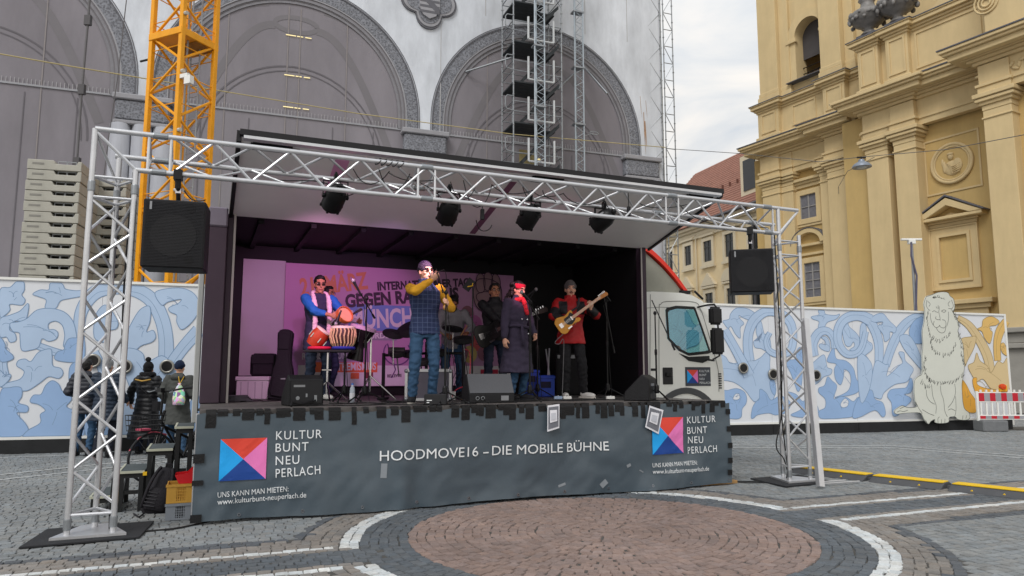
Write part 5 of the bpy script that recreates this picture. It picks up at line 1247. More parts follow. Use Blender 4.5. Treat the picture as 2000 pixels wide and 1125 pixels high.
bp = lambda x, y: ST.px(x, y, EB - .03)
def bant(tx, x0, y0, x1, y1, capt=None, **kw):
    """text whose base line runs from sighting (x0,y0) to (x1,y1)"""
    p, q = bp(x0, y0), bp(x1, y1); h = capt
    return lettering(tx, h, TWHITE, banner, ST, p[0], p[1], EB, width=q[0] - p[0], tilt=math.atan2(q[1] - p[1], q[0] - p[0]), disp=wr, depth=.014, **kw)
for tx, x0, y0, x1, y1 in (('KULTUR', 539, 859, 628, 855), ('BUNT', 538, 883, 602, 879.5), ('NEU', 538, 908, 584, 905), ('PERLACH', 538, 932.5, 625, 924.5)): bant(tx, x0, y0, x1, y1, .128, spacing=1.15)
bant('UNS KANN MAN MIETEN:', 425, 972, 563, 959, .078); bant('www.kulturbunt-neuperlach.de', 424.5, 986, 597, 970, .078)
for tx, x0, x1 in (('HOODMOVE16', 741, 934), ('-', 944, 955), ('DIE', 962, 1000), ('MOBILE', 1010, 1099), ('BÜHNE', 1108, 1187)): bant(tx, x0, 900 - 21 * (x0 - 741) / 446, x1, 900 - 21 * (x1 - 741) / 446, .158)
for tx, x0, y0, x1, y1 in (('KULTUR', 1341, 827, 1397, 824), ('BUNT', 1342, 847.5, 1381, 845.5), ('NEU', 1344, 866, 1373, 865), ('PERLACH', 1344, 886.5, 1399, 882)): bant(tx, x0, y0, x1, y1, .128, spacing=1.15)
bant('UNS KANN MAN MIETEN:', 1272.5, 912.5, 1361, 907, .078); bant('www.kulturbunt-neuperlach.de', 1273, 925, 1385, 919, .078)
p, q = bp(427, 940), bp(522, 850); logo(ST, p[0], q[0], p[1], p[1] + (q[0] - p[0]) * .93, EB - .002, banner, lambda a, z: wr(a, z) - .006)
p, q = bp(1272, 888), bp(1333, 816); logo(ST, p[0], q[0], p[1], p[1] + (q[0] - p[0]) * .93, EB - .002, banner, lambda a, z: wr(a, z) - .006)
for i in range(11):
    a = .42 + i * .62; z = .075; b = MB(ST); yy = EB + wr(a, z) - .004
    b.tube([(a + .014 * math.cos(t), yy, z + .014 * math.sin(t)) for t in [k_ * .785 for k_ in range(8)]], .005, 5, closed=True); b.build('eyelet', CHROME, banner)
random.seed(5); a = .06
while a < SLEN - .05:                           # gaffer tape tabs along the upper hem
    w_ = random.uniform(.05, .13); h_ = random.uniform(.05, .17) if random.random() < .75 else .03
    b = MB(ST); zt = SZ + .004; n_ = 4; V = [(a, .06, zt + .002), (a + w_, .06, zt + .002), (a, EB - .03, zt + .002), (a + w_, EB - .03, zt + .002)]; F_ = [(0, 2, 3, 1)]
    for k_ in range(1, n_ + 1):
        z = zt - (h_ + .035) * k_ / n_; j_ = random.uniform(-.004, .004)
        for x in (a + j_, a + w_ + j_): V.append((x, EB + wr(x, z) - .005, z))
        m_ = len(V); F_.append((m_ - 4, m_ - 2, m_ - 1, m_ - 3))
    b.add(V, F_); b.build('tape_tab', TAPE, banner)
    a += w_ * random.uniform(.75, 1.5) + (random.uniform(0, .12) if random.random() < .5 else 0)
for x, z0, z1 in ((-.02, .0, .11), (-.02, .58, .70), (-.02, .36, .44)): 
    b = MB(ST); y_ = EB + wr(.03, z0 + .05) - .014; b.box(-.035, .07, y_, y_ + .005, z0 + .03, z1); b.build('tape_tab', TAPE, banner)
for z in (.95, .72, .5, .3, .14):
    b = MB(ST); y_ = EB + wr(SLEN - .02, z + .03) - .014; b.box(SLEN - .05, SLEN + .022, y_, y_ + .005, z, z + .07); b.build('tape_tab', TAPE, banner)
gp = mat('grey_patch', (134, 140, 146), .5, 0, .1); 
for x, y, w_, h_, rt in ((749, 919, .07, .155, -.06), (1181, 945, .10, .07, .7), (1227, 909, .06, .04, .4), (1100, 948, .1, .03, .3), (1252, 920, .07, .015, -.5)):
    p = bp(x, y); b = MB(ST); cr_, sr_ = math.cos(rt), math.sin(rt); V = []
    for dx_, dz_ in ((-w_ / 2, -h_ / 2), (w_ / 2, -h_ / 2), (w_ / 2, h_ / 2), (-w_ / 2, h_ / 2)):
        X_, Z_ = p[0] + dx_ * cr_ - dz_ * sr_, p[1] + dx_ * sr_ + dz_ * cr_; V.append((X_, EB + wr(X_, Z_) - .005, Z_))
    b.add(V, [(0, 1, 2, 3)]); b.build('repair_patch', gp, banner)
b = MB(ST); b.box(-.03, .004, .0, .03, 0, SZ - .03); b.build('corner_profile', ALU, banner)
# side return of the skirt
b = MB(ST); b.box(SLEN + .005, SLEN + .02, .02, D0, .05, SZ - .03); b.build('side_cloth', BAN, banner)
for k_, (pts, lab) in enumerate((([(1067, 843), (1092, 836), (1094, 789), (1069, 792)], 'white notice sheet with grey panel taped at the middle of the banner'), ([(1258, 834), (1286, 848), (1297, 801), (1268, 792)], 'tilted white notice sheet taped over the banner logo'))):
    Q = [ST.px(x, y, EB - .07) for x, y in pts]; t_ = thing('notice_sheet', lab, 'notice', ST.w(Q[0][0], EB - .08, Q[0][1]), group='notices taped to the banner')
    def pap(fr, e_, nm, m_, Q=Q, t_=t_):
        c_ = (sum(p[0] for p in Q) / 4, sum(p[1] for p in Q) / 4); P4 = [(c_[0] + (x - c_[0]) * fr[0], c_[1] + (z - c_[1]) * fr[1] + fr[2]) for x, z in Q]; b_ = MB(ST); V = []; K = 6
        for i in range(K + 1):
            for j in range(K + 1):
                u_, v_ = i / K, j / K; x = (P4[0][0] * (1 - u_) + P4[1][0] * u_) * (1 - v_) + (P4[3][0] * (1 - u_) + P4[2][0] * u_) * v_; z = (P4[0][1] * (1 - u_) + P4[1][1] * u_) * (1 - v_) + (P4[3][1] * (1 - u_) + P4[2][1] * u_) * v_
                V.append((x, EB - .075 - e_ + .012 * math.sin(3 * (x - c_[0]) / .1 * .5) + .02 * (v_ - .5), z))
        b_.add(V, [(i * (K + 1) + j, (i + 1) * (K + 1) + j, (i + 1) * (K + 1) + j + 1, i * (K + 1) + j + 1) for i in range(K) for j in range(K)]); return b_.build(nm, m_, t_, smooth=True)
    pap((1, 1, 0), 0, 'paper', mat('paper', (222, 222, 228), .7)); pap((.86, .84, .0), .002, 'grey_print', mat('grey_print', (112, 114, 122), .7)); pap((.6, .5, .02), .004, 'white_field', mat('paper', (222, 222, 228), .7)); pap((.42, .34, .02), .006, 'inner_print', mat('pale_print', (186, 188, 196), .7))
# wooden chock under the right end
wb = MB(ST); wb.box(SLEN - .42, SLEN + .2, .05, .3, 0, .045); wk = wb.build('wood_block', WOOD, None, bev=.005); tag(wk, 'light timber board wedged under the right end of the stage', 'board')

# ================================================================== portal truss
LB = .37
TL, TR = G(170, 1047), G(1562, 944)
tl, tr = ST.loc(TL), ST.loc(TR)
DF = min(tl.y, tr.y) + .10                      # front chord plane
TD = -.26
xl0 = ST.px(133, 1000, TD)[0]; xl1 = xl0 + LB; xr1 = ST.px(1581, 900, TD)[0]; xr0 = xr1 - LB
ZB, ZTT = 3.86 - LB, 3.86
DA = TD + LB * .86                              # rear apex
RC, RBR = .027, .0145
portal = thing('truss_portal', 'silver aluminium truss goalpost standing across the front of the stage', 'truss', ST.w((xl0 + xr1) / 2, TD, 0))
def tubeobj(nm, p, q, r_, par, m=ALU, n=10):
    b_ = MB(ST); b_.rod(p, q, r_, n); return b_.build(nm, m, par, smooth='auto')
def leg(x0, x1, zt):
    xm = (x0 + x1) / 2
    lg = tubeobj('truss_leg', (x0, TD, .05), (x0, TD, ZTT), RC, portal)
    tubeobj('chord', (x1, TD, .05), (x1, TD, ZB), RC, lg); tubeobj('chord', (xm, DA, .05), (xm, DA, ZTT - LB * .5), RC, lg)
    n_ = 9; st = (zt - .62) / n_
    for (p, q) in (((x0, TD), (x1, TD)), ((x1, TD), (xm, DA)), ((xm, DA), (x0, TD))):
        for i in range(n_):
            za, zb = .3 + i * st, .3 + (i + 1) * st
            a, c_ = (p, q) if i % 2 else (q, p); tubeobj('brace', (*a, za), (*c_, zb), RBR, lg, n=7)
        for z in (.22, zt - .3, zt - .1): tubeobj('brace', (*p, z), (*q, z), RBR, lg, n=7)
    for z in (.14, zt - .2):
        for x, y in ((x0, TD), (x1, TD), (xm, DA)): b_ = MB(ST); b_.lathe([(RC + .004, -.05), (RC + .006, -.04), (RC + .006, .04), (RC + .004, .05)], (x, y, z), 12); b_.build('coupler', STEEL, lg)
    b_ = MB(ST); b_.prism([(x0 - .12, TD - .1), (x1 + .12, TD - .1), (xm + .12, DA + .12), (xm - .12, DA + .12)], .026, .05, plane='xy'); b_.build('base_plate', ALU, lg)
leg(xl0, xl1, ZB); leg(xr0, xr1, ZB)
# cross beam: two front chords one above the other, a rear chord at mid height
bm_ = tubeobj('cross_beam', (xl0, TD, ZTT), (xr1, TD, ZTT), RC, portal)
tubeobj('chord', (xl1, TD, ZB), (xr0, TD, ZB), RC, bm_); zm = (ZB + ZTT) / 2 + .02
tubeobj('chord', (xl0 + .15, DA, zm), (xr1 - .15, DA, zm), RC, bm_)
xa, xb = xl1 + .32, xr0 - .32; n_ = 20; st = (xb - xa) / n_
for (p, q) in (((TD, ZTT), (TD, ZB)), ((TD, ZB), (DA, zm)), ((DA, zm), (TD, ZTT))):
    for i in range(n_):
        a, c_ = (p, q) if i % 2 else (q, p); tubeobj('brace', (xa + i * st, *a), (xa + (i + 1) * st, *c_), RBR, bm_, n=7)
    for x in (xl1 + .1, xl1 + .3, xa + 7 * st + .1, xa + 7 * st - .1, xa + 16 * st - .1, xa + 16 * st + .1, xr0 - .1): tubeobj('brace', (x, *p), (x, *q), RBR, bm_, n=7)
for x0, x1, x2 in ((xl0, xl1, xl1), (xr1, xr0, xr0)): tubeobj('brace', (x0, TD, ZTT - .02), (x1, TD, ZB), RBR * 1.2, bm_, n=7); tubeobj('brace', (x0, TD, ZTT - .02), ((x0 + x1) / 2, DA, zm - .3), RBR, bm_, n=7)
for x in (xl1 + .2, xa + 7 * st, xa + 16 * st, xr0 - .2):
    for y, z in ((TD, ZTT), (TD, ZB), (DA, zm)): b = MB(ST); b.lathe([(RC + .004, -.07), (RC + .007, -.06), (RC + .007, .06), (RC + .004, .07)], (x, y, z), 12, Matrix.Rotation(R(90), 3, 'Y')); b.build('coupler', STEEL, bm_)
for (x, nm, lab) in (((xl0 + xl1) / 2, 'l', 'black rubber mat under the left truss foot'), ((xr0 + xr1) / 2, 'r', 'black rubber mat under the right truss foot')):
    b = MB(ST); b.prism([(x - .5, TD - .24), (x + .42, TD - .2), (x + .5, DA + .22), (x - .42, DA + .2)], .004, .024, plane='xy'); o = b.build('rubber_mat', RUB, None, bev=.004); tag(o, lab, 'mat', 'mats under the truss feet')
# ------------------------------------------------------------------ loudspeakers hung from the beam
def speaker(xa_, ya, xb_, yb, e_, lab, ang):
    m_ = ST.px((xa_ + xb_) / 2, (ya + yb) / 2, e_); F2 = Frame(ST.w(m_[0], e_, 0), ang); TD2 = .1; e_ = 0
    p = F2.px(xa_, yb); q = F2.px(xb_, ya); cx = (p[0] + q[0]) / 2; cz = (p[1] + q[1]) / 2; w_ = q[0] - p[0]; h_ = q[1] - p[1]
    t_ = thing('loudspeaker', lab, 'loudspeaker', F2.w(cx, e_, cz), 0, 'loudspeakers hung from the truss')
    b_ = MB(F2); b_.box(cx - w_ / 2, cx + w_ / 2, e_ + .012, e_ + .42, cz - h_ / 2, cz + h_ / 2); b_.build('cabinet', mat('cabinet_black', (22, 22, 25), .6, 0, .2, 8, .2, 60), t_, bev=.012)
    b_ = MB(F2); zz = cz - h_ / 2 + .02
    b_.box(cx - w_ / 2 + .012, cx + w_ / 2 - .012, e_ + .006, e_ + .011, cz - h_ / 2 + .012, cz + h_ / 2 - .012)
    g_ = b_.build('baffle', mat('baffle', (30, 30, 33), .7), t_)
    b_ = MB(F2)
    for k_ in range(44):
        z = cz - h_ / 2 + .02 + (h_ - .04) * k_ / 43; b_.box(cx - w_ / 2 + .015, cx + w_ / 2 - .015, e_ - .006, e_ - .003, z - .0028, z + .0028)
    b_.build('grille', mat('grille', (34, 34, 38), .5, .3), t_)
    R_ = min(w_, h_) * .34
    b_ = MB(F2); b_.lathe([(R_ * 1.08, -.004), (R_ * 1.08, .0), (R_, .0), (R_ * .9, .01), (R_ * .35, .055), (R_ * .3, .03), (0, .02)], (cx, e_ + .002, cz - .02), 32, Matrix.Rotation(R(-90), 3, 'X')); b_.build('woofer', mat('cone', (27, 27, 30), .5), t_, smooth='auto')
    for z in (cz + h_ * .38, cz - h_ * .38):
        b_ = MB(F2); b_.lathe([(0, 0), (.045, 0), (.045, -.003), (0, -.003)], (cx + w_ * .26, e_ + .004, z), 16, Matrix.Rotation(R(-90), 3, 'X')); b_.build('port', mat('port_black', (8, 8, 9), .6), t_)
    b_ = MB(F2); b_.box(cx - w_ / 2 + .06, cx - w_ / 2 + .08, e_ - .009, e_ - .0065, cz + h_ / 2 - .11, cz + h_ / 2 - .03); b_.build('badge', mat('badge', (140, 142, 146), .4, .4), t_)
    b_ = MB(F2); ztop = cz + h_ / 2; b_.rod((cx, e_ + .2, ztop), (cx, TD2 + .02, ztop + (ZB - ztop) * .7), .022); b_.box(cx - .04, cx + .04, TD2 - .04, TD2 + .05, ZB - .06, ZB + .04); b_.rod((cx, TD2 + .02, ztop + (ZB - ztop) * .5), (cx, TD2, ZB), .03); b_.build('hanging_clamp', BLKM, t_)
    b_ = MB(F2); b_.lathe([(.03, 0), (.03, .05)], (cx, TD2 + .06, ztop + (ZB - ztop) * .35), 12); b_.build('clamp_collar', CHROME, t_)
    return cx, cz, w_, h_
SPK1 = speaker(272, 394, 403, 520, TD - .1, 'larger looking black loudspeaker hung at the left end of the truss', R(17))
SPK2 = speaker(1428, 484, 1510, 571, TD - .1, 'black loudspeaker hung at the right end of the truss', R(-14))
# ------------------------------------------------------------------ par cans
par0 = None
def parcan(x, y, lab, yaw, tilt):
    p = ST.px(x, y, TD + .2)
    t_ = thing('stage_light', lab, 'stage light', ST.w(p[0], TD + .2, p[1]), 0, 'black stage lights under the truss')
    M_ = Matrix.Translation(ST.w(p[0], TD + .2, p[1])) @ Matrix.Rotation(ST.A + yaw, 4, 'Z') @ Matrix.Rotation(tilt, 4, 'X')
    b_ = MB(M_); b_.lathe([(.0, -.16), (.05, -.155), (.085, -.12), (.115, -.05), (.12, .0), (.12, .16), (.112, .16), (.11, .1), (0, .09)], (0, 0, 0), 22, Matrix.Rotation(R(-90), 3, 'X')); b_.build('can', mat('par_black', (20, 20, 22), .45, .3, .15, 9), t_, smooth='auto')
    b_ = MB(M_)
    for k_ in range(6): a = k_ * 1.047; b_.box(.118 * math.cos(a) - .012, .118 * math.cos(a) + .012, .14, .17, .118 * math.sin(a) - .012, .118 * math.sin(a) + .012)
    b_.build('lens_clip', BLKM, t_)
    b_ = MB(M_); b_.lathe([(0, 0), (.105, 0), (.1, .01), (0, .012)], (0, .12, 0), 20, Matrix.Rotation(R(-90), 3, 'X')); b_.build('lens', emis('pink_lens', (255, 120, 210), 6), t_)
    b_ = MB(M_); b_.box(-.03, .03, -.2, -.15, -.02, .02); b_.box(-.15, -.12, -.02, .02, -.02, .02); b_.box(.12, .15, -.02, .02, -.02, .02); b_.build('knob', BLKM, t_, bev=.005)
    M2 = Matrix.Translation(ST.w(p[0], TD + .2, p[1])) @ Matrix.Rotation(ST.A, 4, 'Z'); b_ = MB(M2); zc = max(.12, zm - p[1] - .06)
    for s_ in (-1, 1): b_.box(s_ * .135 - .004, s_ * .135 + .004, -.02, .02, -.01, zc)
    b_.box(-.139, .139, -.02, .02, zc, zc + .008); b_.build('yoke', BLKM, t_)
    b_ = MB(M2); b_.box(-.02, .02, -.03, .03, zc + .01, max(zc + .03, zm - p[1] + .02)); b_.tube([(0, .045 * math.cos(a), zm - p[1] + .045 * math.sin(a)) for a in [k_ * .785 for k_ in range(8)]], .012, 6, closed=True); b_.build('hook_clamp', BLKM, t_)
    b_ = MB(M2); b_.tube([(.02, -.05, zc), (.1, -.1, zc - .1), (.06, -.15, -.03), (0, -.12, -.02)], .006, 5); b_.build('power_lead', CABLE, t_)
    b_ = MB(M2); b_.box(.02, .06, -.1, -.06, .02, .07); b_.build('plug', mat('plug_blue', (40, 80, 170), .5), t_)
    return M_
PARS = []
for x, y, lab, yaw, tl_ in ((655, 384, 'leftmost black stage light on the truss', R(8), R(-28)), (877, 410, 'second black stage light from the left on the truss', R(-4), R(-30)), (1036, 420, 'third black stage light from the left on the truss', R(6), R(-32)), (1180, 428, 'rightmost black stage light on the truss', R(20), R(-25))):
    PARS.append(parcan(x, y, lab, yaw, tl_))
def spot(src, dst, en, col, ang, nm):
    l_ = bpy.data.lights.new(nm, 'SPOT'); l_.energy = en; l_.color = col; l_.spot_size = R(ang); l_.spot_blend = .5; l_.shadow_soft_size = .08
    o = bpy.data.objects.new(nm, l_); C.objects.link(o); o.location = src; o.rotation_euler = (Vector(dst) - Vector(src)).to_track_quat('-Z', 'Y').to_euler(); return o
# cables, drops and small boxes on the beam
cb_ = thing('beam_cables', 'black cables looped along the truss beam', 'cable', ST.w(3, TD, ZTT))
random.seed(21)
def swag(x0, x1, z0, z1, sag, y=None, r_=.006):
    y = TD + .1 if y is None else y; n_ = 8
    b_ = MB(ST); b_.tube([(x0 + (x1 - x0) * t, y + .04 * math.sin(6 * t), z0 + (z1 - z0) * t - sag * 4 * t * (1 - t)) for t in [i / n_ for i in range(n_ + 1)]], r_, 5); b_.build('loop', CABLE, cb_)
X = lambda x, y: ST.px(x, y, TD + .1)
for (x0, y0, x1, y1, sg) in ((690, 330, 760, 335, .16), (740, 330, 800, 340, .22), (760, 338, 860, 352, .05), (800, 345, 870, 400, -.05), (880, 355, 930, 360, .2), (905, 352, 960, 362, .3), (960, 360, 1040, 372, .08), (1020, 360, 1050, 430, -.02), (1040, 372, 1100, 378, .06), (1060, 372, 1085, 395, .02), (1100, 378, 1180, 390, .1), (1180, 390, 1245, 395, .18), (1245, 395, 1340, 400, .06), (1320, 392, 1440, 442, .12), (1440, 442, 1500, 446, .0), (540, 352, 640, 360, -.02), (640, 360, 700, 372, .1), (930, 430, 960, 440, .1), (360, 372, 400, 392, .05)):
    p, q = X(x0, y0), X(x1, y1); swag(p[0], q[0], p[1], q[1], sg)
random.seed(3)
for i in range(5):
    p = X(735 + i * 11, 328 + i * 1.5); b = MB(ST); b.tube([(p[0] + .03 * math.cos(t), TD + .05 * math.sin(t) * 1.2, ZTT + .045 * math.sin(t + 1)) for t in [k_ * .6 for k_ in range(10)]], .006, 5); b.build('loop', CABLE, cb_)
for x, y, lab in ((1163 + 65, 412, 'small black microphone hanging from the truss near its right end'), (942, 418, 'small black clamp box hanging from the truss centre')):
    p = ST.px(x, y, TD + .08); b = MB(ST); b.box(p[0] - .022, p[0] + .022, TD + .06, TD + .1, p[1] - .07, p[1] + .06); o = b.build('hanging_box', BLK, None, bev=.006); tag(o, lab, 'box')
    b = MB(ST); b.rod((p[0], TD + .08, p[1] + .06), (p[0], TD + .08, ZB if y > 414 else ZTT), .006, 5); b.build('lead', CABLE, o)
# cables down both legs and along the ground
for pts, lab in (([(xl1 - .03, TD + .1, ZB), (xl1 - .05, TD + .12, 2.4), (xl1 - .02, TD + .1, 1.2), (xl1 - .04, TD + .12, .06), (xl1 + .1, TD + .14, .012), (xl1 + .5, TD + .1, .012), (.15, .1, .012)], 'black cable down the left truss leg to the stage'),
                 ([(xr0 + .03, TD + .12, ZB), (xr0 + .06, TD + .13, 2.2), (xr0 + .02, TD + .12, .9), (xr0 + .08, TD + .15, .03), (xr0 - .3, TD + .3, .012), (SLEN + .05, .25, .012)], 'black cable down the right truss leg to the stage'),
                 ([(xr0 + .06, TD + .12, 2.0), (xr0 + .1, TD + .2, 1.0), (xr0 - .03, TD + .2, .5), (xr0 + .12, TD + .22, .3), (xr0 + .2, TD + .25, .03), (xr0 - .15, TD + .15, .014), (SLEN + .3, .0, .014), (SLEN + .1, .5, .014)], 'loose coiled cable at the right truss foot')):
    b = MB(ST); b.tube(smoothpoly(pts, 5, False), .009, 6); o = b.build('ground_cable', CABLE); tag(o, lab, 'cable')
# aluminium profile propped against the right leg
p, q = ST.px(1574, 622, TD - .05), None
g = ST.loc(G(1606, 955)); b = MB(ST); top = Vector((p[0], TD - .06, p[1])); bot = Vector((g.x, g.y, .03)); d_ = (top - bot)
zx = d_.normalized(); xx = Vector((1, 0, 0)); yx = zx.cross(xx).normalized(); xx = yx.cross(zx); rm = Matrix((xx, yx, zx)).transposed()
b.obox((top + bot) / 2, .085, .012, d_.length, rm); b.obox((top + bot) / 2 + xx * .04 + yx * .03, .008, .06, d_.length - .002, rm); b.obox((top + bot) / 2 - xx * .04 + yx * .03, .008, .06, d_.length - .002, rm)
o = b.build('aluminium_rail', ALU); tag(o, 'long aluminium channel propped against the right truss leg', 'rail')
for k_, nm in ((0, 'nearer the foot'), (1, 'nearer the camera')):
    b = MB(ST); b.rod((xr1 - .1 - .1 * k_, TD - .2 - .12 * k_, .03), (xr1 + .42 + .1 * k_, TD - .22 - .14 * k_, .03), .012, 6); o = b.build('aluminium_bar', ALU); tag(o, 'thin aluminium bar lying by the right truss foot, %s' % nm, 'bar', 'bars by the truss foot')
# ================================================================== people
SKIN = {'tan': mat('skin_tan', (176, 122, 92), .55, 0, .06, 9), 'fair': mat('skin_fair', (208, 160, 134), .55, 0, .06, 9), 'brown': mat('skin_brown', (140, 92, 68), .55, 0, .06, 9)}
HAIRM = mat('black_hair', (22, 19, 18), .5, 0, .3, 30, .4, 120)
EYEM = mat('eye_dark', (26, 20, 18), .3); LIPM = mat('lips', (150, 84, 76), .5); WHTEYE = mat('eye_white', (214, 208, 200), .4)
QUEUE = []
def cap(mb, p, q, r0, r1, n=12):
    p, q = Vector(p), Vector(q); d_ = q - p; L_ = max(d_.length, 1e-4); t = d_ / L_
    pts = []; rr = []
    for k_ in (1.0, .92, .75, .45): pts.append(p - t * r0 * math.sqrt(max(0, 1 - (1 - k_) ** 2) if False else k_)); rr.append(r0 * math.sqrt(max(.0004, 1 - k_ * k_)))
    pts.append(p); rr.append(r0); pts.append(q); rr.append(r1)
    for k_ in (.45, .75, .92, 1.0): pts.append(q + t * r1 * k_); rr.append(r1 * math.sqrt(max(.0004, 1 - k_ * k_)))
    mb.tube(pts, rr, n)
def loft(mb, secs, n=20):
    """secs: (x, y, z, rx, ry) stacked upwards"""
    V = []
    for x, y, z, rx, ry in secs:
        for j in range(n):
            a = 2 * math.pi * j / n; V.append((x + rx * math.cos(a), y + ry * math.sin(a), z))
    m = len(secs); F_ = [(i * n + j, i * n + (j + 1) % n, (i + 1) * n + (j + 1) % n, (i + 1) * n + j) for i in range(m - 1) for j in range(n)]
    F_.append(tuple(range(n - 1, -1, -1))); F_.append(tuple((m - 1) * n + j for j in range(n))); mb.add(V, F_)
def soft(mb, name, m, parent, vox=.011, it=3, fold=0.0, ff=9.0, quilt=0.0, qp=.07, region=None):
    """queue one continuous surface: overlapping volumes fused, smoothed and creased"""
    me = bpy.data.meshes.new('raw'); me.from_pydata([tuple(v) for v in mb.v], [], mb.f)
    o = bpy.data.objects.new('raw', me); TS.collection.objects.link(o)
    rm_ = o.modifiers.new('r', 'REMESH'); rm_.mode = 'VOXEL'; rm_.voxel_size = vox
    sm_ = o.modifiers.new('s', 'SMOOTH'); sm_.iterations = it; sm_.factor = .5
    ph = bpy.data.objects.new(name, None)
    QUEUE.append((o, name, m, parent, fold, ff, quilt, qp, region)); bpy.data.objects.remove(ph)
def flush():
    TS.view_layers[0].update(); dg = TS.view_layers[0].depsgraph
    for o, name, m, parent, fold, ff, quilt, qp, region in QUEUE:
        me = bpy.data.meshes.new_from_object(o.evaluated_get(dg)); me.name = name
        if fold or quilt:
            nm_ = [v.normal.copy() for v in me.vertices]; out_c = []
            for v, nv in zip(me.vertices, nm_):
                c = v.co; d_ = 0
                if fold: d_ += fold * (noise.noise((c.x * ff, c.y * ff, c.z * ff * 1.7)) + .6 * noise.noise((c.x * ff * 2.3 + 5, c.y * ff * 2.3, c.z * ff * 2.6)))
                if quilt: d_ += quilt * (abs(math.sin(math.pi * (c.z + .01 * noise.noise((c.x * 6, c.y * 6, 0))) / qp)) - .6)
                out_c.extend(c + nv * d_)
            me.vertices.foreach_set('co', out_c); me.update()
        me.materials.clear()
        ms = m if isinstance(m, (list, tuple)) else [m]
        for q in ms: me.materials.append(q)
        if region:
            for p_ in me.polygons: p_.material_index = region(p_.center)
        me.shade_smooth(); ob = bpy.data.objects.new(name, me); C.objects.link(ob); ob.parent = parent
    for q in QUEUE: bpy.data.objects.remove(q[0])
    QUEUE.clear()
def ik(a, b, l1, l2, pole):
    a, b = Vector(a), Vector(b); d_ = b - a; L_ = min(d_.length, (l1 + l2) * .995); t = d_.normalized(); x = (l1 * l1 - l2 * l2 + L_ * L_) / (2 * L_); h = math.sqrt(max(0, l1 * l1 - x * x))
    p = Vector(pole); p = (p - t * p.dot(t)); p = p.normalized() if p.length > 1e-5 else t.orthogonal().normalized()
    return a + t * x + p * h, a + t * L_
def hand(mb, w, d_, nrm, side, k_, curl=.6):
    w, d_ = Vector(w), Vector(d_).normalized(); nrm = Vector(nrm); nrm = (nrm - d_ * nrm.dot(d_)).normalized(); s_ = d_.cross(nrm) * side
    rt = Matrix((d_, s_, nrm)).transposed()
    mb.ball(w + d_ * .048 * k_, .056 * k_, .042 * k_, .019 * k_, 12, 8, rt)
    for i, (off, ln) in enumerate(((.030, .07), (.010, .08), (-.010, .075), (-.029, .058))):
        b_ = w + d_ * .088 * k_ + s_ * off * k_; c1 = curl * (.75 + .08 * i); d1 = d_ * math.cos(c1) + nrm * math.sin(c1); d2 = d_ * math.cos(c1 * 2.1) + nrm * math.sin(c1 * 2.1)
        m_ = b_ + d1 * ln * .5 * k_; cap(mb, b_ - d_ * .02, m_, .0105 * k_, .0095 * k_, 8); cap(mb, m_, m_ + d2 * ln * .5 * k_, .0095 * k_, .008 * k_, 8)
    b_ = w + d_ * .03 * k_ + s_ * .034 * k_; m_ = b_ + (d_ * .6 + s_ * .55 + nrm * .35).normalized() * .036 * k_; cap(mb, b_, m_, .014 * k_, .012 * k_, 8); cap(mb, m_, m_ + (d_ * .9 + nrm * .4 * (1 + curl)).normalized() * .032 * k_, .012 * k_, .009 * k_, 8)
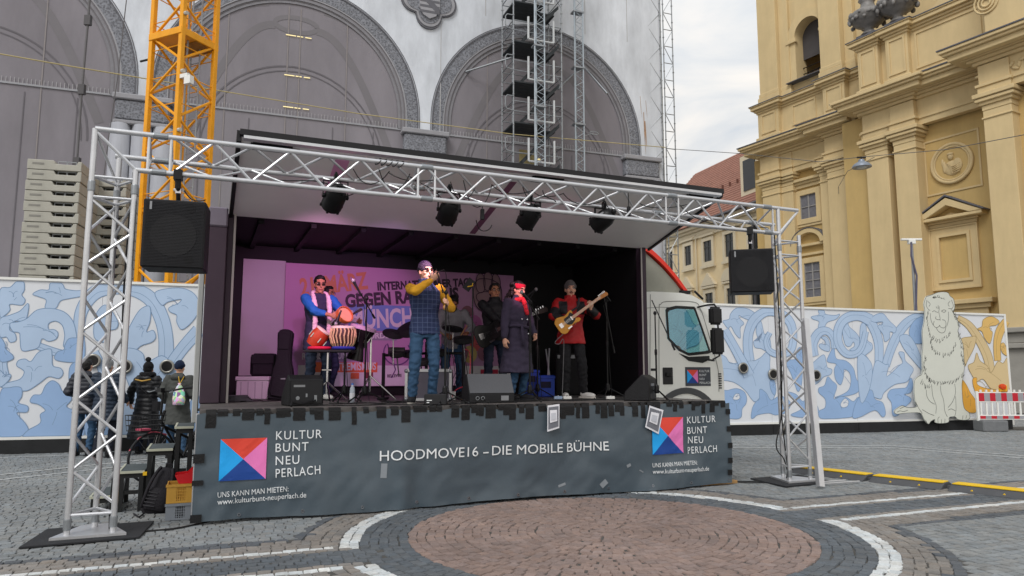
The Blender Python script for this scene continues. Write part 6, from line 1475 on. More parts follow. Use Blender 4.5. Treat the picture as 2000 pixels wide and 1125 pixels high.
def person(label, loc, rz, h, wear, pose, skin='tan', group=None):
    k_ = h / 1.75
    t_ = thing('person', label, 'person', (0, 0, 0), 0, group)
    g = lambda n_, d_: pose.get(n_, d_)
    lx, ly = g('lean', (0, 0)); dz = g('drop', 0)
    S = lambda p: Vector((p[0], p[1], p[2])) * k_
    bend = lambda z: max(0.0, z - .95) / .55
    def B(x, y, z): f = bend(z); return Vector((x + lx * f, y + ly * f, z - dz)) * k_
    shR, shL = B(-.185, .01, 1.425), B(.185, .01, 1.425); hipR, hipL = B(-.09, 0, .92), B(.09, 0, .92)
    aR = S(g('Ra', (-.12, .02, .09))); aL = S(g('La', (.12, .02, .09)))
    wR = S(g('Rw', (-.28, -.06, .86))); wL = S(g('Lw', (.28, -.06, .86)))
    eR, wR = ik(shR, wR, .285 * k_, .255 * k_, g('Rp', (-.35, .6, -.9))); eL, wL = ik(shL, wL, .285 * k_, .255 * k_, g('Lp', (.35, .6, -.9)))
    kR, aR = ik(hipR, aR, .43 * k_, .42 * k_, g('Rk', (-.1, -1, 0))); kL, aL = ik(hipL, aL, .43 * k_, .42 * k_, g('Lk', (.1, -1, 0)))
    nb = B(0, .015, 1.47); hy, hp, hr = R(g('hyaw', 0)), R(g('hpitch', 0)), R(g('hroll', 0))
    HM = Matrix.Translation(nb) @ Matrix.Rotation(hy, 4, 'Z') @ Matrix.Rotation(hp, 4, 'X') @ Matrix.Rotation(hr, 4, 'Y') @ Matrix.Translation((0, -.012 * k_, .155 * k_)) @ Matrix.Scale(k_ * .98, 4)
    # ---- body: one surface from head to hands
    b = MB()
    loft(b, [(*B(0, 0, .86)[:2], B(0, 0, .86).z, .13 * k_, .09 * k_), (*B(0, 0, 1.1)[:2], B(0, 0, 1.1).z, .12 * k_, .085 * k_), (*B(0, 0, 1.3)[:2], B(0, 0, 1.3).z, .14 * k_, .09 * k_), (*B(0, 0, 1.42)[:2], B(0, 0, 1.42).z, .13 * k_, .07 * k_), (*nb[:2], nb.z, .06 * k_, .06 * k_)])
    for a_, c_, d_ in ((shR, eR, wR), (shL, eL, wL)): cap(b, a_, c_, .043 * k_, .036 * k_); cap(b, c_, d_, .036 * k_, .026 * k_)
    for a_, c_, d_ in ((hipR, kR, aR), (hipL, kL, aL)): cap(b, a_, c_, .07 * k_, .05 * k_); cap(b, c_, d_, .048 * k_, .035 * k_)
    hc = HM @ Vector((0, .01, -.07)); cap(b, nb - Vector((0, 0, .04)), hc, .058 * k_, .054 * k_)
    hb = MB(HM)
    hb.ball((0, .006, .025), .076, .096, .108, 18, 12); hb.ball((0, -.022, -.05), .060, .070, .072, 16, 10); hb.ball((0, -.062, -.098), .028, .026, .022)
    cap(hb, (0, -.088, .022), (0, -.108, -.018), .010, .0155, 10); hb.ball((0, -.072, .045), .055, .026, .018); hb.ball((0, -.084, -.058), .027, .014, .012)
    for s_ in (-1, 1): hb.ball((s_ * .078, .014, -.005), .011, .022, .033, 10, 8); hb.ball((s_ * .042, -.062, -.022), .026, .022, .022)
    b.add(hb.v, hb.f)
    hand(b, wR, g('Rd', wR - eR), g('Rn', (1, 0, 0)), g('Rs', 1), k_, g('Rc', .6)); hand(b, wL, g('Ld', wL - eL), g('Ln', (-1, 0, 0)), g('Ls', -1), k_, g('Lc', .6))
    soft(b, 'body', SKIN[skin], t_, .0075, 2)
    # ---- face
    if not pose.get('back'):
        for s_ in (-1, 1):
            e_ = MB(HM); e_.ball((s_ * .031, -.083, .013), .0135, .007, .008, 10, 6); ob = e_.build('eye', WHTEYE, t_, smooth=True); e_ = MB(HM); e_.ball((s_ * .031, -.0885, .013), .0065, .004, .0065, 8, 6); e_.build('iris', EYEM, ob, smooth=True)
            e_ = MB(HM); e_.tube([(s_ * .014, -.093, .036), (s_ * .034, -.09, .042), (s_ * .05, -.078, .036)], [.004, .0055, .003], 6); e_.build('eyebrow', HAIRM, t_, smooth=True)
        e_ = MB(HM); e_.ball((0, -.0925, -.056), .024, .007, .0055, 12, 6); e_.ball((0, -.092, -.064), .021, .007, .006, 12, 6); e_.build('mouth', LIPM, t_, smooth=True)
    W = wear
    # ---- trousers and shoes
    tb = MB(); loft(tb, [(*B(0, 0, .80)[:2], B(0, 0, .80).z, .15 * k_, .11 * k_), (*B(0, .01, .90)[:2], B(0, 0, .9).z, .172 * k_, .125 * k_), (*B(0, 0, 1.02)[:2], B(0, 0, 1.02).z, .155 * k_, .11 * k_)])
    tw = W.get('tw', 1.0)
    for a_, c_, d_ in ((hipR, kR, aR), (hipL, kL, aL)): cap(tb, a_, c_, .096 * k_, .070 * k_ * tw); cap(tb, c_, d_ + (c_ - d_).normalized() * .02, .069 * k_ * tw, .056 * k_ * tw)
    soft(tb, 'trousers', W['trousers'], t_, .011, 3, .013, 12)
    for a_, fd in ((aR, g('Rf', (-.25, -1))), (aL, g('Lf', (.25, -1)))):
        f_ = Vector((fd[0], fd[1], 0)).normalized(); sd_ = Vector((-f_.y, f_.x, 0)); z0 = a_.z - .09 * k_
        sbm = MB(); rt = Matrix((f_, sd_, Vector((0, 0, 1)))).transposed()
        c_ = Vector((a_.x, a_.y, z0)); sbm.ball(c_ + f_ * .075 * k_ + Vector((0, 0, .042)), .15 * k_, .05 * k_, .045 * k_, 16, 8, rt); sbm.ball(c_ + f_ * .12 * k_ + Vector((0, 0, .034)), .10 * k_, .052 * k_, .034 * k_, 16, 8, rt); cap(sbm, c_ + Vector((0, 0, .07)) * k_ - f_ * .012, c_ + Vector((0, 0, .12)) * k_ - f_ * .012, .05 * k_, .048 * k_)
        so_ = MB(); so_.prism([(c_.x + (f_ * p + sd_ * q).x, c_.y + (f_ * p + sd_ * q).y) for p, q in smoothpoly([(-.075 * k_, -.03), (-.03, -.042), (.1, -.045), (.19 * k_, -.035), (.225 * k_, 0), (.19 * k_, .035), (.1, .045), (-.03, .042), (-.075 * k_, .03)], 3)], z0, z0 + .024, plane='xy')
        soft(sbm, 'shoe', W['shoes'], t_, .009, 2)
        so_.build('sole', W.get('sole', RUB), t_)
    # ---- upper garment
    fl = W.get('fit', 1.0); hem = W.get('hem', .86); top = MB(); secs = []
    prof = [(hem, W.get('hemr', .178), W.get('hemd', .130)), (1.0, .172 + W.get('mid', 0), .126 + W.get('mid', 0)), (1.1, .160 + W.get('waist', 0), .116 + W.get('waist', 0)), (1.26, .186, .128), (1.38, .190, .118), (1.45, .125, .085), (1.50, .074, .072)]
    prof = [p for p in prof if p[0] >= hem]
    for z, rx, ry in prof: c_ = B(0, .008, z); secs.append((c_.x, c_.y, c_.z, rx * k_ * fl, ry * k_ * fl))
    if hem < .9 and hem < .7:
        c_ = B(0, .008, .86); secs.insert(1, (c_.x, c_.y, c_.z, .185 * k_ * fl, .14 * k_ * fl))
    loft(top, secs, 28)
    slv = top if not W.get('sleeve') else MB(); sf = W.get('sl', 1.0)
    for a_, c_, d_ in ((shR, eR, wR), (shL, eL, wL)):
        up_ = W.get('cuff', .03); dd = d_ - (d_ - c_).normalized() * up_
        cap(slv, a_ + Vector((0, 0, -.012)), c_, .066 * k_ * sf, .056 * k_ * sf); cap(slv, c_, dd, .056 * k_ * sf, .042 * k_ * sf)
    if W.get('collar'): c_ = B(0, .01, 1.46); top.lathe([(.074 * k_, 0), (.086 * k_, .05), (.09 * k_, .085), (.07 * k_, .085), (.06 * k_, .0)], c_, 20)
    if W.get('hood'): c_ = B(0, .1, 1.46); top.ball(c_, .13 * k_, .075 * k_, .07 * k_, 16, 8); top.ball(B(0, .06, 1.5), .11 * k_, .075 * k_, .045 * k_, 16, 8)
    soft(top, W.get('topname', 'jacket'), W['top'], t_, .011, 3, W.get('fold', .009), W.get('ff', 9), W.get('quilt', 0), W.get('qp', .07), W.get('region'))
    if W.get('sleeve'): soft(slv, 'sleeves', W['sleeve'], t_, .010, 3, .008, 12)
    # ---- hair and hats
    hs_ = W.get('hair')
    if hs_:
        hm = MB(HM)
        if hs_ in ('short', 'full'): hm.ball((0, .020, .044), .085, .098, .100, 18, 12); hm.ball((0, .048, .0), .078, .062, .085); hm.ball((0, -.035, .105), .062, .045, .034)
        if hs_ == 'curly':
            hm.ball((0, .020, .048), .088, .098, .102, 18, 12)
            for i in range(70):
                a_, z_ = random.uniform(-.2, math.pi + .2), random.uniform(-.2, .09); rr = .085 + .05 * random.random() + max(0, -z_) * .35; hm.ball((rr * math.cos(a_) * .95, .02 + rr * math.sin(a_) * .8, z_), random.uniform(.022, .036), None, None, 8, 6)
        soft(hm, 'hair', HAIRM, t_, .007, 1, .006, 40)
    if W.get('hat'):
        hm = MB(HM); kd, m_ = W['hat']
        if kd == 'beanie': hm.ball((0, .014, .052), .089, .108, .106, 20, 12); hm.lathe([(.092, -.024), (.096, -.01), (.096, .02), (.09, .03)], (0, .012, .05), 22); 
        if kd == 'slouch': hm.ball((0, .012, .055), .09, .108, .11, 20, 12); hm.ball((0, .06, .10), .075, .07, .075); hm.ball((0, .03, .0), .086, .09, .07)
        if kd == 'band': hm.lathe([(.086, -.035), (.099, -.02), (.1, .03), (.088, .045)], (0, .008, .055), 22)
        if kd == 'pom': hm.ball((0, .012, .055), .092, .110, .11, 20, 12); hm.ball((0, .03, .2), .055, .055, .052); hm.ball((0, .02, .0), .092, .1, .07)
        soft(hm, 'hat', m_, t_, .008, 2, .004, 40)
    if W.get('glasses'):
        e_ = MB(HM); dk = W['glasses'] == 'sun'
        for s_ in (-1, 1): e_.tube([(s_ * (.034 + .024 * math.cos(a)), -.098 + abs(math.cos(a)) * .002, .012 + .018 * math.sin(a)) for a in [i * .524 for i in range(12)]], .0025, 5, closed=True); e_.rod((s_ * .058, -.095, .018), (s_ * .08, .01, .012), .0025, 5)
        e_.rod((-.012, -.099, .018), (.012, -.099, .018), .0025, 5); gl = e_.build('sunglasses' if dk else 'glasses', BLK, t_)
        if dk:
            for s_ in (-1, 1): e_ = MB(HM); e_.ball((s_ * .034, -.098, .012), .0235, .003, .0175, 14, 6); e_.build('lens', mat('shade_lens', (46, 18, 16), .12), gl, smooth=True)
    if W.get('beard'):
        hm = MB(HM); hm.ball((0, -.028, -.075), .064, .072, .062, 16, 10); hm.ball((0, -.07, -.11), .035, .03, .03); soft(hm, 'beard', HAIRM, t_, .008, 1, .004, 40)
    if W.get('moustache'): e_ = MB(HM); e_.tube([(-.03, -.086, -.050), (0, -.104, -.042), (.03, -.086, -.050)], [.004, .007, .004], 6); e_.build('moustache', HAIRM, t_, smooth=True)
    info = dict(root=t_, HM=HM, B=B, wR=wR, wL=wL, eR=eR, eL=eL, shR=shR, shL=shL, k=k_)
    t_['__'] = 0; del t_['__']
    PEOPLE.append((t_, Vector(loc), rz)); return info
PEOPLE = []
def spos(x, Y): p = at(x, 760, Y); return Vector((p.x, Y, SZ + .002))
def toW(i, loc, rz, p): return Vector(loc) + Matrix.Rotation(rz, 3, 'Z') @ Vector(p)
JEANS = mat('denim_blue', (48, 78, 108), .8, 0, .18, 8, .3, 150); JEAND = mat('denim_dark', (36, 46, 66), .8, 0, .18, 8, .3, 150); BLKT = mat('black_cloth', (27, 27, 30), .85, 0, .18, 7, .2, 90); NAVY = mat('navy_puffer', (32, 44, 60), .55, 0, .12, 6)
def check_m(t, b, mu, vec):                  # woven window-pane check
    w1 = []
    for ax in ('X', 'Z'):
        s_ = t.nodes.new('ShaderNodeSeparateXYZ'); t.links.new(vec, s_.inputs[0]); m_ = t.nodes.new('ShaderNodeMath'); m_.operation = 'MULTIPLY'; m_.inputs[1].default_value = 17; t.links.new(s_.outputs[ax], m_.inputs[0])
        f_ = t.nodes.new('ShaderNodeMath'); f_.operation = 'FRACT'; t.links.new(m_.outputs[0], f_.inputs[0]); c_ = t.nodes.new('ShaderNodeMath'); c_.operation = 'LESS_THAN'; c_.inputs[1].default_value = .085; t.links.new(f_.outputs[0], c_.inputs[0]); w1.append(c_)
    mx_ = t.nodes.new('ShaderNodeMath'); mx_.operation = 'MAXIMUM'; t.links.new(w1[0].outputs[0], mx_.inputs[0]); t.links.new(w1[1].outputs[0], mx_.inputs[1])
    x = t.nodes.new('ShaderNodeMixRGB'); x.inputs['Color2'].default_value = (lin(80), lin(92), lin(124), 1); t.links.new(mx_.outputs[0], x.inputs['Fac']); t.links.new(mu.outputs[0], x.inputs['Color1']); t.links.new(x.outputs[0], b.inputs['Base Color'])
VEST = mat('check_vest', (38, 50, 84), .8, 0, .1, 6, extra=check_m)
# singer
sL, sR_ = spos(828, 9.05), R(20)
I_S = person('person in mustard shirt, checked navy waistcoat and purple beanie singing into microphone', sL, sR_, 1.78,
    dict(top=VEST, topname='waistcoat', sleeve=mat('mustard_cotton', (206, 152, 34), .8, 0, .1, 7, .15, 60), trousers=JEANS, shoes=BLKT, sole=mat('sole_grey', (150, 146, 140), .7), hat=('beanie', mat('plum_knit', (54, 43, 60), .9, 0, .12, 20, .5, 160)), glasses='sun', hem=.84, hemr=.19, collar=True, fit=1.06, sl=1.05, tw=1.02),
    dict(Rw=(.02, -.23, 1.50), Rp=(-1, -.35, -.75), Rd=(.55, -.3, .55), Rn=(.3, .6, .5), Rc=1.0, Lw=(.20, -.25, 1.17), Lp=(.7, .5, -.6), Ld=(.05, -.5, .35), Ln=(-.8, .3, 0), Lc=1.0, Ra=(-.15, -.02, .09), La=(.11, .04, .09), Rf=(-.35, -1), Lf=(.4, -1), hyaw=22, hpitch=-4, Rk=(-.2, -1, 0)), 'fair')
# drummer on hand percussion
aLc, aRz = spos(618, 10.05), R(32)
I_A = person('person in blue shirt, dark vest and white stole holding a small orange frame drum', aLc, aRz, 1.74,
    dict(top=mat('dark_vest', (44, 42, 66), .8, 0, .12, 7, .2, 60), topname='vest', sleeve=mat('bright_blue_shirt', (30, 98, 172), .75, 0, .1, 7, .15, 60), trousers=JEAND, shoes=mat('white_shoe', (206, 204, 200), .6), hair='short', glasses='sun', hem=.70, hemr=.195, hemd=.15, fit=1.08, sl=1.14, cuff=.11),
    dict(Rw=(.06, -.36, 1.17), Rp=(-.9, .2, -.7), Rn=(.7, .5, 0), Rc=.7, Lw=(.26, -.34, 1.14), Lp=(.8, .3, -.7), Ln=(-.8, .4, 0), Lc=.5, hyaw=-6, hpitch=8), 'tan')
bl_, bz_ = spos(636, 11.3), R(70)
person('person with glasses half hidden behind the percussion player', bl_, bz_, 1.74, dict(top=mat('white_shirt', (176, 172, 176), .8, 0, .08, 7), trousers=JEAND, shoes=BLKT, hair='short', glasses='clear', collar=True, topname='shirt'), dict(Rw=(-.05, -.3, 1.05), Lw=(.2, -.42, 1.2), Lp=(.7, .2, -.7)), 'tan')
dl_, dz_ = spos(882, 11.7), R(8)
I_D = person('person in grey sweater with black beard bending over the drum pads', dl_, dz_, 1.72, dict(top=mat('grey_knit', (128, 128, 132), .9, 0, .08, 9, .3, 90), topname='sweater', trousers=JEANS, shoes=BLKT, hair='full', beard=True, hem=.84, fit=1.08, sl=1.12), dict(lean=(.0, -.2), drop=.06, Rw=(-.12, -.46, 1.0), Lw=(.22, -.46, 1.03), Rp=(-.8, .4, -.6), Lp=(.8, .4, -.6), hpitch=42, Rn=(.3, .3, -1), Ln=(-.3, .3, -1), Rc=1.0, Lc=1.0), 'brown')
el_, ez_ = spos(966, 11.4), R(14)
I_E = person('person in black jacket with black hair playing bass behind the woman', el_, ez_, 1.80, dict(top=mat('black_jacket', (26, 26, 30), .6, 0, .15, 7, .2, 60), trousers=JEAND, shoes=BLKT, hair='full', glasses='clear', collar=True, fit=1.1, sl=1.2), dict(Rw=(.10, -.30, 1.07), Rp=(-1, .1, -.5), Rn=(.3, .8, -.3), Rc=.8, Lw=(.46, -.32, 1.2), Lp=(.7, .2, -.7), hyaw=6, hpitch=-6), 'tan')
COAT = mat('mauve_wool', (56, 50, 68), .9, 0, .10, 9, .3, 120)
fl_, fz_ = spos(1010, 10.05), R(48)
I_F = person('person in long belted grey purple coat, red headband and red scarf singing', fl_, fz_, 1.66, dict(top=COAT, topname='coat', trousers=JEANS, shoes=BLKT, hair='curly', hat=('band', mat('red_knit', (184, 24, 52), .85, 0, .1, 20, .4, 160)), glasses='clear', hem=.40, hemr=.25, hemd=.21, fit=1.12, sl=1.22, collar=True, fold=.011), dict(Rw=(-.30, -.02, .84), Rp=(-.6, .7, 0), Lw=(.27, -.10, .98), Lp=(.8, .7, -.1), hyaw=4, hpitch=12), 'fair')
def redzone(c):
    if 1.27 < c.z < 1.475 and .07 < abs(c.x) < .205 and c.y < .05: return 1
    for q, w_, s_ in ((I_G['eR'], I_G['wR'], I_G['shR']), (I_G['eL'], I_G['wL'], I_G['shL'])):
        a_ = q + (s_ - q) * .2; d_ = w_ - a_; t = max(0, min(1, (c - a_).dot(d_) / d_.length_squared))
        if (c - a_ - d_ * t).length < .1 and (abs(c.x) > .2 or c.y < -.2): return 1
    return 0
gl_, gz_ = spos(1116, 11.05), R(6)
I_G = person('person in red and black jacket and grey beanie playing a yellow electric guitar', gl_, gz_, 1.79, dict(top=[mat('red_shell', (172, 28, 31), .5, 0, .1, 6, .1, 40), mat('black_shell', (30, 29, 32), .55, 0, .15, 6)], trousers=BLKT, shoes=mat('white_shoe', (206, 204, 200), .6), sole=mat('sole_white', (200, 196, 188), .7), hat=('beanie', mat('grey_knit_hat', (88, 84, 84), .95, 0, .12, 20, .5, 160)), moustache=True, hem=.80, hemr=.205, hemd=.15, collar=True, fit=1.13, sl=1.28, region=redzone, tw=1.12, fold=.012),
    dict(Rw=(-.10, -.30, 1.13), Rp=(-1, .1, -.35), Rn=(.2, .8, -.4), Rc=.8, Rd=(1, -.15, 0), Lw=(.24, -.33, 1.30), Lp=(.9, .2, -.8), Ld=(-.1, -.4, .8), Ln=(-.5, .8, .1), Lc=1.0, Ra=(-.10, -.04, .09), La=(.19, .0, .09), Rf=(-.1, -1), Lf=(.75, -1)), 'fair')
# visitors at the peepholes, seen from behind
def gpos(x, Y): p = at(x, 800, Y); return Vector((p.x, Y, .002))
V1 = person('person in dark padded jacket at the leftmost peephole, behind the truss leg', gpos(166, 13.45), R(182), 1.76, dict(top=mat('charcoal_puffer', (44, 46, 54), .55, 0, .12, 6), trousers=JEANS, shoes=BLKT, hair='full', hem=.76, fit=1.22, sl=1.5, quilt=.012, qp=.075, hood=True), dict(back=1, Rw=(-.24, -.16, 1.1), Lw=(.24, -.16, 1.1), hpitch=-2), 'fair', 'visitors at the peepholes')
V2 = person('person in navy padded jacket and light grey knitted hat facing the hoarding', gpos(206, 13.2), R(176), 1.75, dict(top=NAVY, trousers=mat('navy_cloth', (26, 30, 42), .85, 0, .15, 7, .2, 60), shoes=BLKT, hat=('slouch', mat('pale_grey_knit', (140, 142, 144), .95, 0, .12, 30, .6, 120)), hem=.66, hemr=.225, hemd=.18, fit=1.24, sl=1.5, quilt=.012, qp=.072), dict(back=1, Rw=(-.26, -.2, 1.0), Lw=(.26, -.2, 1.0)), 'fair', 'visitors at the peepholes')
V3 = person('person in long black quilted coat and bobble hat facing the hoarding', gpos(286, 13.75), R(172), 1.70, dict(top=mat('black_puffer', (21, 22, 26), .5, 0, .12, 6), topname='coat', trousers=JEAND, shoes=BLKT, hat=('pom', mat('black_knit', (20, 20, 23), .95, 0, .12, 30, .6, 120)), hem=.30, hemr=.27, hemd=.22, fit=1.24, sl=1.45, quilt=.011, qp=.08, collar=True, hood=True), dict(back=1, Lw=(.43, -.12, .98), Lp=(.8, .5, -.2), Rw=(-.22, -.28, 1.15)), 'fair', 'visitors at the peepholes')
V4 = person('person in olive grey parka and dark blue beanie beside the stage steps', gpos(347, 13.2), R(184), 1.72, dict(top=mat('olive_parka', (66, 68, 66), .75, 0, .12, 6, .15, 50), topname='parka', trousers=JEANS, shoes=BLKT, hat=('beanie', mat('dark_blue_knit', (22, 36, 62), .95, 0, .12, 30, .6, 120)), hem=.60, hemr=.215, hemd=.17, fit=1.2, sl=1.4, hood=True), dict(back=1, Rw=(-.24, -.2, 1.05), Lw=(.26, -.12, 1.0)), 'fair', 'visitors at the peepholes')
# ---- clothing details
def pchild(info, mb, nm, m, smooth=True): return mb.build(nm, m, info['root'], smooth=smooth)
STRIPE = mat('pink_white_stole', (222, 190, 200), .85, 0, .1, 8, .2, 60)
b = MB(); k_ = I_A['k']
for s_ in (-1, 1):
    pts = [I_A['B'](s_ * .02, .09, 1.52), I_A['B'](s_ * .085, .03, 1.515), I_A['B'](s_ * .105, -.08, 1.42), I_A['B'](s_ * .10, -.155, 1.28), I_A['B'](s_ * .10, -.165, 1.1), I_A['B'](s_ * .105, -.17, .98 if s_ < 0 else .9)]
    pts = [Vector(p) for p in smoothpoly([tuple(p) for p in pts], 4, False)]
    for i in range(len(pts) - 1): cap(b, pts[i], pts[i + 1], .022 + .014 * min(1, i / 8), .022 + .014 * min(1, (i + 1) / 8), 8)
soft(b, 'stole', STRIPE, I_A['root'], .010, 3, .008, 20)
b = MB(); B_ = I_F['B']
b.tube([B_(.198 * math.cos(t), .008 + .150 * math.sin(t), 1.075 + .01 * math.sin(2 * t)) for t in [i * math.pi / 16 for i in range(32)]], .022, 8, closed=True); b.tube([B_(-.06, -.15, 1.07), B_(-.08, -.175, .95), B_(-.07, -.19, .78)], [.02, .022, .02], 8); pchild(I_F, b, 'belt', COAT)
b = MB()
for x in (-.06, .06):
    for z in (1.18, .97): b.ball(B_(x, -.150 if z > 1 else -.168, z), .014, .008, .014, 10, 6)
pchild(I_F, b, 'button', CHROME)
b = MB()
for i in range(9): t = i * .7; cap(b, B_(.07 * math.cos(t), -.02 + .075 * math.sin(t), 1.475 + .012 * math.sin(i)), B_(.07 * math.cos(t + .7), -.02 + .075 * math.sin(t + .7), 1.48 + .012 * math.cos(i)), .03, .03, 8)
cap(b, B_(.02, -.12, 1.44), B_(.04, -.165, 1.27), .035, .03, 8)
soft(b, 'scarf', mat('red_scarf', (190, 34, 48), .85, 0, .15, 14, .3, 90), I_F['root'], .009, 2, .006, 30)
b = MB(); B_ = I_G['B']; b.lathe([(.06, 0), (.062, .07), (.05, .07), (.05, 0)], B_(0, .01, 1.46), 18); pchild(I_G, b, 'neck_warmer', BLKT)
b = MB(); B_ = V3['B']
for i in range(10): t = i * .65; cap(b, B_(.1 * math.cos(t), .02 + .1 * math.sin(t), 1.52), B_(.1 * math.cos(t + .65), .02 + .1 * math.sin(t + .65), 1.53), .052, .052, 8)
soft(b, 'scarf', mat('black_knit', (20, 20, 23), .95), V3['root'], .012, 3, .008, 20)
b = MB(); b.tube([B_(-.16, .16, 1.43), B_(0, .185, 1.40), B_(.16, .16, 1.43)], .014, 6); pchild(V3, b, 'yellow_strap', mat('mustard_strap', (176, 140, 70), .8))
b = MB(); b.tube([B_(.14, .14, 1.44), B_(.0, .19, 1.25), B_(-.24, .12, 1.02)], .008, 6); b.box(*sorted((B_(-.33, 0, 0).x, B_(-.21, 0, 0).x)), .03, .14, .80, .98); pchild(V3, b, 'shoulder_bag', BLKT, False)
flush()
for t_, loc, rz in PEOPLE: t_.location = loc; t_.rotation_euler = (0, 0, rz)
# colourful drawstring bag on the parka
def bag_m(t, b, mu, vec):
    v = t.nodes.new('ShaderNodeTexVoronoi'); v.inputs['Scale'].default_value = 16; t.links.new(vec, v.inputs['Vector']); h_ = t.nodes.new('ShaderNodeHueSaturation'); h_.inputs['Saturation'].default_value = .7; t.links.new(v.outputs['Color'], h_.inputs['Color']); t.links.new(h_.outputs[0], b.inputs['Base Color'])
c_ = toW(None, PEOPLE[-1][1], PEOPLE[-1][2], V4['B'](-.10, .24, 1.13)); bagt = thing('drawstring_bag', 'small colourful patterned drawstring bag on the olive parka', 'bag', c_)
b = MB(); b.lathe([(.0, -.17), (.10, -.165), (.115, -.08), (.10, .05), (.05, .16), (.02, .2), (.035, .22), (.0, .22)], c_, 18, Matrix.Rotation(0, 3, 'Z') @ Matrix(((1, 0, 0), (0, .55, 0), (0, 0, 1)))); b.build('sack', mat('bag_print', (200, 160, 60), .7, extra=bag_m), bagt, smooth=True)
b = MB(); b.tube([c_ + Vector((0, 0, .2)), c_ + Vector((.06, .03, .34))], .006, 5); b.tube([c_ + Vector((0, 0, .2)), c_ + Vector((-.04, .03, .34))], .006, 5); b.build('cord', mat('yellow_cord', (214, 170, 40), .7), bagt)
# ================================================================== stage backdrop
EBK = DB - .06
kp = lambda x, y, e=EBK: ST.px(x, y, e)
def pbox(nm, x0, y0, x1, y1, e, m, par, th=.002):
    p, q = kp(x0, y1, e), kp(x1, y0, e); b_ = MB(ST); b_.box(p[0], q[0], e, e + th, p[1], q[1]); return b_.build(nm, m, par)
back = thing('stage_backdrop', 'pink printed event backdrop hung on the rear wall of the stage', 'banner', ST.w(3, EBK, SZ))
p, q = kp(549, 765), kp(1003, 523); zc_ = kp(560, 513)[1]
b = MB(ST); na, nz = 40, 16; V = []
z0_, z1_ = SZ + .16, zc_
bdisp = lambda a, z: .018 * noise.noise((a * 1.4, z * 1.1, 7)) + .012 * math.sin(a * 3 + z)
for i in range(na + 1):
    for j in range(nz + 1):
        a = p[0] + (q[0] - p[0]) * i / na; z = z0_ + (z1_ - z0_) * j / nz; V.append((a, EBK + bdisp(a, z), z))
b.add(V, [(i * (nz + 1) + j, (i + 1) * (nz + 1) + j, (i + 1) * (nz + 1) + j + 1, i * (nz + 1) + j + 1) for i in range(na) for j in range(nz)])
b.build('cloth', mat('backdrop_pink', (186, 138, 178), .6, 0, .05, 1), back, smooth=True)
zs_ = kp(780, 714)[1]
def pprint(nm, P, m, off, par=None):
    b_ = MB(ST); b_.add([(a, EBK - off + bdisp(a, z) - .022, z) for a, z in P], [tuple(range(len(P)))]); return b_.build(nm, m, par or back)
def grid_print(nm, a0, a1, za, zb, m, off):
    b_ = MB(ST); K = 16; V_ = []
    for i in range(K + 1):
        for z in (za, (za + zb) / 2, zb): a = a0 + (a1 - a0) * i / K; V_.append((a, EBK - off + bdisp(a, z), z))
    b_.add(V_, [(i * 3 + j, i * 3 + 3 + j, i * 3 + 4 + j, i * 3 + 1 + j) for i in range(K) for j in range(2)]); return b_.build(nm, m, back)
PLW = mat('backdrop_white', (222, 218, 222), .6); DKT = mat('print_dark', (62, 40, 62), .6); ORT = mat('print_orange', (206, 128, 96), .6); BLB = mat('print_blue', (112, 136, 200), .6); GRB = mat('print_grey', (150, 138, 160), .6); ORB = mat('print_orange_box', (232, 112, 72), .6)
grid_print('white_strip', p[0] + .25, q[0] - .005, z0_ + .005, zs_, PLW, .004)
def btx(tx, x0, y0, x1, y1, size, m, off=.007, bold=.0):
    u, v = kp(x0, y0), kp(x1, y1); return lettering(tx, size, m, back, ST, u[0], u[1], EBK, width=v[0] - u[0], tilt=math.atan2(v[1] - u[1], v[0] - u[0]), disp=bdisp, depth=off, bold=bold)
btx('21. MÄRZ', 588, 577, 721, 563, .40, ORT, bold=.013)
btx('INTERNATIONALER TAG', 737, 567, 917, 558, .195, DKT, bold=.009)
btx('GEGEN RASSISMUS', 675, 600, 898, 584, .30, DKT, bold=.013)
u, v = kp(680, 645), kp(850, 600); grid_print('blue_field', u[0], v[0], u[1], v[1], BLB, .006)
btx('MÜNCHEN', 685, 642, 848, 634, .44, mat('pale_letters', (214, 206, 214), .6), .009, .014)
u, v = kp(700, 664), kp(775, 650); grid_print('grey_field', u[0], v[0], u[1], v[1], GRB, .006); btx('WÜRDE', 704, 662, 760, 660, .13, PLW, .009, .004)
u, v = kp(600, 704), kp(690, 688); grid_print('grey_field', u[0], v[0], u[1], v[1], GRB, .006); btx('RASSISMUS UND', 590, 702, 688, 700, .15, PLW, .009, .004)
u, v = kp(610, 727), kp(737, 708); grid_print('orange_field', u[0], v[0], u[1], v[1], ORB, .007); btx('EXTREMISMUS', 641, 724, 734, 722, .18, PLW, .010, .004)
btx('BELLEVUE', 756, 737, 784, 736, .07, DKT, .008, .002)
for x, y, m_ in ((693, 734, ORB), (720, 733, mat('logo_maroon', (132, 40, 66), .6)), (945, 727, mat('logo_crimson', (190, 40, 72), .6)), (965, 727, mat('logo_crimson', (190, 40, 72), .6))):
    c_ = kp(x, y); pprint('sponsor_mark', [(c_[0] + dx, c_[1] + dz) for dx, dz in ((-.07, -.05), (.07, -.05), (.07, .05), (-.07, .05))], m_, -.006)
FIST = mat('print_fist', (150, 120, 128), .6)
def kpoly(pts): return [kp(x, y) for x, y in smoothpoly(pts, 3)]
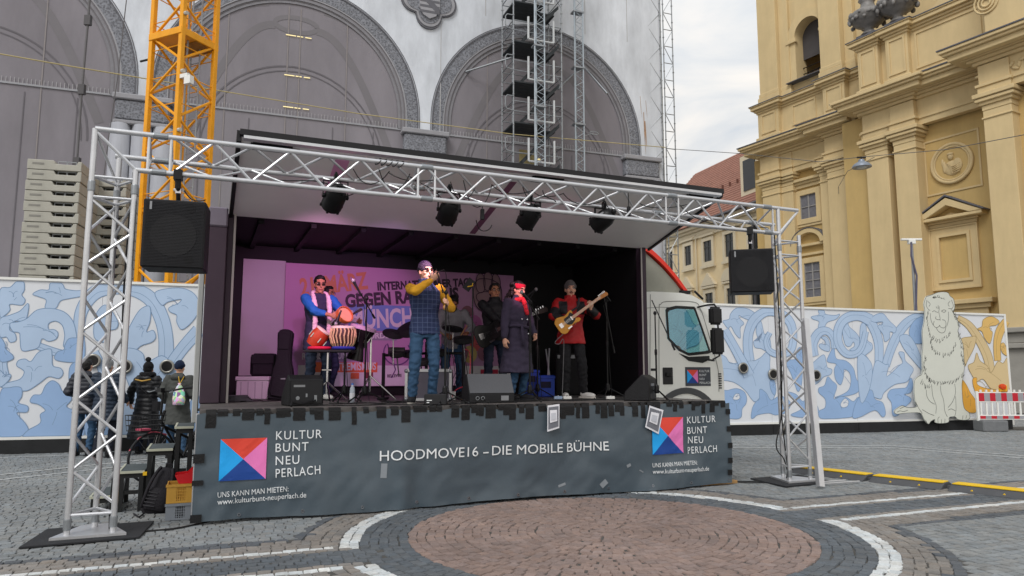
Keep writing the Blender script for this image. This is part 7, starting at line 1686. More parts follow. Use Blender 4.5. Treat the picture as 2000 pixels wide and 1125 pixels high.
for P_, m_ in (([(923, 570), (930, 548), (945, 545), (960, 548), (976, 560), (978, 590), (972, 612), (948, 612), (928, 598)], FIST), ([(928, 560), (930, 540), (938, 535), (945, 545), (944, 568), (934, 572)], FIST), ([(943, 556), (945, 536), (954, 533), (960, 543), (959, 564), (948, 568)], FIST), ([(958, 558), (961, 538), (970, 538), (975, 549), (974, 566), (963, 568)], FIST), ([(930, 575), (950, 570), (958, 578), (950, 590), (932, 588)], FIST)):
    lvl[0] += 1; Q = kpoly(P_); o = pprint('fist_shape', Q, m_, -.012 + .0006 * (lvl[0] % 6)); l_ = MB(ST); polyline_strip(l_, Q + [Q[0]], .014, EBK - .048); l_.build('outline', DKT, o)
fc = [(132, 84, 100), (170, 92, 150), (196, 88, 88), (198, 176, 110), (150, 96, 116), (182, 122, 178)]
for i, (x, y, rx, ry) in enumerate(((912, 615, 13, 18), (925, 635, 16, 20), (932, 668, 15, 18), (917, 692, 14, 17), (946, 690, 14, 16), (955, 655, 14, 17), (980, 672, 15, 20), (900, 650, 12, 18), (975, 640, 12, 14), (990, 695, 10, 14), (905, 690, 9, 14))):
    Q = [kp(x + rx * math.cos(t), y + ry * math.sin(t)) for t in [k_ * .42 for k_ in range(15)]]; o = pprint('printed_face', Q, mat('face_print_%d' % (i % 6), fc[i % 6], .6), -.014 + .0005 * i)
    l_ = MB(ST); c_ = kp(x, y); polyline_strip(l_, [(c_[0] + .05 * math.cos(t), c_[1] - .02 + .03 * math.sin(t)) for t in [-2.6 + k_ * .26 for k_ in range(9)]], .008, EBK - .050)
    for s_ in (-.03, .03): polyline_strip(l_, [(c_[0] + s_ - .01, c_[1] + .04), (c_[0] + s_ + .01, c_[1] + .04)], .012, EBK - .050)
    l_.build('smile', DKT, o)
for nm_, c0, c1 in (('bubble', (775, 690), 24),):
    l_ = MB(ST); polyline_strip(l_, [kp(775 + 26 * math.cos(t), 688 + 26 * math.sin(t) * .95) for t in [-.6 + k_ * .25 for k_ in range(19)]] + [kp(772, 722), kp(764, 738)], .022, EBK - .02); l_.build('head_outline', mat('outline_violet', (108, 72, 124), .6), back)
p0_, q0_ = kp(467, 735, DB - .3), kp(549, 512, DB - .3)
b = MB(ST); b.box(p0_[0], q0_[0] + .1, DB - .03, DB - .01, SZ + .34, zc_ + .03); o = b.build('white_board', mat('board_white', (176, 172, 178), .5, 0, .04)); tag(o, 'plain white board on the rear wall left of the pink backdrop', 'board')

# ================================================================== stage lamps burning pink
lens = [M_ @ Vector((0, .2, 0)) for M_ in PARS]
PK = (1, .30, .72)
tA = Vector(aLc) + Vector((.1, 0, 1.25)); tS = Vector(sL) + Vector((.06, 0, 1.62)); tF = Vector(fl_) + Vector((.05, 0, 1.48))
spot(lens[0], tA + Vector((-.2, .3, .0)), 170, (1, .40, .80), 66, 'pink_spot'); spot(lens[1], tS, 150, (1, .62, .74), 24, 'pink_spot'); spot(lens[2], tF, 110, (1, .42, .58), 20, 'pink_spot')
spot(lens[1], ST.w(2.0, DB, 2.3), 60, (.80, .34, 1), 50, 'violet_spot')

# ================================================================== microphone stands
GRILL = mat('mic_grille', (150, 150, 154), .4, .7, .2, 60, .5, 300)
def mic(name, lab, p, d_, group='microphones'):
    p = Vector(p); d_ = Vector(d_).normalized(); t_ = thing(name, lab, 'microphone', p, 0, group)
    b_ = MB(); b_.ball(p, .026, .026, .03, 14, 10); b_.build('head', GRILL, t_, smooth=True)
    b_ = MB(); b_.tube([p + d_ * .02, p + d_ * .03, p + d_ * .19], [.022, .019, .012], 10); b_.build('handle', BLK, t_, smooth='auto'); return t_
def tripod(b_, c_, r_, n=3, a0=.4, h=.16, rr=.009):
    for i in range(n): a = a0 + i * 2 * math.pi / n; b_.append(((c_[0], c_[1], c_[2] + h), (c_[0] + r_ * math.cos(a), c_[1] + r_ * math.sin(a), c_[2] + .012), rr))
def mstand(lab, base, h, boom=None, m=BLKM, r_=.3, micdir=None, a0=.4, miclab=None):
    base = Vector(base); t_ = thing('microphone_stand', lab, 'microphone stand', base, 0, 'microphone stands')
    L_ = []; tripod(L_, base, r_, a0=a0)
    for p, q, rr in L_:
        b_ = MB(); b_.rod(p, q, rr, 8); lg = b_.build('leg', m, t_); b_ = MB(); b_.ball(q, .016, .016, .014, 8, 6); b_.build('foot', RUB, lg)
    b_ = MB(); b_.lathe([(.03, .1), (.035, .12), (.03, .2), (.018, .22)], base, 12); b_.build('hub', m, t_)
    b_ = MB(); b_.rod(base + Vector((0, 0, .1)), base + Vector((0, 0, h * .55)), .013, 8); b_.rod(base + Vector((0, 0, h * .5)), base + Vector((0, 0, h)), .0095, 8); b_.build('pole', m, t_)
    b_ = MB(); b_.lathe([(.018, -.04), (.02, .0), (.018, .04)], base + Vector((0, 0, h * .55)), 10); b_.build('clutch', m, t_)
    if boom:
        p, q = Vector(boom[0]), Vector(boom[1]); b_ = MB(); b_.rod(p, q, .008, 8); bo = b_.build('boom', m, t_); b_ = MB(); b_.rod(p, p + (q - p) * .12, .014, 8); b_.build('counterweight', m, bo)
        b_ = MB(); b_.ball(base + Vector((0, 0, h)), .024, .024, .03, 10, 8); b_.build('joint', m, t_)
        if micdir:
            mic('microphone', miclab, q, micdir)
            b_ = MB(); b_.tube([q + Vector(micdir).normalized() * .16, q + Vector((0, 0, -.2)), (p + q) / 2 + Vector((0, 0, -.06)), base + Vector((.02, 0, h * .5)), base + Vector((.06, 0, .02))], .0045, 5); b_.build('lead', CABLE, t_)
    return t_
def fl(x, Y): q = at(x, 770, Y); return Vector((q.x, Y, SZ + .003))
A = at
mstand('tall black boom stand with silver headed microphone before the percussion player', fl(712, 9.15), at(712, 583, 9.15).z - SZ, (at(732, 622, 9.2), at(690, 548, 9.0)), micdir=(.4, .15, -.75), miclab='silver headed microphone on the boom before the percussion player')
s_b = fl(869, 8.8); mstand('black straight stand held by the singer', s_b, at(866, 572, 8.8).z - SZ, (at(866, 572, 8.8), at(852, 525, 8.8)))
mstand('black stand with clamp holding a dark tablet', fl(922, 9.7), at(922, 556, 9.7).z - SZ, a0=1.2)
tb = thing('tablet_holder', 'dark tablet clamped on the stand between singer and bassist', 'tablet', at(916, 556, 9.7)); c_ = at(916, 556, 9.7)
b = MB(); rt = Matrix.Rotation(R(-32), 3, 'Y'); b.obox(c_, .11, .012, .17, Matrix.Rotation(R(35), 3, 'Y') @ Matrix.Rotation(R(20), 3, 'Z')); b.build('screen', BLK, tb, bev=.004)
b = MB(); b.tube([c_ + Vector((-.02, -.02, -.03)), c_ + Vector((.05, -.03, -.02)), c_ + Vector((.05, .02, .03))], .008, 6); b.build('yellow_band', mat('yellow_band', (206, 168, 40), .6), tb)
mstand('black boom stand with microphone in front of the woman in the coat', fl(1035, 9.65), at(1035, 592, 9.65).z - SZ, (at(1053, 624, 9.7), at(1019, 571, 9.6)), micdir=(.5, .1, -.5), miclab='dark microphone pointed at the woman in the coat', a0=1.0)
mstand('thin black stand right of the guitarist', fl(1187, 11.0), at(1181, 586, 11.0).z - SZ, (at(1200, 690, 11.0), at(1178, 572, 10.9)), micdir=(.3, .2, -.3), miclab='small microphone to the right of the guitarist', a0=.2)
mstand('black boom stand standing in front of the truck cab', fl(1283, 9.95), at(1281, 612, 9.95).z - SZ, (at(1318, 684, 9.9), at(1273, 586, 10.0)), a0=.9)
mstand('short black stand with small microphone over the hand drums', fl(672, 9.5), at(668, 640, 9.5).z - SZ, (at(690, 690, 9.5), at(656, 632, 9.5)), micdir=(.2, .1, .6), miclab='small gold microphone over the hand drums', r_=.22)
mstand('far black boom stand behind the woman in the coat', fl(1050, 10.9), at(1048, 600, 10.9).z - SZ, (at(1030, 590, 10.9), at(1047, 565, 10.9)), micdir=(-.4, 0, -.3), miclab='microphone behind the woman in the coat', a0=.5)
mh = toW(None, sL, sR_, I_S['wR'] + Vector((.05, -.05, .08))); hp_ = toW(None, sL, sR_, I_S['HM'] @ Vector((.005, -.125, -.055)))
mic('microphone', 'silver microphone held to the mouth by the singer', hp_, at(864, 572, 8.8) - hp_)
b = MB(); b.tube(smoothpoly([tuple(v) for v in (hp_ + (mh - hp_).normalized() * .18, at(870, 530, 8.85), at(872, 580, 8.8), at(878, 650, 8.8), at(873, 740, 8.8), s_b + Vector((.1, -.05, .02)))], 4, False), .005, 5); o = b.build('microphone_cable', CABLE); tag(o, 'black microphone cable hanging from the singer hand', 'cable')

# ================================================================== guitars
def guitar(lab, c_, ang, yaw, body_m, guard_m, neck_m, tele=True, sc=1.0, hidden=False):
    t_ = thing('electric_guitar' if tele else 'bass_guitar', lab, 'guitar', c_)
    M_ = Matrix.Translation(c_) @ Matrix.Rotation(yaw, 4, 'Z') @ Matrix.Rotation(-ang, 4, 'Y') @ Matrix.Scale(sc, 4)
    ol = [(-.21, .0), (-.20, .10), (-.13, .155), (-.04, .13), (.03, .105), (.10, .125), (.155, .13), (.17, .09), (.15, .045), (.155, -.03), (.20, -.06), (.215, -.10), (.17, -.12), (.10, -.105), (.03, -.105), (-.05, -.14), (-.14, -.16), (-.20, -.11)]
    b_ = MB(M_); b_.prism(smoothpoly(ol, 4), -.022, .022); b_.build('guitar_body', body_m, t_, bev=.005)
    b_ = MB(M_); b_.prism(smoothpoly([(-.03, .06), (.06, .07), (.13, .1), (.155, .03), (.15, -.04), (.10, -.07), (.03, -.085), (-.03, -.04)], 3), -.025, -.0225); b_.build('pickguard', guard_m, t_)
    b_ = MB(M_); b_.box(.10, .66, -.034, -.012, -.025, .025); nk = b_.build('neck', neck_m, t_, bev=.004)
    b_ = MB(M_); b_.prism([(.66, -.026), (.70, -.035), (.84, -.05), (.86, -.02), (.84, .02), (.72, .022), (.66, .026)], -.03, -.016); b_.build('headstock', neck_m, t_)
    for i in range(6 if tele else 4): b_ = MB(M_); x = .70 + i * (.025 if tele else .035); b_.box(x - .006, x + .006, -.03, -.018, .025, .05); b_.build('tuner', CHROME, nk)
    b_ = MB(M_)
    for i in range(6 if tele else 4): z = (-.018 + .036 * i / 5) if tele else (-.018 + .012 * i); b_.rod((-.13, -.038, z * 1.3), (.72, -.038, z), .0012, 4)
    b_.build('strings', CHROME, t_)
    b_ = MB(M_); b_.box(-.155, -.095, -.032, -.0225, -.04, .04); b_.build('bridge', CHROME, t_); b_ = MB(M_); b_.box(-.06, .02, -.03, -.0255, -.13 if False else -.125, -.10); b_.build('control_plate', CHROME, t_)
    b_ = MB(M_); b_.box(.085, .105, -.032, -.0255, -.035, .035); b_.build('pickup', CHROME, t_)
    return t_, M_
BSC = mat('butterscotch', (214, 150, 48), .3, 0, .12, 5, stretch=(1, 8, 8)); MAPLE = mat('maple_neck', (196, 128, 62), .4, 0, .1, 8); BKG = mat('black_gloss', (14, 14, 16), .25)
cG = at(1108, 628, 10.70); hG = at(1184, 572, 10.62); angG = math.atan2(hG.z - cG.z, hG.x - cG.x)
gt, GM_ = guitar('yellow electric guitar with black pickguard played by the person in red', cG, angG, R(-4), BSC, BKG, MAPLE, True, .86)
b = MB(); q = toW(None, gl_, gz_, I_G['shL']); p1_, p2_ = GM_ @ Vector((-.2, .01, .02)), GM_ @ Vector((.14, .01, .11))
b.tube(smoothpoly([tuple(v) for v in (p2_, q + Vector((-.10, -.17, -.08)), q + Vector((-.07, -.13, .02)), q + Vector((-.06, .0, .07)), q + Vector((-.1, .12, -.05)))], 4, False), .016, 6); b.build('strap', mat('strap_grey', (58, 56, 60), .8), gt)
b = MB(); b.tube(smoothpoly([tuple(v) for v in (GM_ @ Vector((-.16, 0, -.13)), at(1084, 668, 10.7), at(1092, 672, 10.75), at(1101, 664, 10.8), at(1100, 720, 10.85), fl(1098, 10.8))], 4, False), .005, 5); b.build('lead', mat('grey_lead', (120, 120, 122), .5), gt)
cE = at(957, 650, 11.05); guitar('black bass guitar of the person behind the woman', cE, R(24), R(10), BKG, BKG, mat('dark_neck', (50, 38, 32), .5), False, 1.15)
cB = at(650, 640, 10.95); guitar('dark guitar with sunburst neck behind the hand drums', cB, R(34), R(0), mat('brown_gloss', (66, 36, 26), .3), BKG, mat('dark_neck', (50, 38, 32), .5), True, .62)

# ================================================================== hand percussion
REDW = mat('red_wood', (176, 66, 38), .4, 0, .15, 6); SKINH = mat('drum_skin', (218, 204, 186), .7, 0, .05); GOLD = mat('strap_gold', (206, 176, 130), .6, 0, .15, 12)
Yt = 9.55
tbl = thing('percussion_stand', 'chrome tripod stand carrying a board with the hand drums', 'drum stand', fl(640, Yt))
c_ = at(645, 684, Yt); b = MB(); b.box(at(600, 684, Yt).x, at(692, 684, Yt).x, Yt - .18, Yt + .18, c_.z - .03, c_.z); b.build('board', BLK, tbl, bev=.006)
f0 = fl(638, Yt); b = MB(); b.rod((f0.x, Yt, SZ + .1), (f0.x, Yt, c_.z - .03), .017, 10); b.build('pole', CHROME, tbl, smooth='auto'); L_ = []; tripod(L_, f0, .34, a0=.9, h=.26, rr=.012)
for p, q, rr in L_: b = MB(); b.rod(p, q, rr, 8); b.build('leg', CHROME, tbl)
b = MB(); b.rod((f0.x - .06, Yt - .03, SZ + .42), (f0.x + .06, Yt - .03, SZ + .42), .012); b.build('wing_bolt', CHROME, tbl)
for x, m_, lab in ((624, mat('red_velvet', (190, 24, 60), .8), 'red ring cushion under the tilted drum'), (671, mat('blue_velvet', (36, 44, 140), .8), 'blue ring cushion under the striped drum')):
    p = at(x, 680, Yt); b = MB(); b.lathe([(.05, 0), (.145, .005), (.155, .025), (.145, .045), (.05, .05), (.05, 0)], (p.x, Yt, c_.z + .001), 24); o = b.build('drum_cushion', m_, None, smooth=True); tag(o, lab, 'cushion', 'cushions on the percussion stand')
p = at(622, 656, Yt); rt = Matrix.Rotation(R(38), 3, 'Y'); d1 = thing('tilted_drum', 'small red wooden drum lying tilted on the percussion stand', 'drum', (p.x, Yt, c_.z + .03))
b = MB(); b.lathe([(.0, -.13), (.09, -.13), (.115, -.05), (.118, .02), (.10, .12), (.0, .12)], (p.x, Yt, c_.z + .17), 26, rt); b.build('shell', REDW, d1, smooth='auto'); b = MB(); b.lathe([(0, .122), (.1, .122), (.108, .118), (.106, .10), (.101, .10)], (p.x, Yt, c_.z + .17), 26, rt); b.build('drum_head', SKINH, d1, smooth='auto')
for k_ in range(6):
    a = k_ * 1.05; b = MB(); b.obox(Vector((p.x, Yt, c_.z + .17)) + rt @ Vector((.121 * math.cos(a), .121 * math.sin(a), -.01)), .012, .012, .07, rt); b.build('lug', CHROME, d1)
p = at(670, 655, Yt); d2 = thing('striped_drum', 'round drum with pale laced straps on the percussion stand', 'drum', (p.x, Yt, c_.z + .03)); z0 = c_.z + .03
b = MB(); b.lathe([(.0, 0), (.10, .0), (.145, .06), (.165, .15), (.158, .22), (.145, .285), (0, .285)], (p.x, Yt, z0), 30); b.build('shell', mat('drum_dark', (66, 42, 40), .5, 0, .2, 8), d2, smooth='auto')
b = MB(); b.lathe([(0, .288), (.146, .288), (.156, .28), (.158, .255), (.15, .25)], (p.x, Yt, z0), 30); b.build('drum_head', SKINH, d2, smooth='auto')
for k_ in range(20):
    a = k_ * math.pi / 10; pf = [(.155, .255), (.163, .22), (.170, .15), (.150, .06), (.112, .01)]; b = MB(); b.tube([(p.x + r_ * math.cos(a + (.08 if i % 2 else 0)), Yt + r_ * math.sin(a + (.08 if i % 2 else 0)), z0 + h_) for i, (r_, h_) in enumerate(pf)], .010, 5); b.build('lacing_strap', GOLD, d2)
# frame drum in the hands
pc = toW(None, aLc, aRz, I_A['wL'] * .5 + I_A['wR'] * .5 + Vector((.06, -.10, .02))); fd = thing('frame_drum', 'small orange frame drum held by the percussion player', 'drum', pc)
rt = Matrix.Rotation(aRz - R(10), 3, 'Z') @ Matrix.Rotation(R(62), 3, 'X') @ Matrix.Rotation(R(25), 3, 'Y')
b = MB(); b.lathe([(.112, -.03), (.123, -.03), (.123, .03), (.112, .03), (.112, -.03)], pc, 32, rt); b.build('frame', mat('orange_lacquer', (196, 104, 56), .35), fd, smooth='auto'); b = MB(); b.lathe([(0, .0), (.112, .0), (.112, .004), (0, .004)], pc, 32, rt); b.build('drum_head', mat('head_tan', (214, 160, 120), .6), fd)
# goblet drum on a chrome stand
Yd = 9.9; p = at(703, 665, Yd); gd = thing('goblet_drum', 'black goblet shaped hand drum on a chrome stand', 'drum', (p.x, Yd, p.z)); rt = Matrix.Rotation(R(14), 3, 'Y')
b = MB(); b.lathe([(.0, -.28), (.12, -.28), (.115, -.24), (.085, -.12), (.08, -.05), (.12, .04), (.165, .12), (.175, .2), (0, .2)], (p.x, Yd, p.z), 28, rt); b.build('shell', mat('gloss_dark', (28, 22, 26), .25), gd, smooth='auto'); b = MB(); b.lathe([(0, .205), (.165, .205), (.182, .195), (.182, .15), (.176, .15)], (p.x, Yd, p.z), 28, rt); b.build('drum_head', mat('head_lilac', (190, 160, 186), .6), gd, smooth='auto')
for k_ in range(8): a = k_ * .785; b = MB(); b.rod(Vector((p.x, Yd, p.z)) + rt @ Vector((.18 * math.cos(a), .18 * math.sin(a), .17)), Vector((p.x, Yd, p.z)) + rt @ Vector((.10 * math.cos(a), .10 * math.sin(a), -.02)), .006, 5); b.build('tension_rod', CHROME, gd)
g0 = fl(722, 10.0); cs_ = thing('chrome_stand', 'chrome tripod stand under the goblet drum', 'stand', g0); b = MB(); b.rod(g0 + Vector((0, 0, .12)), g0 + Vector((0, 0, .85)), .016, 8); b.build('pole', CHROME, cs_); L_ = []; tripod(L_, g0, .36, a0=.2, h=.34, rr=.012)
for p_, q_, rr in L_: b = MB(); b.rod(p_, q_, rr, 8); b.build('leg', CHROME, cs_)
b = MB(); b.tube([g0 + Vector((0, 0, .85)), g0 + Vector((-.08, -.04, .92)), g0 + Vector((-.14, -.08, .84))], .012, 6); b.build('cradle', CHROME, cs_)

# ================================================================== electronic drum kit
Yk = 10.7; kit = thing('drum_kit', 'black electronic drum kit with pads on a rack behind the singer', 'drum kit', fl(830, Yk)); PAD = mat('pad_black', (18, 18, 20), .55, 0, .1, 6)
for x, Y_ in ((748, 10.4), (832, 11.0), (905, 10.6)):
    p = fl(x, Y_); b = MB(); b.rod(p, p + Vector((0, 0, at(x, 668 if x > 760 else 690, Y_).z - SZ)), .025, 10); b.build('rack_post', BLKM, kit); b = MB(); b.box(p.x - .05, p.x + .05, Y_ - .22, Y_ + .22, SZ + .003, SZ + .035); b.build('rack_foot', RUB, kit, bev=.008)
b = MB(); b.tube([at(748, 694, 10.4), at(800, 692, 10.55), at(832, 690, 11.0), at(870, 690, 10.7), at(905, 690, 10.6)], .022, 8); b.build('rack_rail', BLKM, kit)
def cymb(x, y, Y_, r_, tx, ty, pole_y, nm='cymbal_pad'):
    c_ = at(x, y, Y_); rt = Matrix.Rotation(R(tx), 3, 'X') @ Matrix.Rotation(R(ty), 3, 'Y'); b_ = MB(); b_.lathe([(0, .02), (.03, .02), (.05, .008), (r_, -.006), (r_, -.014), (0, -.006)], c_, 28, rt); o = b_.build(nm, PAD, kit, smooth='auto')
    b_ = MB(); q = at(x, pole_y, Y_); b_.rod(c_, q, .009, 8); b_.build('arm', CHROME, o)
cymb(768, 651, 10.2, .155, 28, 14, 712); cymb(806, 641, 10.3, .24, 34, -10, 705); cymb(884, 641, 10.9, .16, 22, 8, 700)
for x, y, Y_, r_ in ((905, 663, 10.3, .15), (775, 690, 10.3, .11), (800, 690, 10.5, .12), (855, 688, 10.6, .13), (822, 706, 10.5, .12)):
    c_ = at(x, y, Y_); b = MB(); rt = Matrix.Rotation(R(16), 3, 'X'); b.lathe([(0, .03), (r_ * .92, .03), (r_, .022), (r_, -.03), (r_ * .8, -.05), (0, -.05)], c_, 24, rt); o = b.build('drum_pad', PAD, kit, smooth='auto'); b = MB(); b.rod(c_ + Vector((0, .02, -.04)), c_ + Vector((.02, .1, -.32)), .010, 8); b.build('arm', CHROME, o)
b = MB(); c_ = at(775, 688, 10.35); b.box(c_.x - .12, c_.x + .12, 10.3, 10.36, c_.z - .06, c_.z + .07); b.build('drum_module', BLK, kit, bev=.01)
b = MB()
for k_ in range(7): x = 860 + k_ * 8; b.tube([at(x, 692, 10.65), at(x + 5, 730, 10.6), at(x - 6, 755, 10.6), fl(x + 2, 10.5)], .005, 5)
b.build('pad_leads', CABLE, kit)
b = MB(); b.tube(smoothpoly([tuple(v) for v in (at(905, 682, 10.4), at(917, 688, 10.4), at(918, 725, 10.4), at(912, 750, 10.4), at(890, 762, 10.3), fl(880, 10.2))], 4, False), .007, 6); o = b.build('red_cable', mat('red_cable', (214, 60, 84), .5)); tag(o, 'bright red cable looping down from the drum rack', 'cable')
for x0, x1, lab in ((845, 868, 'left drum stick of the bent drummer'), (912, 900, 'right drum stick of the bent drummer')):
    b = MB(); b.rod(at(x0, 636, 11.0), at(x1, 655, 10.7), .008, 6); o = b.build('drum_stick', WOOD); tag(o, lab, 'drum stick', 'drum sticks')

# ================================================================== monitors, cases and boxes on the stage
def wedge(lab, x0, x1, ybot, Y_, rz, dims, face_m, prof):
    p = fl((x0 + x1) / 2, Y_); t_ = thing('monitor_wedge', lab, 'monitor speaker', (p.x, Y_, SZ + .003), 0, 'stage monitor wedges'); w_ = dims
    M_ = Matrix.Translation((p.x, Y_, SZ + .003)) @ Matrix.Rotation(rz, 4, 'Z')
    b_ = MB(M_); b_.prism(prof, -w_ / 2, w_ / 2, plane='yz'); b_.build('cabinet', mat('cabinet_black', (22, 22, 25), .6), t_, bev=.012); return t_, M_
PR = [(0, 0), (0, .12), (.16, .36), (.30, .36), (.46, 0)]
t_, M_ = wedge('grey topped monitor wedge at the centre of the stage edge', 915, 1007, 783, 9.2, ST.A - R(6), .60, None, PR)
b = MB(M_); b.add([(-.29, -.004, .125), (.29, -.004, .125), (.29, .156, .365), (-.29, .156, .365)], [(0, 1, 2, 3)]); b.build('grey_grille', mat('grille_grey', (82, 84, 88), .7, 0, .08, 60, .3, 400), t_)
b = MB(M_)
for x in (-.19, -.12): b.tube([(x + .022 * math.cos(a), -.006, .06 + .022 * math.sin(a)) for a in [k_ * .785 for k_ in range(8)]], .005, 5, closed=True)
b.build('socket', STEEL, t_); b = MB(M_); b.box(.12, .22, -.006, -.001, .03, .09); b.build('label_plate', mat('badge', (140, 142, 146), .4, .4), t_); b = MB(M_); b.tube([(-.12, -.01, .06), (-.1, -.08, .03), (-.06, -.14, .006)], .006, 5); b.build('lead', CABLE, t_)
PB = [(0, 0), (0, .30), (.1, .36), (.34, .12), (.36, 0)]
t_, M_ = wedge('black monitor wedge at the left of the stage seen from behind', 565, 632, 793, 8.35, ST.A + R(8), .40, None, PB)
b = MB(M_); b.box(-.18, .18, -.006, -.001, .03, .28); pn = b.build('rear_panel', mat('panel_black', (32, 32, 35), .5), t_)
lettering('STAGE MONITOR', .028, TWHITE, pn, Frame((0, 0), 0), 0, 0, 0, name='panel_print', width=.12); bpy.data.objects.remove([o for o in pn.children][-1])
b = MB(M_); b.box(-.15, -.02, -.009, -.0065, .215, .24); b.build('badge', mat('badge', (140, 142, 146), .4, .4), pn); b = MB(M_); b.lathe([(0, 0), (.022, 0), (.022, -.006), (0, -.006)], (-.1, -.004, .09), 14, Matrix.Rotation(R(-90), 3, 'X')); b.box(-.01, .01, -.01, -.006, .1, .14); b.box(.09, .12, -.01, -.006, .05, .12); b.build('socket', STEEL, pn)
b = MB(M_); b.tube([(.1, -.01, .06), (.05, -.1, .05), (-.1, -.18, .03), (-.2, -.16, .05), (-.22, -.2, .01)], .014, 6); b.build('power_lead', CABLE, t_)
t_, M_ = wedge('black monitor wedge at the right end of the stage by the cab', 1240, 1310, 777, 9.95, ST.A + R(42), .42, None, PB)
b = MB(M_); b.box(-.1, .06, -.008, -.001, .2, .235); b.build('badge', mat('badge', (140, 142, 146), .4, .4), t_); b = MB(M_); b.box(-.15, .15, -.005, -.001, .03, .18); b.build('rear_panel', mat('panel_black', (32, 32, 35), .5), t_)
def tbox(name, lab, cat, x0, x1, y0, y1, Y_, dep, m, bev=.01, rz=0.0, parts=None, group=None, onfloor=True):
    p, q = at(x0, y1, Y_), at(x1, y0, Y_); cx = (p.x + q.x) / 2; w_ = q.x - p.x; zb = SZ + .003 if onfloor else p.z; zt = q.z
    t_ = thing(name, lab, cat, (cx, Y_ + dep / 2, zb), 0, group); M_ = Matrix.Translation((cx, Y_ + dep / 2, zb)) @ Matrix.Rotation(rz, 4, 'Z'); b_ = MB(M_); b_.box(-w_ / 2, w_ / 2, -dep / 2, dep / 2, 0, zt - zb); b_.build('shell', m, t_, bev=bev); return t_, M_, w_, zt - zb
t_, M_, w_, h_ = tbox('flight_case', 'grey flight case with aluminium edges standing behind the singer', 'case', 793, 880, 722, 780, 10.0, .45, mat('case_grey', (96, 92, 104), .55, 0, .1, 4))
for x in (-w_ / 2, w_ / 2): b = MB(M_); b.box(x - .018, x + .018, -.24, -.2, .0, h_ + .004); b.build('edge_profile', ALU, t_)
for z in (.012, h_ - .01): b = MB(M_); b.box(-w_ / 2 - .004, w_ / 2 + .004, -.238, -.2, z - .02, z + .02); b.build('edge_profile', ALU, t_)
for x in (-w_ / 2, w_ / 2):
    for z in (.02, h_ - .02): b = MB(M_); b.ball((x, -.225, z), .032, .03, .032, 10, 8); b.build('ball_corner', STEEL, t_, smooth=True)
t_, M_, w_, h_ = tbox('effects_unit', 'small black effects box at the feet of the singer', 'box', 828, 872, 770, 788, 8.55, .16, mat('panel_black', (32, 32, 35), .5)); b = MB(M_); b.box(-.1, -.04, -.083, -.0805, .05, .06); b.box(-.1, -.07, -.083, -.0805, .025, .035); b.build('print', TWHITE, t_)
for x, lab, y0 in ((1066, 'dark blue plastic box behind the woman and the guitarist', 733), (1036, 'blue plastic crate behind the woman in the coat', 722)):
    t_, M_, w_, h_ = tbox('plastic_box', lab, 'crate', x - 16, x + 17, y0, 775, 11.6 if x > 1050 else 11.9, .4, BLUEP, group='blue boxes on the stage'); b = MB(M_); b.box(-w_ / 2 - .012, w_ / 2 + .012, -.21, .21, h_ - .05, h_ - .01); b.build('rim', BLUEP, t_, bev=.005); b = MB(M_); b.box(-.08, .08, -.206, -.2, h_ - .2, h_ - .1); b.build('hand_hole', mat('hole_blue', (10, 18, 50), .6), t_)
def gigbag(lab, x, ytop, Y_, h, m, lean=0.0, rz=0.0, flip=1):
    p = fl(x, Y_); t_ = thing('gig_bag', lab, 'guitar bag', p, 0, 'guitar bags on the stage'); k_ = h / 1.05
    M_ = Matrix.Translation(p) @ Matrix.Rotation(rz, 4, 'Z') @ Matrix.Rotation(R(-6), 4, 'X') @ Matrix.Rotation(lean, 4, 'Y') @ Matrix.Scale(k_, 4)
    ol = [(-.17, 0), (-.19, .06), (-.185, .22), (-.15, .36), (-.135, .46), (-.105, .58), (-.10, .78), (-.11, .95), (-.10, 1.02), (-.04, 1.05), (.04, 1.05), (.10, 1.02), (.11, .95), (.10, .78), (.105, .58), (.135, .46), (.15, .36), (.185, .22), (.19, .06), (.17, 0)]
    b_ = MB(M_); b_.prism(smoothpoly(ol, 2), -.07, .07); b_.build('shell', m, t_, bev=.03, seg=2, smooth='auto')
    b_ = MB(M_); b_.prism(smoothpoly([(-.14, .05), (-.14, .22), (-.11, .34), (.11, .34), (.14, .22), (.14, .05)], 2), -.10, -.065); b_.build('pocket', m, t_, bev=.015, smooth='auto')
    b_ = MB(M_); b_.prism([(-.085, .74), (.085, .74), (.09, .98), (-.09, .98)], -.085, -.065); b_.build('pocket', m, t_, bev=.01)
    b_ = MB(M_); b_.box(.0, .07, -.105, -.1015, .29, .31); b_.build('tag', mat('badge', (140, 142, 146), .4, .4), t_); return t_, M_
BAGM = mat('bag_black', (28, 26, 32), .8, 0, .15, 6, .25, 60)
gigbag('black padded guitar bag standing against the white board', 550, 643, 10.3, at(551, 643, 10.3).z - SZ, BAGM)
t_, M_ = gigbag('dark guitar bag leaning in the right corner of the stage', 1212, 680, 12.6, .95, mat('bag_navy', (26, 34, 48), .8, 0, .15, 6, .25, 60), R(14), R(10)); b = MB(M_); b.rod((.19, -.05, .06), (.12, -.05, .5), .008, 6); b.build('blue_piping', mat('piping_blue', (40, 120, 160), .5), t_)
t_, M_, w_, h_ = tbox('equipment_bag', 'slumped black bag on the white box at the left of the stage', 'bag', 484, 534, 690, 737, 10.5, .35, BAGM, .05, R(8), None, None, False)
b = MB(M_); b.box(-w_ / 2 + .02, w_ / 2 - .02, -.19, -.165, h_ * .55, h_ * .95); b.build('flap', BAGM, t_, bev=.01)
t_, M_, w_, h_ = tbox('white_box', 'low white ribbed box on the stage floor at the left', 'box', 459, 524, 737, 778, 10.3, .6, mat('box_white', (190, 188, 192), .6), .015)
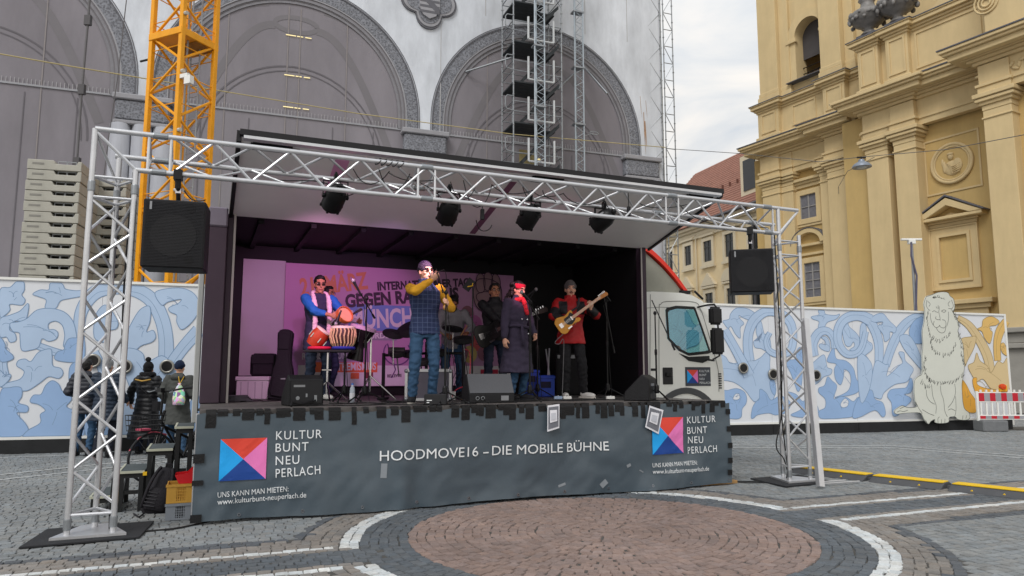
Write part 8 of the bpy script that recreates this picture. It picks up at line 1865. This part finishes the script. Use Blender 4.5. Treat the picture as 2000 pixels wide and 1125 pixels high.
for k_ in range(4): b = MB(M_); x = -w_ / 2 + .08 + k_ * (w_ - .16) / 3; b.box(x - .006, x + .006, -.305, -.299, .02, h_ - .06); b.build('rib', mat('box_rib', (160, 158, 164), .6), t_)
b = MB(M_); b.box(-w_ / 2 - .01, w_ / 2 + .01, -.31, .31, h_ - .05, h_ + .012); b.build('lid', mat('box_white', (190, 188, 192), .6), t_, bev=.01)
wb_ = fl(688, 9.35); bt = thing('water_bottle', 'clear plastic water bottle with blue cap on the stage floor', 'bottle', wb_); b = MB(); b.lathe([(0, 0), (.032, 0), (.034, .02), (.034, .15), (.028, .19), (.013, .215), (.013, .225), (0, .225)], wb_, 18); b.build('bottle_body', glassm('bottle_plastic', (214, 224, 236), .55), bt, smooth='auto'); b = MB(); b.lathe([(0, .225), (.015, .225), (.015, .245), (0, .245)], wb_, 14); b.build('cap', mat('cap_blue', (70, 130, 210), .4), bt); b = MB(); b.lathe([(.0345, .05), (.0345, .12)], wb_, 18); b.build('paper_label', mat('paper', (222, 222, 228), .7), bt)
cu = fl(882, 10.3); b = MB(); b.lathe([(0, 0), (.055, 0), (.06, .12), (.055, .12), (.05, .01), (0, .01)], cu, 18); o = b.build('white_cup', WHT, None, smooth='auto'); tag(o, 'white tub on the stage floor beside the flight case', 'tub')
for x, m_, lab in ((1090, mat('pedal_blue', (150, 170, 196), .5), 'pale blue effects pedal before the guitarist'), (1108, WHT, 'white effects pedal at the guitarist foot'), (1192, WHT, 'small white adaptor on the floor by the right corner')):
    p = fl(x, 10.45); t_ = thing('effects_pedal', lab, 'pedal', p, 0, 'small pedals on the stage'); b = MB(); b.box(p.x - .06, p.x + .06, 10.4, 10.5, p.z, p.z + .045); b.build('housing', m_, t_, bev=.008); b = MB(); b.lathe([(.012, .045), (.012, .06)], (p.x, 10.43, p.z), 10); b.build('switch', CHROME, t_)
# folded stand and amplifier silhouettes behind the guitarist
t_, M_, w_, h_ = tbox('guitar_amplifier', 'black guitar amplifier behind the guitarist', 'amplifier', 1086, 1140, 690, 772, 12.6, .3, mat('amp_black', (24, 24, 26), .7, 0, .1, 60, .3, 300)); b = MB(M_); b.box(-w_ / 2 + .03, w_ / 2 - .03, -.156, -.151, h_ - .09, h_ - .03); b.build('control_panel', mat('badge', (140, 142, 146), .4, .4), t_); b = MB(M_); b.box(-w_ / 2 + .03, w_ / 2 - .03, -.156, -.151, .05, h_ - .12); b.build('speaker_cloth', mat('amp_cloth', (40, 40, 42), .9), t_)
g0 = fl(1068, 11.9); gs = thing('guitar_stand', 'folding grey guitar stand behind the guitarist', 'stand', g0); b = MB(); b.rod(g0, at(1073, 680, 11.9), .014, 8); b.rod(g0 + Vector((.1, .1, 0)), at(1066, 682, 12.0), .014, 8); b.build('upright', STEEL, gs); b = MB(); b.rod(g0 + Vector((-.1, -.05, .22)), g0 + Vector((.14, -.05, .22)), .014, 8); b.build('cradle', RUB, gs)
# cable runs on the stage floor
random.seed(9)
for i, (x0, Y0, x1, Y1) in enumerate(((600, 8.3, 900, 8.75), (640, 8.9, 800, 9.1), (880, 8.9, 1010, 9.35), (900, 9.3, 1120, 10.3), (1000, 9.5, 1260, 10.4), (1100, 10.1, 1250, 10.9), (1160, 10.9, 1235, 11.6), (450, 9.6, 560, 9.8), (740, 9.6, 880, 9.4), (1240, 9.9, 1330, 9.9), (840, 8.6, 930, 8.9))):
    P_ = []
    for k_ in range(9):
        t = k_ / 8; q = fl(x0 + (x1 - x0) * t, Y0 + (Y1 - Y0) * t); P_.append((q.x, q.y + .09 * math.sin(k_ * 1.9 + i), SZ + .009))
    b = MB(); b.tube(smoothpoly(P_, 4, False), .007, 5); o = b.build('floor_cable', CABLE); tag(o, 'black floor cable ' + ['along the left front edge of the stage', 'below the hand drums', 'running to the centre monitor wedge', 'from the tablet stand towards the guitarist', 'from the woman towards the right corner', 'right of the guitarist shoes', 'in the far right corner of the stage', 'by the white box on the left', 'between the drum stand and the flight case', 'at the right monitor wedge', 'beside the small effects box'][i], 'cable', 'cables on the stage floor')
b = MB(); q = fl(462, 9.7)
for i in range(5): b.tube([(q.x + (.22 - .02 * i) * math.cos(t), q.y + (.14) * math.sin(t), SZ + .012 + i * .016) for t in [k_ * .35 for k_ in range(18)]], .009, 5, closed=True)
o = b.build('cable_coil', mat('grey_cable2', (88, 86, 92), .6)); tag(o, 'grey coiled cables piled at the left end of the stage', 'cable')

# ================================================================== left of the stage: steps, backpack, crates, bicycle
FRM = mat('step_black', (30, 31, 32), .6, .1, .2, 6); TRD = mat('step_tread', (70, 78, 80), .7, 0, .25, 5, .2, 40); EDG = mat('tread_edge', (176, 178, 160), .6)
f_ = ST.loc(G(234, 1001)); dF = max(.1, f_.y)
stp = thing('stage_steps', 'black metal steps with grey treads climbing to the left end of the stage', 'steps', ST.w(-.7, dF + .4, 0)); zs = (.16, .41, .64, .88)
sx0 = [ST.px(176, 967, dF)[0], ST.px(232, 922, dF)[0], ST.px(287, 882, dF)[0], ST.px(342, 840, dF)[0], -.04]
for i, z in enumerate(zs):
    x0, x1 = sx0[i], sx0[i + 1] - .012; d0, d1 = dF, dF + .75
    b = MB(ST); b.box(x0, x1, d0, d1, z, z + .02); b.build('tread', TRD, stp); b = MB(ST); b.box(x0 - .006, x1, d0 - .006, d0 + .015, z + .001, z + .026); b.box(x0 - .008, x0 + .012, d0 + .016, d1, z + .001, z + .026); b.build('tread_edge', EDG, stp)
    b = MB(ST); b.box(x0 + .01, x1, d0 + .01, d0 + .05, z - .05, z - .002); b.box(x0 + .01, x1, d1 - .05, d1 - .01, z - .05, z - .002); b.box(x0 + .01, x0 + .05, d0 + .052, d1 - .052, z - .05, z - .002); b.build('rail', FRM, stp)
    for x in (x0 + .03, x1 - .03):
        for d_ in (d0 + .03, d1 - .03): b = MB(ST); b.box(x - .022, x + .022, d_ - .022, d_ + .022, 0, z - .05); b.build('leg', FRM, stp)
    if z > .3:
        b = MB(ST); b.box(x0 + .055, x1 - .055, d0 + .02, d0 + .045, z * .45, z * .45 + .04); b.build('cross_bar', FRM, stp); b = MB(ST); b.rod((x0 + .03, d0 + .06, .03), (x0 + .03, d1 - .06, z - .08), .016, 6); b.build('diagonal', FRM, stp)
b = MB(ST); z_ = ST.px(283, 925, dF - .01); b.box(z_[0] - .02, z_[0] + .02, dF - .012, dF - .004, z_[1] - .02, z_[1] + .02); b.build('yellow_tag', mat('tag_yellow', (226, 180, 30), .6), stp)
# backpack
g0 = G(298, 1004); bpk = thing('backpack', 'black backpack leaning against the stage steps', 'backpack', g0); M_ = Matrix.Translation(g0) @ Matrix.Rotation(ST.A + R(-8), 4, 'Z') @ Matrix.Rotation(R(-12), 4, 'X') @ Matrix.Rotation(R(12), 4, 'Y')
hB = .50; b = MB(M_); loft(b, [(0, .1, .0, .13, .07), (0, .1, .03, .155, .095), (0, .1, .2, .16, .11), (0, .1, .38, .145, .095), (0, .1, .46, .11, .07), (0, .1, .50, .06, .035)], 18)
b.build('sack', BAGM, bpk, smooth='auto'); b = MB(M_); loft(b, [(0, .0, .04, .11, .03), (0, -.01, .08, .125, .045), (0, -.01, .22, .12, .045), (0, .0, .27, .09, .03)], 16); b.build('front_pocket', BAGM, bpk, smooth='auto')
for s_ in (-1, 1):
    b = MB(M_); b.tube(smoothpoly([(s_ * .06, .0, .49), (s_ * .085, -.035, .42), (s_ * .11, -.06, .28), (s_ * .12, -.05, .14), (s_ * .13, .0, .05)], 4, False), .018, 8); b.build('shoulder_strap', BAGM, bpk, smooth=True)
b = MB(M_); b.tube([(-.03, .08, .49), (-.03, .06, .54), (.03, .06, .54), (.03, .08, .49)], .010, 6); b.build('grab_handle', BAGM, bpk)
for k_ in range(5): b = MB(M_); b.box(-.11, .0, -.062, -.056, .07 + k_ * .035, .08 + k_ * .035); b.build('webbing', mat('webbing', (52, 52, 56), .8), bpk)
b = MB(); b.tube([G(262, 1004, .012), G(272, 1010, .012), G(282, 1002, .02)], .010, 6); b.build('loose_strap', BAGM, bpk)
# crates
def crate(lab, x0, x1, yb, h_, zb, m, group='plastic crates by the banner'):
    g1, g2 = G(x0, yb), G(x1, yb); a0 = ST.loc(g1).x; dd = ST.loc(g1).y; w_ = min(.36, abs(ST.loc(g2).x - a0) + .1); dp = .30
    t_ = thing('plastic_crate', lab, 'crate', ST.w(a0 + w_ / 2, dd + dp / 2, zb), 0, group); th = .012
    for nm, X0, X1, Y0, Y1 in (('side', 0, th, 0, dp), ('side', w_ - th, w_, 0, dp), ('back_panel', th, w_ - th, dp - th, dp)): b_ = MB(ST); b_.box(a0 + X0, a0 + X1, dd + Y0, dd + Y1, zb, zb + h_); b_.build(nm, m, t_)
    b_ = MB(ST); b_.box(a0 + th, a0 + w_ - th, dd + th, dd + dp - th, zb + .002, zb + .012); b_.build('base', m, t_)
    b_ = MB(ST); f1, f2 = a0 + w_ * .26, a0 + w_ * .50                      # front with a honeycomb window
    b_.box(a0 + th, f1, dd, dd + th, zb, zb + h_); b_.box(f2, a0 + w_ - th, dd, dd + th, zb, zb + h_); b_.box(f1, f2, dd, dd + th, zb, zb + h_ * .12); b_.box(f1, f2, dd, dd + th, zb + h_ * .84, zb + h_)
    for k_ in range(4):
        xx = f1 + (f2 - f1) * (k_ + .5) / 4; b_.box(xx - .004, xx + .004, dd + .002, dd + .008, zb + h_ * .12, zb + h_ * .84)
        zz = zb + h_ * (.2 + .15 * k_); b_.box(f1, f2, dd + .0025, dd + .0075, zz - .003, zz + .003)
    b_.build('front_panel', m, t_); b_ = MB(ST); b_.box(a0 - .008, a0 + w_ + .008, dd - .008, dd + .0, zb + h_ - .025, zb + h_ + .001); b_.build('rim', m, t_); return a0, dd, w_, dp, t_
gy = mat('crate_grey', (134, 140, 148), .5, 0, .08); yl = mat('crate_yellow', (198, 150, 62), .5, 0, .08); rd = mat('bin_red', (200, 22, 32), .35, 0, .06)
a0, dd, w_, dp, t0 = crate('grey plastic crate on the ground at the left end of the banner', 322, 376, 1018, .165, .003, gy); 
a0b, _, _, _, t1 = crate('ochre plastic crate stacked on the grey crate', 322, 376, 1018, .19, .172, yl)
b = MB(ST); b.box(a0 + .24, a0 + .29, dd - .012, dd - .008, .25, .28); b.build('sticker', mat('paper', (222, 222, 228), .7), t1)
rb_ = thing('red_bin', 'red open fronted storage bin on top of the ochre crate', 'bin', ST.w(a0 + .2, dd + .15, .37)); x0, x1 = a0 + .07, a0 + .35; zb = .365
b = MB(ST); b.add([(x0 + .04, dd + .02, zb), (x1, dd + .02, zb), (x1, dd + .24, zb), (x0 + .04, dd + .24, zb)], [(0, 1, 2, 3)]); b.build('base', rd, rb_)
b = MB(ST); b.prism([(x0 + .04, zb), (x1, zb), (x1, zb + .2), (x1 - .06, zb + .2), (x0 + .12, zb + .1), (x0, zb + .09)], dd + .012, dd + .02); b.build('side', rd, rb_); b = MB(ST); b.prism([(x0 + .04, zb), (x1, zb), (x1, zb + .2), (x1 - .06, zb + .2), (x0 + .12, zb + .1), (x0, zb + .09)], dd + .24, dd + .248); b.build('side', rd, rb_); b = MB(ST); b.box(x1, x1 + .008, dd + .012, dd + .248, zb, zb + .2); b.build('back_panel', rd, rb_); b = MB(ST); b.add([(x0 + .04, dd + .02, zb), (x0 + .04, dd + .24, zb), (x0, dd + .24, zb + .09), (x0, dd + .02, zb + .09)], [(0, 1, 2, 3)]); b.build('front_lip', rd, rb_)
# bicycle
Yb = 10.6; bg_ = at(362, 900, Yb); bk = thing('bicycle', 'black bicycle with wire basket parked behind the stage steps', 'bicycle', (bg_.x, Yb, 0)); M_ = Matrix.Translation((bg_.x, Yb, 0)) @ Matrix.Rotation(R(58), 4, 'Z')
def whl(x):
    b_ = MB(M_); b_.tube([(x + .33 * math.cos(t), 0, .345 + .33 * math.sin(t)) for t in [k_ * math.pi / 16 for k_ in range(32)]], .018, 7, closed=True); o = b_.build('wheel', RUB, bk, smooth=True); b_ = MB(M_)
    for k_ in range(14): t = k_ * .449; b_.rod((x, 0, .345), (x + .32 * math.cos(t), 0, .345 + .32 * math.sin(t)), .0018, 4)
    b_.build('spokes', CHROME, o); b_ = MB(M_); b_.lathe([(.03, -.04), (.03, .04)], (x, 0, .345), 10, Matrix.Rotation(R(90), 3, 'X')); b_.build('hub', STEEL, o)
whl(-.52); whl(.52)
b = MB(M_)
for p_, q_, r_ in (((-.42, 0, .86), (-.05, 0, .30), .018), ((-.05, 0, .30), (.22, 0, .82), .018), ((-.42, 0, .80), (-.36, 0, .98), .022), ((-.40, 0, .78), (.18, 0, .5), .02), ((-.05, 0, .30), (.52, 0, .345), .012), ((.2, 0, .78), (.52, 0, .345), .010)): b.rod(p_, q_, r_, 8)
b.build('frame', BLKM, bk); b = MB(M_)
for s_ in (-.05, .05): b.rod((-.40, s_, .76), (-.52, s_, .345), .013, 8)
b.build('fork', BLKM, bk); b = MB(M_); b.tube([(-.30, -.34, 1.30), (-.38, -.22, 1.27), (-.40, 0, 1.24), (-.38, .22, 1.27), (-.30, .34, 1.30)], .014, 8); b.rod((-.42, 0, .92), (-.40, 0, 1.24), .018, 8); b.build('handlebar', BLKM, bk)
for s_ in (-1, 1): b = MB(M_); b.rod((-.30, s_ * .34, 1.30), (-.22, s_ * .42, 1.31), .019, 8); b.build('grip', RUB, bk); b = MB(M_); b.tube([(-.37, s_ * .2, 1.27), (-.46, s_ * .24, 1.24), (-.44, s_ * .32, 1.25)], .007, 6); b.build('brake_lever', STEEL, bk)
b = MB(M_); b.ball((.30, 0, .97), .14, .08, .04); b.rod((.22, 0, .8), (.28, 0, .95), .014); b.build('saddle', BLK, bk, smooth=True); b = MB(M_); b.box(-.47, -.41, -.05, .05, 1.24, 1.3); b.build('display', BLK, bk)
b = MB(M_)
for z in (.72, .79, .86, .93): 
    w1 = .17 + (z - .72) * .25; b.tube([(-.80, -w1, z), (-.48, -w1, z), (-.48, w1, z), (-.80, w1, z)], .006, 5, closed=True)
for k_ in range(7): y = -.17 + k_ * .057; b.tube([(-.80, y * 1.3, .93), (-.80, y, .72), (-.48, y, .72), (-.48, y * 1.3, .93)], .004, 5)
b.build('basket', BLKM, bk); b = MB(M_); b.box(-.74, -.6, -.08, .06, .725, .75); b.build('pink_cloth', mat('pink_cloth', (196, 84, 108), .8), bk)
b = MB(M_); b.tube([(-.84, 0, .46), (-.72, 0, .62), (-.52, 0, .70), (-.32, 0, .64)], .014, 6); b.build('mudguard', mat('guard_pink', (176, 70, 88), .6), bk)

# ================================================================== right: cable ramps, barrier with lamp
RY = mat('ramp_yellow', (222, 182, 30), .6, 0, .1, 6); RK = mat('ramp_black', (76, 77, 80), .8, 0, .15, 6, .2, 60)
Pr = [G(1540, 923), G(1692, 941), G(1846, 958), G(2020, 978)]
for i in range(3):
    a, c_ = Pr[i], Pr[i + 1]; d_ = (c_ - a).normalized(); a = a + d_ * .03; c_ = c_ - d_ * .05; nrm = Vector((-d_.y, d_.x, 0)); L_ = (c_ - a).length
    M_ = Matrix(((d_.x, nrm.x, 0, a.x), (d_.y, nrm.y, 0, a.y), (0, 0, 1, 0), (0, 0, 0, 1)))
    t_ = thing('cable_ramp', ['yellow topped cable ramp behind the right truss foot', 'middle yellow topped cable ramp', 'yellow topped cable ramp at the right picture edge'][i], 'cable ramp', a, 0, 'cable ramps on the square')
    b = MB(M_); b.prism([(-.02, .0), (.14, .075), (.33, .075), (.49, .0)], 0, L_, plane='yz'); b.build('ramp', RK, t_, bev=.006); b = MB(M_); b.box(.012, L_ - .012, .12, .33, .072, .088); b.build('lid', RY, t_, bev=.004)
    for x in (L_ * .3, L_ * .7): b = MB(M_); b.prism([(x - .03, .01), (x + .03, .01), (x, .04)], .03, .05, plane='xz'); b.build('arrow', RY, t_)
    b = MB(M_); b.box(-.04, .012, .1, .16, .01, .05); b.box(-.04, .012, .26, .32, .01, .05); b.build('connector', RK, t_)
Yq = 19.2; bx0, bx1 = at(1908, 800, Yq), at(2040, 800, Yq); REDB = mat('signal_red', (186, 30, 48), .5); GRYB = mat('reflex_grey', (150, 150, 154), .5)
bar = thing('barrier', 'red and white plastic barrier beside the lion cut-out', 'barrier', (bx0.x, Yq, 0)); zt, zb = at(1908, 764, Yq).z, at(1908, 822, Yq).z; W_ = bx1.x - bx0.x
HB = zt - zb; zr = lambda t: zb + HB * t
b = MB(); b.box(bx0.x, bx1.x, Yq - .02, Yq + .02, zr(.62), zr(.97)); b.build('top_board', WHT, bar, bev=.006); b = MB(); b.box(bx0.x, bx1.x, Yq - .02, Yq + .02, zr(.04), zr(.2)); b.build('lower_board', WHT, bar, bev=.006)
n_ = 12
for k_ in range(n_):
    x = bx0.x + .06 + k_ * W_ / n_; m_ = REDB if k_ % 2 == 0 else GRYB
    b = MB(); b.box(x, x + W_ / n_ - .004, Yq - .024, Yq - .0205, zr(.66), zr(.94)); b.build('stripe', m_, bar); b = MB(); b.box(x, x + W_ / n_ - .004, Yq - .024, Yq - .0205, zr(.07), zr(.17)); b.build('stripe', m_, bar); b = MB(); b.box(x + .03, x + .07, Yq - .015, Yq + .015, zr(.2), zr(.62)); b.build('slat', WHT, bar); b = MB(); b.box(x + .05, x + .09, Yq - .02, Yq + .02, zr(.97), zr(1.05)); b.build('peg', WHT, bar)
for x in (bx0.x + .02, bx1.x - .1): b = MB(); b.box(x - .025, x + .025, Yq - .028, Yq + .028, zr(0), zr(1.0)); b.build('end_post', WHT, bar)
fo = at(1935, 835, Yq); b = MB(); b.box(fo.x - .33, fo.x + .33, Yq - .22, Yq + .22, 0, zb + .02); b.build('foot_block', mat('foot_grey', (112, 114, 116), .9, 0, .15, 6, .3, 40), bar, bev=.02)
lq = at(1956, 756, Yq); lt = thing('warning_lamp', 'yellow warning lamp with orange lens on the barrier', 'lamp', lq); b = MB(); b.box(lq.x - .06, lq.x + .13, Yq - .05, Yq + .05, zt - .02, lq.z + .06); b.build('housing', mat('lamp_yellow', (232, 164, 30), .45), lt, bev=.02); b = MB(); b.lathe([(0, -.06), (.07, -.05), (.08, 0), (.07, .05), (0, .06)], (lq.x + .0, Yq - .04, lq.z + .01), 20, Matrix.Rotation(R(90), 3, 'X')); b.build('lens', mat('lens_orange', (206, 70, 24), .25), lt, smooth='auto')
